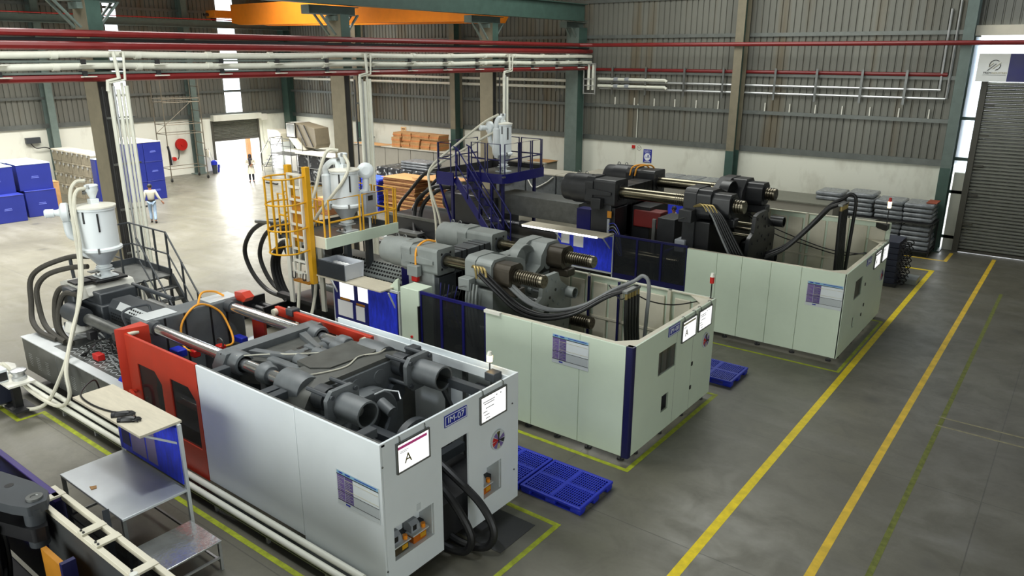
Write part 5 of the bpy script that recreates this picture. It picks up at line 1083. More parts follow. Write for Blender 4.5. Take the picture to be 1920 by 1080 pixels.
guard(M2, -10.95, -9.12, 11.08, .2, 2.34, 3, NAVY); guard(M2, -11.6, -9.95, 14.62, .2, 2.25, 3, NAVY)
for x in (-8.8, -8.0): part('inner_post', MB().box(x-.025, x+.025, 14.5, 14.55, .2, 2.28), NAVYD, M2)
cb = part('control_cabinet', MB().box(-11.52, -10.97, 11.05, 11.5, .2, 2.35), MINT, M2, .01); part('push_button', MB().cyl((-11.2, 11.05, 1.25), (-11.2, 11.02, 1.25), .03, n=10), REDP, cb); part('cabinet_side_rail', MB().box(-10.99, -10.955, 11.03, 11.1, .9, 2.0), BLACK, cb)
part('rail_bracket', MB().box(-9.1, -8.7, 11.0, 11.08, 2.28, 2.34), WHITEG, M2)
# injection side of the middle machine
part('injection_bed', MB().box(-17.2, -12.9, 12.1, 13.9, .15, .75), BLACK, M2, .02)
for y in (12.05, 14.0): part('bed_rail', MB().box(-17.4, -12.6, y-.1, y+.1, .75, .85), DARK, M2)
part('barrel_guard', MB().prism([(12.4, 1.45), (12.4, 1.85), (12.65, 2.15), (13.2, 2.15), (13.45, 1.85), (13.45, 1.45)], 'x', -15.6, -12.5), GREYL, M2, .015)
b = MB()
for i in range(30):
    for j in range(4): b.obox((-15.45+i*.098, 12.45+j*.065, 1.92+j*.075), (.03, 0, 0), (0, .016, .018), (0, -.004, .004))
    for j in range(4): b.box(-15.48+i*.098, -15.42+i*.098, 12.394, 12.4, 1.5+j*.09, 1.55+j*.09)
part('guard_perforation', b, BLACK, M2, stuff=True)
part('injection_cylinder', MB().cyl((-15.8, 12.2, 1.3), (-14.2, 12.2, 1.3), .1, n=18), GREYL, M2); part('piston_rod', MB().cyl((-14.3, 12.2, 1.3), (-12.6, 12.2, 1.3), .05, n=14), CHROME, M2)
part('motor_housing', MB().lathe((-17.6, 12.9, 2.0), (1, 0, 0), [(.05, 0), (.45, 0), (.5, .1), (.5, 1.1), (.4, 1.3), (.3, 1.6)], 24), STEELD, M2)
part('inner_frame', MB().sheet('y', 11.6, 11.66, [-16.3, -16.15, -15.0, -14.85], [.9, 2.7, 2.85], [(-16.15, -15.0, .5, 2.7)]), WHITEG, M2)
part('hinge_block', MB().box(-15.5, -15.2, 12.2, 12.6, 2.2, 2.5), BLACK, M2, .02)
part('rear_cover', MB().box(-14.9, -12.9, 14.1, 14.2, .9, 1.9), MINT, M2); part('rear_cover_post', MB().box(-15.05, -14.9, 14.05, 14.2, .9, 2.05), WHITEG, M2)
part('blue_stand', MB().box(-12.75, -12.45, 12.3, 12.7, .6, 2.3), NAVY, M2)
part('mint_shroud', MB().prism([(-12.6, 1.55), (-11.95, 1.95), (-11.95, 2.35), (-12.0, 2.35), (-12.6, 1.75)], 'y', 11.4, 11.46), MINT, M2)
part('number_plate', MB().box(-11.9, -11.6, 11.78, 11.785, 1.9, 2.0), PAPER, M2)
for P in ([(-17.8, 12.5, 2.75), (-18.5, 12.5, 2.6), (-19.2, 12.5, 2.2), (-19.6, 12.5, 1.6), (-19.4, 12.55, .95), (-18.8, 12.6, .5), (-17.9, 12.6, .42)], [(-17.7, 12.8, 2.7), (-18.3, 12.8, 2.5), (-18.95, 12.8, 2.1), (-19.3, 12.8, 1.5), (-19.1, 12.8, .95), (-18.6, 12.8, .55), (-17.7, 12.8, .42)]): bulk_hose(P, .065, RUBBER, M2, 'hydraulic_hose')
for k in range(3): bulk_hose([(-16.6, 12.2+k*.1, 2.2), (-17.2, 12.2+k*.1, 2.3), (-17.75, 12.2+k*.1, 1.8), (-17.8, 12.2+k*.1, 1.2), (-17.4, 12.2+k*.1, .6), (-16.5, 12.2+k*.1, .4)], .06, RUBBER, M2, 'hydraulic_hose')
part('hose_bracket', MB().box(-18.0, -17.4, 12.35, 12.95, 2.6, 2.72), DARK, M2, .01)
for k in range(2): part('hose_union', MB().cyl((-18.75, 12.42+.28*k, 2.62-.05*k), (-17.5, 12.45+.28*k, 2.74), .055, n=10), STEELD, M2)
for y in (11.5, 11.75, 12.0): part('floor_line_pipe', MB().cyl((-18.4, y, .3), (-15.2, y, .3), .09, n=12), BLACK, M2)
for x in (-18.3, -17.2): part('pipe_stand', MB().box(x-.03, x+.03, 11.35, 12.15, 0, .6), BLACK, M2)
b = MB(); b.lathe((-15.0, 11.6, .1), (0, 0, 1), [(.1, 0), (.2, .1), (.15, .25), (.22, .35), (.1, .5), (.12, .6), (.03, .65)], 8); part('valve_cluster', b, STEELD, M2, .01)
# hose bridge of the middle machine
def hose_tower(M, x, y, z, zs, s_, ends, back, m2):
    tw = part('hose_tower', MB().box(x-.06, x+.06, y-.28*s_, y+.28*s_, z-.1, z-.04), STEELD, M, .008)
    part('tower_post', MB().box(x-.05, x+.03, y+.2*s_, y+.3*s_, zs, z-.04), GREYL if s_ < 1.1 else BLACKM, tw)
    for i in range(5):
        yy = y-.24*s_+.12*s_*i
        part('hose_fitting', MB().cyl((x+.02, yy, z-.1), (x+.02, yy, z-.24), .032*s_, n=8), mat('brass', (160, 142, 92), .4, .7), tw)
        bulk_hose([(x+.02, yy, z-.22), (x+.03, yy+.01, z-.8), (x+.05+.02*i, yy*.6+y*.4, zs+.5), (x+.04, yy*.5+y*.5, zs)], .042*s_, RUBBER, M, 'drop_hose')
        P = [(x-.04, yy, z-.06)]+[(q[0], q[1]+(i-2)*.05*s_, q[2]+(i % 2)*.05) for q in ends]
        bulk_hose(P, .034*s_, RUBBER, M, 'swing_hose')
    for k in range(2):
        P = [(q[0]+.06*k, q[1]+.25*s_+.06*k, q[2]+.1) for q in ends[::-1]]+[(x-.1, y+.3*s_, z+.02), (x+.06, y+.36*s_, z+.14), (x+.2, y+.36*s_, z-.02), (x+.2, y+.34*s_, z-.7), (x+.16, y+.3*s_, zs)]
        bulk_hose(P, .04*s_, m2, M, 'swing_hose')
hose_tower(M2, -6.85, 12.95, 2.78, .8, 1.0, [(-7.3, 12.75, 2.5), (-7.8, 12.4, 2.15), (-8.3, 12.0, 2.05), (-8.75, 11.75, 2.2), (-9.2, 11.62, 2.55), (-9.65, 11.6, 2.85)], 1, GREYHOSE)
for k in range(4): part('hose_elbow', MB().tube([(-9.95+k*.05, 11.66, 2.93), (-9.86+k*.08, 11.6, 2.98), (-9.78+k*.09, 11.56, 2.92), (-9.74+k*.09, 11.55, 2.74)], .026, 8, 3), mat('brass', (160, 142, 92), .4, .7), M2)
for k in range(4): part('rigid_pipe', MB().tube([(-10.0+k*.09, 11.55, 2.6), (-10.0+k*.09, 11.5, 2.2), (-9.95+k*.1, 11.5, 1.7), (-9.85+k*.12, 11.5, 1.2)], .022, 7, 4), GREYL, M2)
for k in range(6): part('cable', MB().tube([(-10.9+k*.12, 11.7, 2.4), (-10.85+k*.1, 11.6, 1.9), (-10.8+k*.15, 11.65, 1.3)], .012, 5, 4), BLACK if k % 2 else SIGNN, M2)
part('inner_cable', MB().tube([(-6.9, 13.1, 2.6), (-6.7, 13.5, 2.35), (-6.4, 14.0, 2.2), (-6.0, 14.45, 2.25)], .014, 5, 5), BLACK, M2); part('inner_cable', MB().tube([(-8.2, 14.4, 2.2), (-7.8, 14.2, 2.0), (-7.3, 13.6, 2.3), (-6.9, 13.1, 2.6)], .014, 5, 5), BLACK, M2)
part('orange_sling', MB().tube([(-11.6, 12.3, 3.12), (-11.65, 12.05, 3.18), (-11.68, 11.78, 3.05), (-11.66, 11.7, 2.75), (-11.64, 11.7, 2.45)], .025, 7, 5), ORHOSE, M2); part('sling_hook', MB().box(-11.74, -11.56, 11.62, 11.72, 2.3, 2.46), REDP, M2, .02); part('sling_hook', MB().tube([(-11.65, 11.66, 2.3), (-11.75, 11.66, 2.15), (-11.65, 11.66, 2.02), (-11.57, 11.66, 2.12)], .025, 7, 4), STEELD, M2)
# yellow ladder and white platform with dryer
t = thing('access_platform', 'pale deck with yellow railings and caged yellow ladder carrying a white dryer', 'platform', (-14.8, 12.2, 0))
part('deck', MB().box(-15.75, -13.95, 11.1, 13.35, 2.84, 2.9), TREAD, t)
b = MB(); b.box(-13.98, -13.93, 11.05, 13.4, 2.8, 3.07); part('fascia', b, MINT, t, .004); b = MB(); b.box(-14.55, -13.98, 11.05, 11.1, 2.8, 3.07); part('fascia', b, CREAM, t, .004)
b = MB(); b.box(-15.8, -15.75, 11.05, 13.4, 2.8, 3.05); b.box(-15.75, -13.98, 13.35, 13.4, 2.8, 3.05); part('toe_board', b, GREYD, t)
for x, y in ((-15.6, 12.6), (-14.2, 12.6), (-15.6, 11.9), (-14.2, 11.9)): part('leg', MB().box(x-.07, x+.07, y-.07, y+.07, .75, 2.84), GREYD, t)
def ypanel(x0, y0, x1, y1):
    r = .025; P = lambda u, z: (x0+(x1-x0)*u, y0+(y1-y0)*u, z)
    part('railing', MB().pipe([P(0, 2.92), P(0, 3.95), P(1, 3.95), P(1, 2.92)], r), YEL, t); part('mid_rail', MB().pipe([P(0, 3.42), P(1, 3.42)], r), YEL, t)
ypanel(-14.5, 11.12, -14.05, 11.12); ypanel(-13.96, 11.2, -13.96, 12.15); ypanel(-13.96, 12.25, -13.96, 13.0); ypanel(-13.96, 13.08, -13.96, 13.36); ypanel(-14.05, 13.37, -14.75, 13.37); ypanel(-14.85, 13.37, -15.7, 13.37); ypanel(-15.77, 13.3, -15.77, 12.3); ypanel(-15.77, 12.2, -15.77, 11.3); ypanel(-15.7, 11.07, -15.15, 11.07)
for x in (-14.98, -14.52): part('ladder_stile', MB().box(x-.022, x+.022, 10.86, 10.92, 1.95, 4.55), WHITEG, t)
for i in range(9): part('rung', MB().box(-14.97, -14.53, 10.86, 10.92, 2.1+i*.3, 2.15+i*.3), WHITEG, t)
for x in (-15.06, -14.4): part('ladder_post', MB().box(x-.07, x+.07, 10.9, 11.03, 1.9 if x > -15 else 2.7, 4.72), YEL, t, .006)
b = MB(); b.box(-14.96, -14.54, 10.93, 10.945, 2.9, 4.0); part('ladder_backing', b, YELD, t)
for z in (2.75, 3.3, 3.9, 4.5):
    part('cage_hoop', MB().tube([(-15.06, 10.95, z)]+[(-14.74-.42*math.cos(R(a)), 10.55-.42*math.sin(R(a)), z) for a in range(0, 181, 20)]+[(-14.42, 10.95, z)], .022, 6, 2), YEL, t)
for a in (0, 36, 72, 108, 144, 180): part('cage_strap', MB().box(-14.74-.42*math.cos(R(a))-.02, -14.74-.42*math.cos(R(a))+.02, 10.55-.42*math.sin(R(a))-.012, 10.55-.42*math.sin(R(a))+.012, 2.75, 4.5), YEL, t)
b = MB(); b.box(-15.05, -14.45, 10.85, 11.0, 1.88, 1.93); part('ladder_foot', b, YELD, t)
for x in (-14.95, -14.55): part('foot_clamp', MB().tube([(x-.05, 10.82, 2.15), (x-.05, 10.8, 2.0), (x+.05, 10.8, 2.0), (x+.05, 10.82, 2.15)], .015, 6, 3), BLACK, t)
hopper(-14.75, 12.4, 2.9, .345, .32, .33, .9, 'white hopper dryer on the platform with yellow railings', (.16, .56, -.06, (.8, -.6, .1)), cyclone=(-.38, -.26), box=(.3, .5, .35), motor=False)
t = thing('feed_hose', 'milky feed hoses from the dryer inside the yellow railings to the floor', 'hose', (-15.5, 11.5, 0))
part('hose', MB().tube([(-14.8, 12.3, 4.95), (-14.95, 12.1, 4.95), (-15.05, 11.95, 4.6), (-15.15, 11.75, 3.9), (-15.3, 11.45, 3.1), (-15.35, 11.35, 2.5), (-15.3, 11.2, 1.7), (-15.1, 10.9, .8), (-14.9, 10.5, .1), (-14.6, 10.1, .05), (-14.2, 9.85, .05)], .04, 8), CLEARHOSE, t); part('hose', MB().tube([(-14.6, 12.3, 4.85), (-14.45, 12.3, 4.6), (-14.5, 12.1, 4.2), (-15.0, 11.6, 3.3), (-15.0, 11.4, 2.6), (-14.7, 11.25, 1.8), (-14.6, 10.9, .9), (-14.7, 10.5, .12), (-14.4, 10.1, .05), (-14.0, 9.8, .05)], .04, 8), CLEARHOSE, t)
# board and shelf of the middle machine
def board_stand(lab, X0, X1, Y, z0, z1, sh, notices, m_board):
    t = thing('notice_stand', lab, 'notice board', ((X0+X1)/2, Y, 0))
    for x in (X0, X1): part('upright', MB().box(x-.025, x+.025, Y, Y+.05, 0, z1+.05), STEEL, t)
    bd = part('back_board', MB().box(X0+.03, X1-.03, Y-.01, Y+.03, z0, z1), m_board, t)
    for z in (z0-.06, z1): part('cross_rail', MB().box(X0, X1, Y-.015, Y+.035, z, z+.05), STEEL, t)
    part('top_shelf', MB().box(sh[0], sh[1], sh[2], sh[3], z1+.05, z1+.085), PLY, t, .004)
    for x0, x1, a, c, m in notices: part('notice', MB().box(x0, x1, Y-.018, Y-.01, a, c), m, bd)
    for x in (X0+.15, X1-.1): part('shelf_brace', MB().bar((x, sh[2]+.1, z1+.05), (x, Y-.01, z1-.35), .03), STEEL, t)
    return t
navyboard = mat('navy_board', (22, 26, 110), .6, var=.3, scale=10)
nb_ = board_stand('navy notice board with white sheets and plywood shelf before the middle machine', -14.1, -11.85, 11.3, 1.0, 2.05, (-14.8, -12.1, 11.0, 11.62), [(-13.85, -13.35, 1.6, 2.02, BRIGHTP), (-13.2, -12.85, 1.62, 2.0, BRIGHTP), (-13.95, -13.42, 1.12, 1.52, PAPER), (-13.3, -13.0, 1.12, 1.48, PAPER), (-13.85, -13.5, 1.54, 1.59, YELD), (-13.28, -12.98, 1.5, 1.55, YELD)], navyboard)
part('felt_panel', MB().box(-12.85, -11.9, 11.282, 11.29, 1.03, 2.03), BLUEB, nb_)
b3 = board_stand('bright blue notice board with plywood shelf before the farthest machine', -12.65, -10.68, 18.9, 1.05, 2.12, (-13.65, -10.7, 18.35, 18.95), [(-12.5, -12.2, 1.7, 2.1, PAPER), (-12.05, -11.7, 1.65, 2.1, PAPER)], BLUEB)
part('shelf_edge_lamp', MB().box(-13.6, -10.9, 18.33, 18.36, 2.15, 2.2), TUBELIT, b3)
t = thing('parts_crate', 'grey crate wrapped in clear film on the plywood shelf beside the yellow ladder', 'crate', (-14.2, 11.4, 2.14))
b = MB().sheet('z', 0, 1, [0, 1], [0, 1], [])
def tray(b, x0, x1, y0, y1, z0, z1, t=.03, tp=.04):
    b.box(x0+tp, x1-tp, y0+tp, y1-tp, z0, z0+t)
    for q in ((x0, y0, x1, y0), (x0, y1, x1, y1), (x0, y0, x0, y1), (x1, y0, x1, y1)):
        sx = tp if q[0] == q[2] and q[0] == x0 else (-tp if q[0] == q[2] else 0); sy = tp if q[1] == q[3] and q[1] == y0 else (-tp if q[1] == q[3] else 0)
        cx, cy = (q[0]+q[2])/2+sx/2, (q[1]+q[3])/2+sy/2; hx, hy = (q[2]-q[0])/2, (q[3]-q[1])/2
        b.obox((cx, cy, (z0+z1)/2), (hx or t/2, 0, 0), (0, hy or t/2, 0), (-sx/2, -sy/2, (z1-z0)/2))
    return b
part('tub', tray(MB(), -14.25, -13.3, 11.02, 11.6, 2.145, 2.52), mat('pale_crate', (196, 200, 208), .35, var=.05), t); part('film', MB().sheet('y', 10.985, 10.99, [-14.28, -13.27], [2.15, 2.55], []), PCLEAR, t)
for i in range(12): part('moulded_part', MB().lathe((-14.1+i % 6*.13, 11.18+i//6*.24, 2.18), (0, 0, 1), [(.02, .25), (.06, .24), (.07, .1), (.05, 0)], 8), PAPER, t)
# name plates, sheets, charts
name_plate(-5.748, 12.44, 12.92, 2.09, 2.28, 'IM-08', 'blue name plate IM-08 on the end of the middle machine'); status_sheet(-5.748, 13.03, 13.69, 1.78, 2.23, 'white sheet, glow added, with letter A on the middle machine', True, TAN); status_sheet(-5.748, 13.8, 14.46, 1.79, 2.24, 'white text sheet, glow added, at the corner of the middle machine', False)
wheel_disc(-5.748, 14.26, 1.49, .17, 'round coloured status dial on the middle machine'); chart_board(11.048, -7.46, -6.65, 1.62, 2.2, 'purple and white process chart on the side of the middle machine')
beacon(-5.85, 14.62, 2.3, .55, 'unlit red beacon on a black pole at the far corner of the middle machine', False)
# farthest machine
M3 = thing('injection_moulding_machine', 'farthest injection machine: pale green enclosure and black clamp castings', 'machine', (-10, 20.65, 0))
two_platen(M3, 20.65, 1.22, 3.36, 1.55, .168, -12.68, -11.75, -11.7, -10.78, -8.6, -7.85, -7.35, -7.1, -6.9, BLACKM, BLACK, BLACKM, BRONZE, 1.25, True)
enclosure(M3, -8.12, -4.05, 18.38, 22.78, .13, 2.28, [-7.27, -6.6, -5.85, -5.1], MINT, [(19.38, 20.1, 1.37, 1.87), (19.56, 19.8, .56, .87)], None, rear_z=2.78, rear_x0=-8.6)
part('end_window', MB().box(-4.075, -4.065, 19.38, 20.1, 1.37, 1.87), SMOKED, M3)
b = MB(); b.box(-4.35, -4.34, 19.56, 19.8, .56, .87); b.box(-4.35, -4.09, 19.56, 19.565, .56, .87); b.box(-4.35, -4.09, 19.795, 19.8, .56, .87); b.box(-4.35, -4.09, 19.56, 19.8, .55, .56); part('valve_niche', b, STEELD, M3)
for y, z in ((20.45, 1.55), (20.6, .95), (20.45, .72)): part('door_latch', MB().box(-4.05, -4.035, y-.03, y+.03, z-.04, z+.04), BLACK, M3)
guard(M3, -10.4, -8.14, 18.42, .2, 2.34, 3, NAVYD, 1.05)
part('corner_bracket', MB().prism([(-4.1, 22.4), (-4.1, 22.74), (-4.45, 22.74)], 'z', 2.6, 2.76), BLACK, M3)
# injection side
part('injection_bed', MB().box(-21.2, -13.2, 19.7, 21.6, .15, 1.35), BLACKM, M3, .02); part('bed_slot', MB().box(-19.9, -19.2, 19.694, 19.7, .75, 1.05), BLACK, M3)
for y in (19.75, 21.55): part('bed_rail', MB().box(-21.0, -13.0, y-.06, y+.06, 1.35, 1.45), STEELD, M3)
part('barrel_box', MB().box(-16.0, -12.7, 20.15, 21.15, 2.0, 2.68), STEELD, M3, .01)
part('injection_cylinder', MB().cyl((-14.8, 19.9, 1.8), (-12.4, 19.9, 1.8), .12, n=16), BLACKM, M3); part('piston_rod', MB().cyl((-16.3, 19.9, 1.8), (-14.8, 19.9, 1.8), .06, n=12), CHROME, M3)
part('motor_block', MB().box(-18.0, -16.0, 20.0, 21.4, 1.45, 2.5), BLACKM, M3, .04); part('motor', MB().lathe((-18.6, 20.5, 2.1), (1, 0, 0), [(.05, 0), (.35, 0), (.4, .08), (.4, .8), (.3, .9)], 24), DARK, M3)
part('motor_shroud', MB().prism([(-18.7, 1.45), (-18.7, 2.2), (-18.5, 2.55), (-18.2, 2.6), (-18.0, 2.4), (-18.0, 1.45)], 'y', 20.9, 21.3), NAVY, M3)
part('blue_stand', MB().box(-12.6, -12.1, 19.9, 20.3, .5, 2.6), NAVY, M3); part('blue_stand', MB().box(-16.5, -15.6, 19.4, 19.6, .1, 1.3), NAVYD, M3)
part('step_board', MB().box(-20.2, -19.0, 19.2, 19.6, .85, .95), STEELD, M3)
part('base_tube', MB().cyl((-20.9, 19.0, .45), (-14.0, 19.0, .45), .1, n=12), BLACK, M3); part('edge_rail', MB().box(-20.8, -15, 19.1, 19.25, .6, .66), STEEL, M3)
for P in ([(-18.1, 20.5, 3.3), (-18.9, 20.5, 3.2), (-19.7, 20.5, 3.0), (-20.6, 20.5, 2.2), (-21.2, 20.5, 1.6), (-21.3, 20.5, 1.1), (-20.9, 20.4, .7), (-20.2, 20.3, .5)], [(-18.0, 20.9, 3.2), (-18.7, 20.9, 3.1), (-19.4, 20.9, 2.8), (-20.2, 20.9, 2.1), (-20.8, 20.9, 1.5), (-20.8, 20.8, 1.0), (-20.3, 20.6, .6)]): bulk_hose(P, .065, RUBBER, M3, 'hydraulic_hose')
for P in ([(-18.3, 20.3, 2.65), (-18.9, 20.1, 2.6), (-19.6, 19.95, 2.1), (-19.8, 19.9, 1.5), (-19.5, 19.6, .9), (-18.8, 19.4, .6)], [(-18.3, 20.5, 2.6), (-18.8, 20.3, 2.5), (-19.4, 20.1, 2.0), (-19.6, 20.0, 1.4), (-19.2, 19.7, .85), (-18.6, 19.5, .6)]): bulk_hose(P, .075, RUBBER, M3, 'hydraulic_hose')
# mould between the platens of the farthest machine
part('mould_half', MB().box(-9.6, -9.05, 19.5, 20.4, .9, 2.75), BLACKM, M3, .02); part('mould_guide', MB().box(-9.72, -9.62, 19.42, 19.5, .9, 2.7), STEELD, M3)
part('mould_half', MB().box(-10.7, -10.1, 20.0, 21.2, 1.0, 2.9), BLACK, M3, .02); part('red_mould_block', MB().box(-10.6, -9.7, 19.9, 20.4, 2.3, 2.8), REDP if 0 else mat('dull_red', (110, 24, 20), .5), M3, .03)
part('connector_strip', MB().box(-11.0, -10.93, 19.05, 19.12, 1.5, 2.6), PLASTICG, M3)
for k in range(7): part('signal_cable', MB().tube([(-10.95, 19.06, 2.45-k*.1), (-10.7, 18.98, 2.5-k*.1), (-10.5, 18.95, 2.2-k*.1), (-10.4, 18.95, 1.6)], .014, 5, 4), GREYHOSE if k % 2 else SIGNBLUE, M3)
part('warning_tag', MB().box(-11.0, -10.86, 19.04, 19.05, 2.64, 2.84), YELD, M3)
part('junction_box', MB().box(-8.75, -8.45, 18.9, 19.6, 2.0, 2.35), PLASTICG, M3, .02)
for k in range(6): part('signal_cable', MB().tube([(-8.75, 18.95+k*.03, 2.1), (-8.95-k*.03, 18.92, 1.9), (-9.0-k*.04, 18.9, 1.5), (-9.05, 18.9, 1.0)], .015, 5, 4), SIGNBLUE if k % 2 else NAVY, M3)
hose_tower(M3, -4.95, 20.95, 3.55, .9, 1.15, [(-5.35, 20.9, 3.25), (-5.75, 20.75, 2.7), (-6.2, 20.5, 2.15), (-6.6, 20.2, 1.9)], 1, RUBBER)
for k in range(6): part('swing_hose', MB().tube([(-8.0+k*.05, 19.0, 3.35), (-7.75+k*.06, 18.95, 3.15), (-7.5+k*.07, 18.95, 2.7), (-7.15+k*.08, 18.95, 2.1), (-6.8+k*.09, 18.95, 1.6)], .032, 7, 5), RUBBER if k else GREYHOSE, M3)
for k in range(4): part('hose_elbow', MB().tube([(-8.3, 19.0, 3.3), (-8.1+k*.09, 18.97, 3.4), (-7.98+k*.1, 18.95, 3.34), (-7.9+k*.1, 18.95, 3.22)], .024, 7, 3), mat('brass', (160, 142, 92), .4, .7), M3)
part('inner_cable', MB().tube([(-8.0, 21.9, 2.8), (-7.2, 22.2, 2.35), (-6.2, 22.4, 2.0), (-5.4, 22.4, 1.85), (-4.6, 22.3, 1.9), (-4.2, 22.0, 2.1)], .016, 5, 6), BLACK, M3); part('inner_cable', MB().tube([(-8.0, 21.9, 2.75), (-7.1, 22.2, 2.15), (-6.2, 22.4, 1.9), (-5.2, 22.4, 1.75), (-4.5, 22.3, 1.95)], .016, 5, 6), BLACK, M3)
for k in range(2): part('orange_sling', MB().tube([(-11.6+k*.18, 21.4, 3.55), (-11.55+k*.18, 21.5, 3.82), (-11.35+k*.2, 21.9, 3.86), (-11.3+k*.18, 22.2, 3.7)], .025, 6, 5), ORHOSE, M3)
name_plate(-4.048, 20.3, 20.78, 2.06, 2.24, 'IM-09', 'blue name plate on the end of the farthest machine'); status_sheet(-4.048, 21.15, 21.82, 1.79, 2.24, 'white sheet, glow added, with letter A on the farthest machine', True, INK); status_sheet(-4.048, 22.03, 22.71, 1.79, 2.24, 'white text sheet, glow added, at the corner of the farthest machine', False)
wheel_disc(-4.048, 22.35, 1.37, .17, 'round coloured status dial on the farthest machine'); chart_board(18.378, -4.93, -4.08, 1.36, 1.98, 'purple and white process chart on the side of the farthest machine')
beacon(-4.15, 22.6, 2.78, .72, 'lit orange red beacon on a black pole at the far corner of the farthest machine', True, REDP)
# blue platform with stair and dryer
t = thing('access_platform', 'dark blue steel platform with railings and stair carrying the farthest dryer', 'platform', (-16.2, 20.4, 0))
part('deck', MB().box(-17.0, -15.35, 19.65, 21.9, 3.3, 3.35), TREAD, t); part('deck', MB().box(-17.6, -16.85, 18.85, 19.65, 3.3, 3.35), TREAD, t)
b = MB(); b.prism([(-16.9, 19.6), (-15.6, 19.6), (-15.42, 19.65), (-15.33, 19.8), (-15.33, 21.95), (-15.37, 21.95), (-15.37, 19.82), (-15.44, 19.68), (-15.6, 19.64), (-16.9, 19.64)], 'z', 3.1, 3.42); part('fascia', b, NAVY, t, .004)
b = MB(); b.box(-17.62, -16.85, 18.82, 18.86, 3.0, 3.44); part('fascia', b, NAVY, t, .004); b = MB(); b.box(-17.64, -17.6, 18.82, 21.9, 3.2, 3.5); b.box(-17.6, -15.35, 21.9, 21.94, 3.2, 3.5); part('toe_board', b, DARK, t)
for x, y in ((-16.95, 18.9), (-15.5, 19.8), (-15.5, 21.6), (-17.0, 21.6), (-15.9, 19.7), (-16.4, 19.7)): part('leg', MB().box(x-.045, x+.045, y-.045, y+.045, .9 if y < 19.2 else 1.3, 3.3), NAVYD, t)
part('knee_brace', MB().bar((-17.55, 18.9, 3.05), (-16.98, 18.9, 1.6), .07, .05), NAVY, t); part('sill', MB().bar((-17.0, 18.9, 1.6), (-15.3, 18.9, 1.45), .06, .14), NAVY, t)
def bpanel(x0, y0, x1, y1):
    r = .024; P = lambda u, z: (x0+(x1-x0)*u, y0+(y1-y0)*u, z)
    part('railing', MB().pipe([P(0, 3.36), P(0, 4.4), P(1, 4.4), P(1, 3.36)], r), NAVYD, t); part('mid_rail', MB().pipe([P(0, 3.88), P(1, 3.88)], r), NAVYD, t)
bpanel(-17.58, 18.88, -17.0, 18.88); bpanel(-17.6, 18.95, -17.6, 19.9); bpanel(-17.6, 20.0, -17.6, 21.0); bpanel(-16.75, 19.66, -16.15, 19.66); bpanel(-16.05, 19.66, -15.5, 19.66); bpanel(-15.38, 19.75, -15.38, 20.5); bpanel(-15.38, 20.6, -15.38, 21.2); bpanel(-15.38, 21.3, -15.38, 21.88); bpanel(-15.45, 21.9, -16.3, 21.9); bpanel(-16.4, 21.9, -17.3, 21.9)
for y in (18.92, 19.58):
    part('stair_stringer', MB().bar((-16.85, y, 3.25), (-15.1, y, 1.2), .04, .22), NAVY, t); part('stair_rail', MB().pipe([(-16.9, y, 4.3), (-16.75, y, 4.25), (-15.0, y, 2.15), (-15.0, y, 1.2)], .022), NAVY, t); part('stair_rail', MB().pipe([(-16.85, y, 3.8), (-15.05, y, 1.65)], .02), NAVY, t)
    for k in range(4): part('rail_post', MB().box(-16.8+k*.5-.02, -16.8+k*.5+.02, y-.02, y+.02, 3.2-k*.6, 4.25-k*.6), NAVY, t)
for i in range(8): part('tread', MB().box(-16.8+i*.22, -16.55+i*.22, 18.94, 19.56, 3.05-i*.255, 3.08-i*.255), STEELD, t)
hopper(-16.1, 20.6, 3.35, .275, .3, .3, 1.02, 'white hopper dryer on the dark blue platform', (-.4, -.25, -.12, (-.4, -1, 0)), cyclone=(-.05, -.33))
t = thing('feed_hose', 'milky feed hoses slanting down from the dryer on the blue platform', 'hose', (-17.5, 19.5, .5))
for k in range(2): part('hose', MB().tube([(-16.15, 20.4, 5.3-.5*k), (-16.6, 20.1, 5.0-.5*k), (-17.2, 19.4, 4.3-.3*k), (-17.75, 18.75, 3.6-.1*k), (-17.85, 18.7, 3.0), (-17.6+.2*k, 18.7, 1.8), (-17.5+.3*k, 18.6, .7), (-17.4+.3*k, 18.5, .1)], .04, 8), CLEARHOSE, t)
# ------------------------------------------------------------------ boxes by the far left wall
def boxm(x, y, z, lx, ly, lz, body, lid, label, group, lip=.03, mark=True, rot=0., nm='blue_box'):
    """corrugated plastic box: front faces +x"""
    t = thing(nm, label, 'box', (x, y, z), group); c, s = math.cos(rot), math.sin(rot)
    b = MB(); b.obox((x, y, z+(lz-lip)/2), (lx/2*c, lx/2*s, 0), (-ly/2*s, ly/2*c, 0), (0, 0, (lz-lip)/2)); part('body', b, body, t, .015)
    b = MB(); b.obox((x, y, z+lz-lip/2+.002), ((lx/2+.01)*c, (lx/2+.01)*s, 0), (-(ly/2+.01)*s, (ly/2+.01)*c, 0), (0, 0, lip/2)); part('lid', b, lid, t, .008)
    if mark:
        b = MB()
        for zz, wd in ((.52, .14), (.47, .16)): b.obox((x+(lx/2+.002)*c, y+(lx/2+.002)*s, z+lz*zz), (.003*c, .003*s, 0), (-wd*s, wd*c, 0), (0, 0, .014))
        part('printed_mark', b, mat('faint_print', (96, 108, 190), .6, var=0), t, stuff=True)
    return t
g = 'blue boxes stacked at the left frame edge'
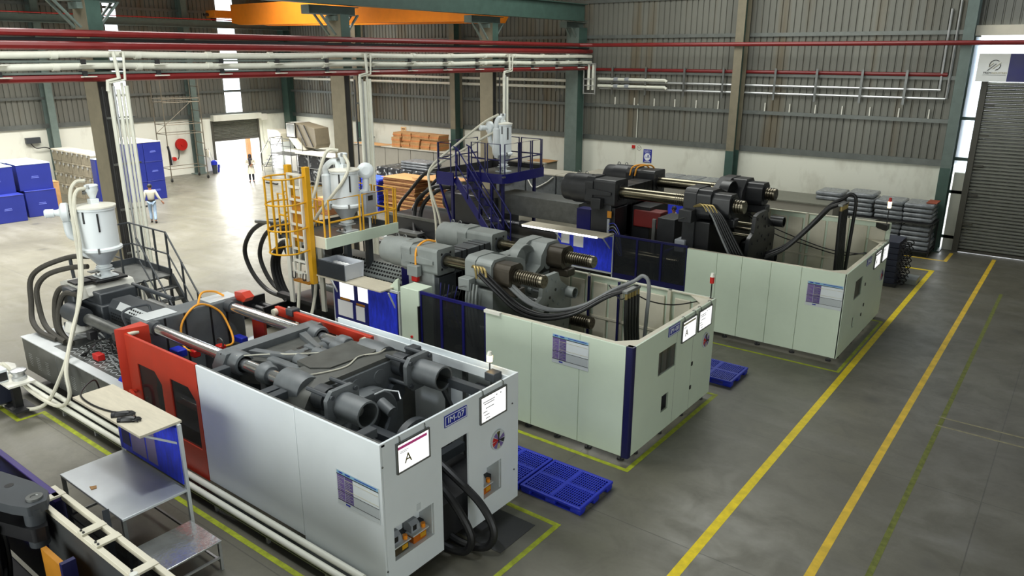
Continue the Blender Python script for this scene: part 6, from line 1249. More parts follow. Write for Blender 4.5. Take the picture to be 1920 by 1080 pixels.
spots = [(-38.28, 12.6, 0, 1.15, 1.4, 1.2, -.04, 'large blue box on the floor at the left frame edge'), (-38.75, 14.25, 0, 1.1, 1.25, 1.2, -.12, 'large blue box on the floor, right one of the front pair at the left edge'),
         (-38.9, 12.55, 1.2, 1.15, 1.4, 1.2, -.02, 'pale lidded blue box on top at the left frame edge'), (-39.0, 14.18, 1.2, 1.15, 1.4, 1.2, -.06, 'pale lidded blue box on top, right one above the front pair'),
         (-40.3, 12.7, 0, 1.15, 1.4, 1.2, 0, 'blue box at floor level behind the leftmost front box'), (-40.4, 14.2, 0, 1.15, 1.4, 1.2, 0, 'blue box at floor level behind the right front box'),
         (-40.2, 12.6, 1.2, 1.15, 1.4, 1.2, 0, 'pale lid of the second row blue box at the left edge'), (-40.3, 14.15, 1.2, 1.15, 1.4, 1.2, 0, 'pale lid of the second row blue box, right one')]
for x, y, z, lx, ly, lz, rt, lab in spots: boxm(x, y, z, lx, ly, lz, BLUEBOX, BOXTOPB if z else BLUEBOX, lab, g, rot=rt)
g = 'tall wall of blue boxes behind the walking man'
rowname = ('bottom', 'middle', 'top')
for row in range(3):
    for c in range(2):
        for k in range(3):
            lab = 'blue box in the tall stack behind the walking man, %s layer, %s column, %s' % (rowname[k], ('left', 'right')[c], ('front row', 'second row', 'back row')[row])
            boxm(-38.68-row*1.08, 18.75+c*.95-.02, k*.985, 1.04, .93, .983, BLUEBOX, BOXTOP if k == 2 else BLUEBOX, lab, g)
g = 'weathered grey crates piled by the far left wall'
for c in range(4):
    for k in range(4):
        t = thing('weathered_crate', 'weathered grey crate by the far left wall, %s layer, %s column from the wall' % (('bottom', 'second', 'third', 'top')[k], ('first', 'second', 'third', 'fourth')[c]), 'crate', (-43.7+c*1.1, 18.2, k*.6), g)
        x = -43.7+c*1.1; z = k*.6+.005; dy = random.uniform(-.05, .05)
        part('tub', MB().prism([(x-.5, z), (x+.5, z), (x+.54, z+.56), (x-.54, z+.56)], 'y', 17.3+dy, 18.15+dy), OLDBOX, t, .02)
        part('rim', MB().box(x-.545, x+.545, 17.28+dy, 18.17+dy, z+.5, z+.585), OLDBOX if k < 3 else BOXTOP, t, .01)
        for hx in (-.28, .28): part('latch', MB().box(x+hx-.05, x+hx+.05, 17.24+dy, 17.28+dy, z+.4, z+.52), ALU, t)
boxm(-39.55, 17.55, 0, .5, .55, 2.2, BLUEBOX, BOXTOPB, 'narrow tall blue box standing at the right end of the weathered crates', 'odd boxes', mark=False)
boxm(-40.6, 15.6, 0, .6, .5, 1.2, CARD, CARD, 'brown cardboard carton beside the blue boxes at left', 'odd boxes', mark=False, nm='carton')
t = thing('wall_panel', 'dark electrical box with a cable loop on the far left wall above the blue boxes', 'electrical box', (-44.9, 16.9, 2.6))
part('case', MB().box(-45, -44.8, 16.4, 17.1, 2.65, 2.95), GREYD, t); part('cable', MB().tube([(-44.85, 16.6, 2.65), (-44.8, 16.8, 2.4), (-44.8, 17.2, 2.4), (-44.85, 17.4, 2.35), (-44.85, 17.5, 2.3)], .03, 6), BLACK, t)
# scaffold tower, hose reel, odds and ends near the roller door
t = thing('scaffold_tower', 'tall bare steel scaffold tower on castors left of the open door', 'scaffold', (-43.2, 24.1, 0))
pp = [(-42.7, 22.95), (-42.5, 25.15), (-43.9, 23.0), (-43.9, 25.4)]
SCF = mat('scaffold_tube', (120, 112, 96), .5, .5, var=.2)
for x, y in pp:
    part('post', MB().cyl((x, y, .15), (x, y, 6.9), .03, n=8), SCF, t)
    part('castor', MB().cyl((x, y-.03, .1), (x, y+.03, .1), .1, n=12), BLACK, t); part('castor_fork', MB().box(x-.04, x+.04, y-.05, y+.05, .1, .22), STEELD, t)
for z in (.75, 2.75, 3.3, 4.55, 4.75):
    for a, c in ((0, 1), (2, 3)): part('ledger', MB().cyl((*pp[a], z), (*pp[c], z), .022, n=6), SCF, t)
    for a, c in ((0, 2), (1, 3)): part('ledger', MB().cyl((*pp[a], z), (*pp[c], z), .022, n=6), SCF, t)
for z in (1.3, 2.1, 4.0, 5.4): part('rung', MB().cyl((*pp[0], z), (pp[0][0], pp[0][1]+.0, z+.001+.0), .022, n=6) if 0 else MB().cyl((*pp[1], z), (*pp[3], z), .022, n=6), SCF, t)
part('brace', MB().cyl((*pp[0], .8), (*pp[1], 2.7), .018, n=6) if 0 else MB().cyl((*pp[2], 2.75), (*pp[3], 4.5), .018, n=6), SCF, t); part('rope', MB().tube([(-42.7, 22.95, 2.1), (-42.65, 23.0, 1.6), (-42.6, 23.0, 1.0)], .07, 7), BLACK, t)
t = thing('hose_reel', 'red fire hose reel on the far wall behind the scaffold', 'hose reel', (-44.8, 25, 1.2))
part('drum', MB().lathe((-44.95, 25, 1.87), (1, 0, 0), [(.08, 0), (.36, 0), (.36, .04), (.24, .05), (.24, .14), (.36, .15), (.36, .19), (.1, .2), (.08, .24)], 28), REDP, t)
part('hose', MB().tube([(-44.8, 24.75, 1.6), (-44.75, 24.7, 1.2), (-44.75, 24.6, 1.0)], .03, 7), BLACK, t); part('valve', MB().cyl((-44.9, 24.4, 1.05), (-44.7, 24.4, 1.05), .12, n=14), REDP, t)
t = thing('fire_extinguisher', 'fire extinguisher hung on the scaffold side near the door', 'extinguisher', (-44.4, 26.5, .95))
part('cylinder', MB().lathe((-44.5, 26.5, .95), (0, 0, 1), [(.02, 0), (.1, .02), (.1, .42), (.04, .52)], 14), CREAM, t); part('hose', MB().tube([(-44.5, 26.45, 1.5), (-44.5, 26.35, 1.4), (-44.5, 26.35, 1.1)], .02, 6), BLACK, t)
t = thing('mop_bucket', 'blue mop bucket with leaning sticks left of the open door', 'bucket', (-44.3, 26.9, 0))
part('bucket', MB().lathe((-44.4, 26.9, 0), (0, 0, 1), [(.2, 0), (.28, .45), (.3, .46), (.25, .45), (.18, .03)], 16), BLUE, t)
for k in range(2): part('stick', MB().cyl((-44.4, 26.85+k*.1, .1), (-44.9, 26.5+k*.3, 1.5), .018, n=6), ALU, t)
t = thing('waste_bin', 'small blue topped bin beside the mop bucket', 'bin', (-43.9, 26.5, 0)); part('body', MB().lathe((-43.9, 26.5, 0), (0, 0, 1), [(.14, 0), (.17, .55)], 14), GREYD, t); part('lid', MB().lathe((-43.9, 26.5, .55), (0, 0, 1), [(.2, 0), (.2, .2), (.1, .28)], 14), BLUE, t)
# grinder corner
t = thing('granulator', 'cream granulator with large slanting ribbed chute in the far corner', 'granulator', (-40.2, 31, 0))
part('chute', MB().prism([(-39.9, 1.6), (-38.9, 1.55), (-38.75, 1.8), (-38.85, 2.8), (-40.7, 3.05), (-40.75, 2.15)], 'y', 30.5, 31.6), mat('chute_khaki', (136, 126, 104), .6), t, .01)
b = MB(); b.box(-41.65, -40.7, 30.45, 30.5, 2.1, 3.05); b.box(-41.65, -41.6, 30.45, 31.65, 2.1, 3.05); b.box(-41.65, -40.7, 30.45, 31.65, 3.0, 3.05); b.box(-41.65, -40.7, 30.45, 31.65, 2.1, 2.15); b.box(-40.75, -40.7, 30.45, 31.65, 2.1, 3.05); part('hopper_mouth', b, WHITEG, t)
b = MB(); b.box(-41.55, -40.8, 30.44, 30.45, 2.2, 2.95); part('mouth_inside', b, STEELD, t)
for u in (-40.2, -39.5): part('chute_rib', MB().bar((u-.35, 30.48, 2.95), (u+.45, 30.48, 1.65), .05), DARK, t)
part('throat', MB().prism([(-41.4, 2.1), (-40.6, 2.1), (-39.8, 1.4), (-40.6, 1.4)], 'y', 30.4, 31.5), CREAM, t)
part('base', MB().box(-41.6, -38.4, 30.2, 31.8, 0, 1.35), WHITEG, t, .03); part('table_edge', MB().box(-39.4, -38.1, 30.0, 30.2, 1.2, 1.35), mat('blue_grey', (70, 100, 130), .5), t)
t = thing('feed_station', 'white machine body beside the granulator in the far corner', 'machine', (-42.8, 30.6, 0)); part('head', MB().prism([(-43.6, 1.75), (-42.2, 1.75), (-42.2, 2.3), (-42.5, 2.5), (-43.6, 2.5)], 'y', 30.4, 31.2), CREAM, t, .02); part('body', MB().box(-43.2, -42.1, 30.3, 31.3, 0, 1.75), WHITE, t, .03)
t = thing('step_platform', 'small grey step platform with handrails in front of the granulator', 'platform', (-41, 29.4, 0))
part('deck', MB().box(-41.5, -39.4, 29.0, 30.0, 1.2, 1.26), STEELD, t)
for x, y in ((-41.45, 29.05), (-39.45, 29.05), (-41.45, 29.95), (-39.45, 29.95)): part('post', MB().cyl((x, y, 0), (x, y, 2.2), .025, n=6), STEELD, t)
for z in (1.75, 2.2): part('hand_rail', MB().pipe([(-41.45, 29.95, z), (-41.45, 29.05, z), (-39.45, 29.05, z)], .022, 6), STEELD, t)
for s in (0, .9): part('stair_rail', MB().pipe([(-41.5, 29.05+s, 2.2), (-42.6, 29.05+s, 1.1), (-42.6, 29.05+s, 0)], .022, 6), STEELD, t)
for k in range(4): part('tread', MB().box(-42.6+k*.25, -42.4+k*.25, 29.05, 29.95, .25+k*.25, .28+k*.25), STEELD, t)
part('cross_brace', MB().cyl((-41.4, 29.05, 1.2), (-42.2, 29.05, .3), .03, n=6), DARK, t)
# film wrapped wheeled cages
for i in range(3):
    x = -36.2+i*1.12
    t = thing('wrapped_cage', 'film wrapped wheeled cage behind the yellow ladder, %s of three' % ('left', 'middle', 'right')[i], 'cage', (x, 27.9, 0), 'film wrapped wheeled cages')
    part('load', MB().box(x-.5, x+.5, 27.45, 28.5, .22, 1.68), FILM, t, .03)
    for px in (-.53, .53):
        for py in (27.42, 28.53): part('corner_post', MB().box(x+px-.02, x+px+.02, py-.02, py+.02, .1, 1.75), ALU, t)
    for z in (.2, .95, 1.72): part('frame_rail', MB().box(x-.53, x+.53, 27.4, 27.43, z, z+.03), ALU, t)
    part('top_sheet', MB().box(x-.56, x+.56, 27.35, 28.55, 1.7, 1.78), mat('white_wrap', (205, 204, 196), .4), t, .02)
    for px in (-.45, .45): part('castor', MB().cyl((x+px, 27.45, .08), (x+px, 27.52, .08), .08, n=10), BLACK, t)
# grey carton rows along the back wall
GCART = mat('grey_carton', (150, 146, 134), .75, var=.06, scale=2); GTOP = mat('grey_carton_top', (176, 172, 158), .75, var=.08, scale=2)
XS = [-36.4, -35.1, -33.3, -32.2, -31.2, -29.4, -27.6, -25.8, -24.0, -23.0, -21.7]
for i, (a, c) in enumerate(zip(XS, XS[1:])):
    t = thing('pallet_box', 'tall grey carton against the back wall, number %s from the left corner' % ('one', 'two', 'three', 'four', 'five', 'six', 'seven', 'eight', 'nine', 'ten')[i], 'box', ((a+c)/2, 32, 0), 'tall grey cartons along the back wall')
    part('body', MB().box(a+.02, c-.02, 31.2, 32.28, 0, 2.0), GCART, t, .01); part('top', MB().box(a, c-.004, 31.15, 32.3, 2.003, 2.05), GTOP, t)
for i, (a, c, y0, y1, lab) in enumerate(((-23.1, -21.35, 29.0, 30.4, 'film wrapped grey pallet box behind the blue platform, left'), (-21.3, -19.6, 29.0, 30.4, 'film wrapped grey pallet box behind the blue platform, middle, with white film folds'), (-19.55, -17.8, 29.0, 30.4, 'film wrapped grey pallet box nearest the black clamp cylinders'), (-19.0, -17.3, 30.5, 31.9, 'grey pallet box in the second row behind the black clamp cylinders'))):
    t = thing('pallet_box', lab, 'box', ((a+c)/2, (y0+y1)/2, 0))
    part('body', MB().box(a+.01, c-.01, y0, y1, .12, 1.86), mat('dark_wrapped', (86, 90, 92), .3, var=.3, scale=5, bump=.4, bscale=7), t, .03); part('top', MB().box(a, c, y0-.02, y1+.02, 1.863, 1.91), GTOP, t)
    part('pallet', MB().box(a+.05, c-.05, y0+.05, y1-.05, 0, .118), DARK, t)
    if i < 2: part('film_fold', MB().tube([(a+.1, y0-.03, 1.6), (a+.5, y0-.05, 1.2), (c-.5, y0-.05, 1.5), (c-.1, y0-.03, 1.8)], .03, 6), mat('white_wrap', (205, 204, 196), .4), t)
    if i in (0, 2): part('label_sheet', MB().box(c-.9, c-.6, y0-.006, y0, 1.5, 1.75), PAPER, t)
single('cardboard_sheet', MB().prism([(-36.2, 31.3), (-33.6, 31.1), (-33.2, 32.0), (-36.0, 32.2)], 'z', 2.055, 2.07), CARD, 'loose brown sheet lying on the grey cartons, left of the cardboard bundles', 'sheet'); single('cardboard_sheet', MB().prism([(-22.9, 31.3), (-21.6, 31.3), (-21.6, 32.2), (-22.8, 32.3)], 'z', 2.055, 2.075), CARD, 'loose brown sheet lying on the grey cartons by the green crane column', 'sheet')
g = 'flattened carton bundles on the grey cartons'
for c in range(5):
    for k in range(3):
        x = -32.4+c*.74; z = 2.06+k*.285; j = random.uniform(-.06, .06)
        t = thing('carton_bundle', 'bundle of flattened brown cartons, %s layer, %s column from the left' % (('bottom', 'middle', 'top')[k], ('first', 'second', 'third', 'fourth', 'fifth')[c]), 'cardboard', (x, 32, z), g)
        for q in range(3): jj = j+random.uniform(-.02, .02); part('flat_carton', MB().box(x-.34+jj, x+.34+jj, 31.35+jj, 32.2, z+q*.093, z+.091+q*.093), CARD if q != 1 else mat('cardboard_red', (188, 122, 72), .8, var=.2), t)
for i in range(7):
    x = -31.5+i*.95
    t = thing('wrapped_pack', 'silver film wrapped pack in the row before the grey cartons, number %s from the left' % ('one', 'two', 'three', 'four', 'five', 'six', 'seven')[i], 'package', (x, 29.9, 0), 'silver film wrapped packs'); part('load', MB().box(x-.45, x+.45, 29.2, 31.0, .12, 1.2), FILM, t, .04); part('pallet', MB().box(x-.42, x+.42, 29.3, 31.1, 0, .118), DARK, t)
g = 'grey bags stacked on the silver packs'
for k in range(3): single('film_bag', MB().box(-30.3-.0*k, -28.3, 29.5, 30.7, 1.21+k*.14, 1.34+k*.14), BAGFILM, 'grey filled bag on the silver packs, %s of the three' % ('lowest', 'middle', 'topmost')[k], 'bag', g, bev=.05)
# big cardboard stacks and blue folded crates on pallets
def sheet_stack(x0, x1, y0, y1, n, h, label, sk):
    t = thing('cardboard_stack', label, 'cardboard', ((x0+x1)/2, (y0+y1)/2, 0)); part('pallet', MB().box(x0, x1, y0, y1, 0, .12), DARK, t)
    L = Vector(((x0+x1)/2, (y0+y1)/2, 0))
    mbs = []
    for m in (CARDD, CARD):
        b = MB(); b.box(-(x1-x0)/2, (x1-x0)/2, -(y1-y0)/2, (y1-y0)/2, 0, h/n*.82); mbs.append(b.mesh('cardboard_sheet', (0, 0, 0), [m]))
    for i in range(n):
        o = shared('cardboard_sheet', mbs[0 if i % 3 else 1], L+Vector((random.uniform(-.06, .06), random.uniform(-.05, .05), .13+i*h/n)), t, random.uniform(-.03, .03)); o.rotation_euler.x = random.uniform(-.004, .004)
    part('top_sheet', MB().prism([(x0-.1, y0-.05), (x1+sk, y0-.02), (x1+sk+.2, y1), (x0, y1+.1)], 'z', .14+h, .155+h), CARD, t); return t
sheet_stack(-26.15, -24.1, 24.3, 25.6, 24, 1.62, 'large stack of brown cardboard sheets on a pallet right of the yellow railings', .2)
sheet_stack(-23.8, -22.4, 24.5, 25.6, 20, 1.1, 'lower stack of brown cardboard sheets behind the thick black hoses', 0)
single('cardboard_sheet', MB().prism([(-24.3, 24.35), (-22.2, 24.3), (-21.6, 25.6), (-24.0, 25.7)], 'z', 1.86, 1.9), CARD, 'wide brown cardboard sheet reaching from the large stack over the lower one', 'sheet')
single('cardboard_sheet', MB().box(-28.7, -27.9, 22.4, 23.4, .725, .785), CARD, 'brown cardboard pad behind the caged ladder', 'sheet')
t = thing('cardboard_stack', 'short stack of brown cardboard behind the yellow caged ladder', 'cardboard', (-28.2, 22.9, 0))
for i in range(9): part('cardboard_sheet', MB().box(-28.8+random.uniform(-.04, .04), -27.8, 22.3, 23.5, .02+i*.08, .09+i*.08), CARDD, t)
for i in range(11):
    lab = 'folded blue crate in the stack left of the cardboard, layer %s from the floor' % ('one', 'two', 'three', 'four', 'five', 'six', 'seven', 'eight', 'nine', 'ten', 'eleven')[i]
    t = thing('folded_crate', lab, 'crate', (-27.3, 24.9, .01+i*.142), 'folded blue crates'); z = .01+i*.142; j = random.uniform(-.04, .04)
    part('base', MB().box(-27.95+j, -26.6+j, 24.35+j, 25.5, z, z+.08), BLUE, t, .01); part('folded_side', MB().box(-27.9+j, -26.65+j, 24.4+j, 25.45, z+.085, z+.125), mat('light_blue_plastic', (70, 100, 215), .4), t)
# bags on racks by the shutter
g = 'grey filled bags stacked before the back wall, right'
cols = [(-8.0, [1.735, 1.905]), (-6.82, [1.285, 1.455, 1.625, 1.795, 1.98]), (-5.75, [.225, .4, .58, .76, .94, 1.285, 1.455, 1.63, 1.81]), (-4.72, [.225, .4, .58, .76, .94, 1.285, 1.455, 1.63, 1.8])]
for ci, (x, zs) in enumerate(cols):
    for k, z in enumerate(zs):
        b = MB(); j = random.uniform(-.04, .04); b.obox((x+j, 31.75, z+.083), (.5, 0, 0), (0, .62, 0), (0, 0, .082))
        single('film_bag', b, BAGFILM, 'grey filled bag in the %s column from the left, layer %s from the bottom' % (('first', 'second', 'third', 'fourth')[ci], ('one', 'two', 'three', 'four', 'five', 'six', 'seven', 'eight', 'nine')[k]), 'bag', g, bev=.06)
t = thing('bag_rack', 'dark shelf rack under the grey bags beside the shutter column', 'rack', (-6.2, 31.7, 0))
for z in (.18, 1.24): part('shelf', MB().box(-7.4, -4.15, 31.05, 32.4, z, z+.04), DARK, t)
for x in (-7.38, -4.17):
    for y in (31.07, 32.38): part('post', MB().box(x-.02, x+.02, y-.02, y+.02, 0, 1.3), DARK, t)
single('carton_flap', MB().box(-4.55, -4.2, 31.5, 32.3, 1.97, 2.0), mat('red_brown_flap', (150, 74, 50), .8), 'red brown carton piece on top of the bags by the column', 'cardboard')
t = thing('covered_stack', 'flat grey covered stack behind the farthest machine wall', 'stack', (-9.3, 31, 0)); part('load', MB().box(-10.9, -7.5, 30.2, 32.3, .12, 1.68), GCART, t, .02); part('cover', MB().box(-10.95, -7.46, 30.15, 32.35, 1.683, 1.73), mat('grey_cover', (118, 118, 106), .7), t); part('pallet', MB().box(-10.8, -7.6, 30.3, 32.2, 0, .118), DARK, t)
g = 'film wrapped bags behind the black machine'
for i in range(4):
    for k in range(2): single('film_bag', MB().box(-15.3+i*1.0, -14.34+i*1.0, 30.5, 31.8, 1.76+k*.17, 1.92+k*.17), BAGFILM, 'film wrapped bag behind the black machine, %s layer, %s from the left' % (('lower', 'upper')[k], ('first', 'second', 'third', 'fourth')[i]), 'bag', g, bev=.05)
t = thing('covered_stack', 'long low stack of pale cartons behind the black machine under the film bags', 'stack', (-13.3, 31.1, 0)); part('load', MB().box(-15.4, -11.2, 30.4, 32.0, 0, 1.74), GCART, t, .02)
t = thing('back_board', 'blue notice board with white sheets seen between the black platens', 'notice board', (-13, 28, 0))
part('panel', MB().box(-14.0, -12.2, 27.0, 27.05, .9, 2.0), BLUEB, t); part('notice', MB().box(-13.6, -12.9, 26.99, 27.0, 1.6, 2.0), PAPER, t); part('notice', MB().box(-13.5, -12.9, 26.99, 27.0, 1.15, 1.45), PAPER, t)
for x in (-13.95, -12.25): part('post', MB().box(x-.03, x+.03, 27.05, 27.1, 0, 2.0), STEEL, t)
single('work_table', MB().box(-13.4, -11.6, 25.0, 26.0, .0, .72), STEEL, 'steel table seen between the black platens', 'table', bev=.01)
# navy crate tower with coiled cables beside the farthest machine
t = thing('cable_rack', 'dark navy rack of stacked units with black cable coils beside the farthest machine', 'rack', (-4.9, 26.9, 0))
part('plinth', MB().box(-5.5, -4.3, 26.2, 27.4, 0, .1), DARK, t)
for i in range(7): part('unit', MB().box(-5.45, -4.35, 26.25, 27.35, .1+i*.2, .29+i*.2), mat('navy_black', (34, 38, 56), .5), t, .015)
for i in range(7):
    for k in range(3): y = 26.4+k*.35; part('cable_coil', MB().tube([(-4.33, y, .2+i*.2), (-4.15, y+.02, .24+i*.2), (-4.08, y+.06, .14+i*.2), (-4.2, y+.1, .06+i*.2), (-4.33, y+.12, .16+i*.2)], .016, 5, 4), BLACK, t)
single('grey_block', MB().box(-4.25, -3.8, 26.9, 27.6, 0, .18), GREYL, 'low grey block on the floor beside the navy cable rack', 'block', bev=.01)
# plastic pallets
def pallet(x0, y0, lx, ly, label):
    t = thing('plastic_pallet', label, 'pallet', (x0+lx/2, y0+ly/2, 0)); x1, y1, z = x0+lx, y0+ly, .15
    f = .06; b = MB(); b.sheet('z', z-.05, z, [x0, x0+f, x1-f, x1], [y0, y0+f, y1-f, y1], [(x0+f, x1-f, y0+f, y1-f)]); part('rim', b, BLUE, t, .012)
    for i in range(3):
        for j in range(3):
            cx, cy = x0+.11+(lx-.22)*i/2, y0+.1+(ly-.2)*j/2; part('foot_block', MB().box(cx-.1, cx+.1, cy-.09, cy+.09, .02, z-.05), BLUE, t, .015)
    for j in range(3): cy = y0+.1+(ly-.2)*j/2; part('skid', MB().box(x0+.02, x1-.02, cy-.07, cy+.07, 0, .02), BLUE, t)
    nx, ny = 26, 14
    mx = MB().box(-.009, .009, -(ly-2*f)/2, (ly-2*f)/2, -.022, 0).mesh('bar', (0, 0, 0), [BLUE]); my = MB().box(-(lx-2*f)/2, (lx-2*f)/2, -.009, .009, -.022, 0).mesh('bar', (0, 0, 0), [BLUE])
    for i in range(1, nx): shared('bar', mx, (x0+f+(lx-2*f)*i/nx, y0+ly/2, z-.002), t)
    for j in range(1, ny): shared('bar', my, (x0+lx/2, y0+f+(ly-2*f)*j/ny, z-.004), t)
    part('centre_rib', MB().box(x0+f, x1-f, y0+ly/2-.035, y0+ly/2+.035, z-.045, z+.002), BLUE, t); part('centre_rib', MB().box(x0+lx/2-.03, x0+lx/2+.03, y0+f, y1-f, z-.045, z+.0015), BLUE, t); return t
p0 = pallet(-6.78, 9.13, 1.23, 1.07, 'blue plastic pallet on the floor between the nearest and middle machines, front one')
dup(p0, (-1.26, 0, 0), 'blue plastic pallet half hidden behind the nearest white machine'); dup(p0, (.02, 6.32, 0), 'blue plastic pallet on the floor beside the middle machine')
# ------------------------------------------------------------------ machine at the lower left corner
M0 = thing('injection_moulding_machine', 'partly seen dark injection machine at the lower left frame corner', 'machine', (-9.5, 1.6, 0))
part('bed', MB().box(-14, -5.5, .2, 2.7, .1, .9), BLACK, M0, .02)
part('top_rail', MB().box(-14.0, -9.3, 2.98, 3.06, 1.95, 2.03), mat('violet_navy', (62, 48, 112), .4), M0, .01); part('guard_sheet', MB().box(-14.0, -9.35, 3.0, 3.04, .3, 1.95), NAVYD, M0)
part('guard_rail', MB().box(-9.6, -6.7, 3.06, 3.12, 1.95, 2.02), CREAM, M0, .006); part('guard_rail', MB().box(-9.3, -6.7, 2.84, 2.9, 1.93, 2.0), CREAM, M0, .006)
for x in (-9.35, -8.3, -7.95, -7.15):
    c = part('cross_plate', MB().box(x-.06, x+.06, 2.84, 3.12, 2.0, 2.03), CREAM, M0, .004)
    for y in (2.86, 2.89): part('screw', MB().cyl((x+.03-(y > 2.88)*.06, 2.87, 2.03), (x+.03-(y > 2.88)*.06, 2.87, 2.045), .014, n=8), DARK, c)
part('inner_sheet', MB().box(-9.35, -6.6, 2.84, 2.86, .5, 1.93), mat('grey_sheet', (78, 80, 80), .35, .4), M0); part('outer_sheet', MB().box(-9.3, -6.6, 3.09, 3.105, .4, 1.95), SMOKED, M0)
part('navy_post', MB().box(-9.42, -9.36, 2.8, 3.12, .3, 2.0), NAVYD, M0); part('navy_end', MB().box(-6.75, -6.6, 2.8, 3.14, .3, 1.96), NAVY, M0); part('bottle', MB().lathe((-7.05, 2.83, 1.75), (0, 0, 1), [(.02, 0), (.07, .01), (.07, .26), (.04, .3), (.04, .34)], 12), mat('pet_bottle', (214, 214, 206), .2), M0)
arm = part('link_arm', MB().prism([(-10.7, 2.05), (-10.2, 2.75), (-9.6, 2.9), (-9.25, 2.92), (-9.05, 2.82), (-9.05, 2.62), (-9.25, 2.52), (-10.2, 2.2), (-10.6, 1.6)], 'z', 2.05, 2.17), GREYD, M0, .02)
part('pivot_pin', MB().lathe((-9.2, 2.75, 2.17), (0, 0, 1), [(.02, .02), (.04, .02), (.045, .03), (.09, .03), (.09, 0)], 20), STEELD, arm); part('arm_hole', MB().cyl((-9.75, 2.68, 2.168), (-9.75, 2.68, 2.173), .05, n=16), BLACK, arm)
part('lower_arm', MB().prism([(-9.9, 2.3), (-9.3, 2.5), (-9.0, 2.6), (-8.95, 2.75), (-9.15, 2.82), (-9.9, 2.6)], 'z', 1.72, 1.9), BLACK, M0, .03); part('pivot_drum', MB().cyl((-9.15, 2.7, 1.6), (-9.15, 2.7, 2.1), .11, n=18), GREYD, M0)
part('link_arm', MB().bar((-10.3, 2.35, 2.1), (-9.5, 2.35, 1.75), .14, .2), BLACK, M0, .03)
part('ochre_panel', MB().box(-8.85, -8.2, 2.6, 2.66, .5, 1.72), YELD, M0); part('ochre_frame', MB().box(-8.2, -8.14, 2.55, 2.7, .4, 1.85), NAVYD, M0)
for y, z in ((2.75, 2.1), (1.2, 2.1)): part('tie_bar', MB().cyl((-14, y, z), (-10.5, y, z), .09, n=20), CHROME, M0); part('bar_nut', MB().cyl((-11.0, y, z), (-10.7, y, z), .16, n=18), DARK, M0)
part('platen', MB().box(-10.7, -10.1, .3, 2.6, .4, 2.2), BLACKM, M0, .04); part('block', MB().box(-10.1, -9.2, .8, 2.3, .6, 1.6), BLACK, M0, .05); part('block', MB().box(-9.2, -7.5, .5, 2.5, .5, 1.2), BLACK, M0, .05); part('tail_platen', MB().box(-8.2, -7.6, .3, 2.5, .4, 1.7), BLACKM, M0, .05)
for k in range(4): part('hose', MB().tube([(-10.0, 2.5-.1*k, 2.0), (-9.9, 2.55-.1*k, 1.6), (-9.7, 2.5-.1*k, 1.2), (-9.6, 2.4-.1*k, .8)], .03, 7, 5), RUBBER, M0)
part('film_scrap', MB().lathe((-10.9, 2.2, 2.2), (0, 0, 1), [(.3, 0), (.25, .06), (.1, .1), (.02, .08)], 9), PLASTICG, M0)
single('flat_bar', MB().bar((-10.15, 3.85, 1.05), (-9.9, 3.75, .0), .09, .03), GREYD, 'dark flat bar leaning against the corner of the steel inspection table', 'bar')
# ------------------------------------------------------------------ people
def grow(name, chains, mats, parent, sub=1, base=None):
    """one continuous skinned surface; chains = lists of (point, radius) sharing points by value"""
    V, Ed, Rd, key = [], [], [], {}
    for ch in chains:
        prev = None
        for p, r in ch:
            k = tuple(round(c, 4) for c in p)
            if k not in key: key[k] = len(V); V.append(p); Rd.append(r)
            i = key[k]
            if prev is not None and prev != i: Ed.append((prev, i))
            prev = i
    me = bpy.data.meshes.new(name); me.from_pydata(V, Ed, []); o = bpy.data.objects.new(name, me); COL.objects.link(o)
    sk = o.modifiers.new('skin', 'SKIN'); sk.use_smooth_shade = True
    if not me.skin_vertices: pass
    for i, sv in enumerate(me.skin_vertices[0].data):
        r = Rd[i]; sv.radius = r if isinstance(r, tuple) else (r, r); sv.use_root = (i == 0)
    ss = o.modifiers.new('sub', 'SUBSURF'); ss.levels = sub; ss.render_levels = sub
    dg = bpy.context.evaluated_depsgraph_get(); m2 = bpy.data.meshes.new_from_object(o.evaluated_get(dg)); bpy.data.objects.remove(o)
    for f in m2.polygons: f.use_smooth = True
    off = ORG[parent.name]; m2.transform(Matrix.Translation(-off)); m2.materials.clear(); m2.materials.append(mats)
    q = bpy.data.objects.new(name, m2); COL.objects.link(q); q.parent = parent; ORG[q.name] = off; return q
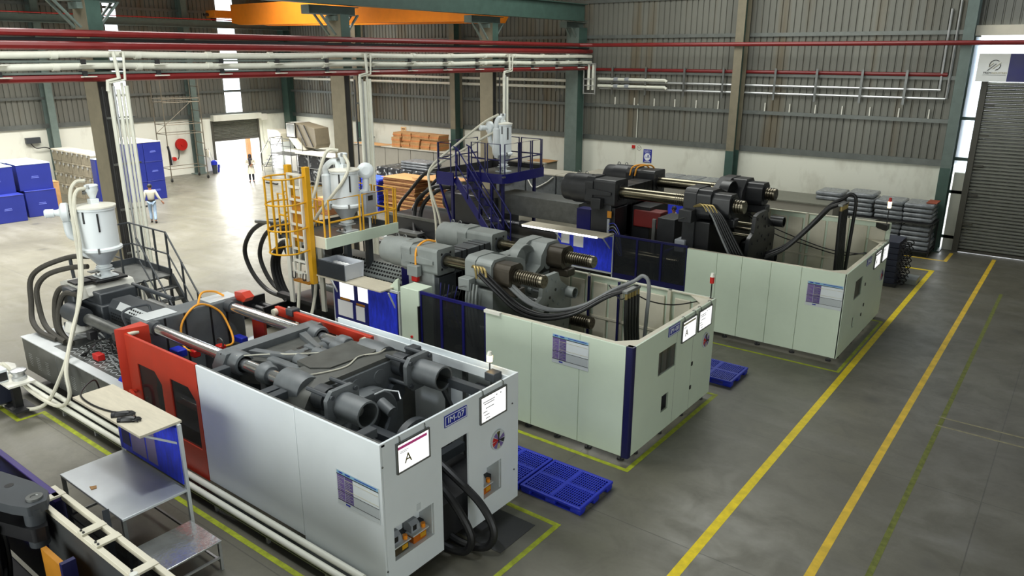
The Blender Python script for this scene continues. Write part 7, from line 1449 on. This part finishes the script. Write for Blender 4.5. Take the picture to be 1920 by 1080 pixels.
def person(loc, ang, H, label, J, cloth, hair, long_coat=False, scarf=None):
    t = thing('person', label, 'person', loc); S = H/1.75; c, s = math.cos(ang), math.sin(ang)
    W = lambda p: (loc[0]+S*(p[0]*c-p[1]*s), loc[1]+S*(p[0]*s+p[1]*c), loc[2]+S*p[2])     # local: x forward, y left
    P = lambda n: W(J[n])
    A = lambda *q: [(W(p), (r[0]*S, r[1]*S) if isinstance(r, tuple) else r*S) for p, r in q]
    pel, che, nek, hd = J['pelvis'], J['chest'], J['neck'], J['head']
    mid = tuple((a+b)/2 for a, b in zip(pel, che))
    chains = [A((pel, (.11, .085)), (mid, (.1, .075)), (che, (.115, .08)), (nek, .055), (hd, (.075, .09)), ((hd[0]+.01, hd[1], hd[2]+.1), (.07, .085)))]
    sl, sr_ = [], []
    for sd, sg in (('l', 1), ('r', -1)):
        sh, el, wr, hp, kn, an, to = (J[k+sd] for k in ('sh_', 'el_', 'wr_', 'hp_', 'kn_', 'an_', 'to_'))
        chains.append(A((che, (.115, .08)), (sh, .05), (el, .045), (wr, .03)))
        chains.append(A((pel, (.11, .085)), (hp, .072), (kn, .05), (an, .036), (to, .026)))
        d = Vector(wr)-Vector(el); d.normalize(); u = Vector((1, 0, 0)) if abs(d.x) < .8 else Vector((0, 0, 1)); a1 = d.cross(u).normalized()
        palm = Vector(wr)+d*.06; chains.append(A((wr, .03), (tuple(palm), (.035, .022))))
        for k in range(4):
            f0 = palm+a1*(k-1.5)*.02; ln = (.065, .078, .074, .058)[k]; bend = d*.6+a1.cross(d)*.5
            chains.append(A((tuple(palm), (.035, .022)), (tuple(f0+d*.03), .009), (tuple(f0+d*(.03+ln*.5)), .0085), (tuple(f0+d*(.03+ln*.5)+bend.normalized()*ln*.5), .007)))
        chains.append(A((tuple(palm), (.035, .022)), (tuple(Vector(wr)+d*.045+a1*.04*-sg), .011), (tuple(Vector(wr)+d*.09+a1*.055*-sg), .008)))
    body = grow('body', chains, SKIN, t, 1)
    e = .014
    ch = [A((pel, (.15, .12)), (mid, (.15, .118)), (che, (.17, .125)), ((nek[0], nek[1], nek[2]-.03), .07))]
    for sd in 'lr': ch.append(A((che, (.17, .125)), (J['sh_'+sd], .08), (J['el_'+sd], .06), (tuple(.12*a+.88*b for a, b in zip(J['el_'+sd], J['wr_'+sd])), .046)))
    if long_coat:
        part('coat_skirt', MB().lathe(W((pel[0], pel[1], pel[2]-.42)), (0, 0, 1), [(.15*S, .02), (.235*S, 0), (.215*S, .2*S), (.18*S, .42*S), (.165*S, .56*S), (.02, .57*S)], 18), cloth[0], t)
    grow('coat' if long_coat else 'shirt', ch, cloth[0], t, 1)
    ch = []
    for sd in 'lr': ch.append(A((pel, (.142, .112)), (J['hp_'+sd], .1), (J['kn_'+sd], .074), (tuple(.02*a+.98*b for a, b in zip(J['kn_'+sd], J['an_'+sd])), .062)))
    grow('trousers', ch, cloth[1], t, 1)
    for sd in 'lr':
        an, to = J['an_'+sd], J['to_'+sd]; grow('shoe', [A(((an[0], an[1], an[2]-.01), .058), ((an[0]-.03, an[1], an[2]-.045), .052), (to, (.055, .042)), ((to[0]+.07, to[1], to[2]), (.04, .032)))], SHOE, t, 1)
    if not long_coat: 
        b = MB(); bz = pel[2]+.03; b.lathe(W((pel[0], pel[1], bz)), (0, 0, 1), [(.155*S, 0), (.158*S, .0), (.158*S, .035*S), (.155*S, .035*S)], 18); part('belt', b, SHOE, t)
    hb = Vector(W((hd[0]-.012, hd[1], hd[2]+.075))); r = .098*S
    part('hair', MB().lathe(hb-Vector((0, 0, .05*S)), (0, 0, 1), [(r*.7, -.03*S), (r*.98, .0), (r, .04*S), (r*.85, .09*S), (r*.5, .125*S), (.01, .135*S)], 18), hair, t)
    f = Vector((c, s, 0)); l = Vector((-s, c, 0)); hc = Vector(W((hd[0], hd[1], hd[2]+.03)))
    part('nose', MB().lathe(hc+f*.08*S-Vector((0, 0, .01*S)), f, [(.014*S, 0), (.012*S, .014*S), (.004*S, .026*S)], 8), SKIN, t)
    for q in (-1, 1):
        part('eye', MB().lathe(hc+f*.077*S+l*.032*S*q+Vector((0, 0, .022*S)), f, [(.01*S, 0), (.008*S, .006*S), (.002*S, .009*S)], 8), INK, t)
        part('ear', MB().lathe(hc+l*.085*S*q, l*q, [(.022*S, 0), (.02*S, .012*S), (.006*S, .016*S)], 8), SKIN, t)
    part('mouth', MB().obox(hc+f*.083*S-Vector((0, 0, .045*S)), f*.004*S, l*.022*S, Vector((0, 0, .006*S))), mat('lips', (120, 62, 54), .5, var=0), t)
    if scarf:
        part('scarf', MB().lathe(Vector(W((nek[0]+.01, nek[1], nek[2]-.1))), (0, 0, 1), [(.15*S, 0), (.14*S, .07*S), (.09*S, .12*S), (.1*S, .19*S), (.07*S, .2*S)], 16), scarf, t)
        part('scarf_end', MB().tube([W((che[0]+.12, -.05, che[2]+.12)), W((che[0]+.16, -.03, che[2]-.05)), W((che[0]+.15, -.02, che[2]-.25))], lambda q: (.06+.02*q)*S, 8), scarf, t)
        part('headscarf', MB().lathe(hb-Vector((.0, 0, .1*S)), (0, 0, 1), [(.098*S, -.02*S), (.104*S, .05*S), (.106*S, .1*S), (.09*S, .15*S), (.04*S, .185*S), (.01, .19*S)], 18), mat('dull_red_cloth', (128, 66, 60), .85), t) if 0 else None
    return t
stand = {'pelvis': (0, 0, .96), 'chest': (.01, 0, 1.3), 'neck': (.015, 0, 1.48), 'head': (.03, 0, 1.57),
 'sh_l': (.0, .19, 1.4), 'el_l': (-.06, .27, 1.12), 'wr_l': (.06, .3, .88), 'sh_r': (.0, -.19, 1.4), 'el_r': (-.05, -.3, 1.14), 'wr_r': (-.02, -.42, .93),
 'hp_l': (0, .09, .9), 'kn_l': (.1, .09, .5), 'an_l': (.06, .09, .1), 'to_l': (.19, .1, .035), 'hp_r': (0, -.09, .9), 'kn_r': (-.02, -.09, .5), 'an_r': (-.2, -.09, .12), 'to_r': (-.1, -.1, .035)}
person((-32.8, 16.55, 0), R(150), 1.76, 'man in white shirt and pale jeans walking away past the tall blue boxes', stand, (SHIRT, JEANS), HAIR)
arms = dict(stand); arms.update({'el_l': (.0, .26, 1.12), 'wr_l': (.2, .1, 1.12), 'el_r': (.0, -.26, 1.12), 'wr_r': (.22, -.02, 1.05), 'kn_l': (.02, .1, .5), 'an_l': (0, .1, .1), 'to_l': (.12, .13, .035), 'kn_r': (.02, -.1, .5), 'an_r': (-.02, -.1, .1), 'to_r': (.1, -.13, .035)})
person((-39.1, 25.9, 0), R(-35), 1.68, 'woman in long cream coat and dark scarf standing by the open door', arms, (COAT, TROUS), HAIR, True, SCARF)
person((-12.3, 26.4, 0), R(200), 1.74, 'person in white shirt partly seen between the black platens', arms, (SHIRT, TROUS), HAIR)
t = thing('floor_broom', 'black floor broom with thin handle beside the woman in the cream coat', 'broom', (-37.6, 26.2, 0))
part('head', MB().box(-38.2, -37.2, 26.2, 26.35, 0, .07), BLACK, t, .01); part('handle', MB().cyl((-38.2, 26.27, .06), (-38.55, 26.4, 1.2), .012, n=6), STEELD, t)
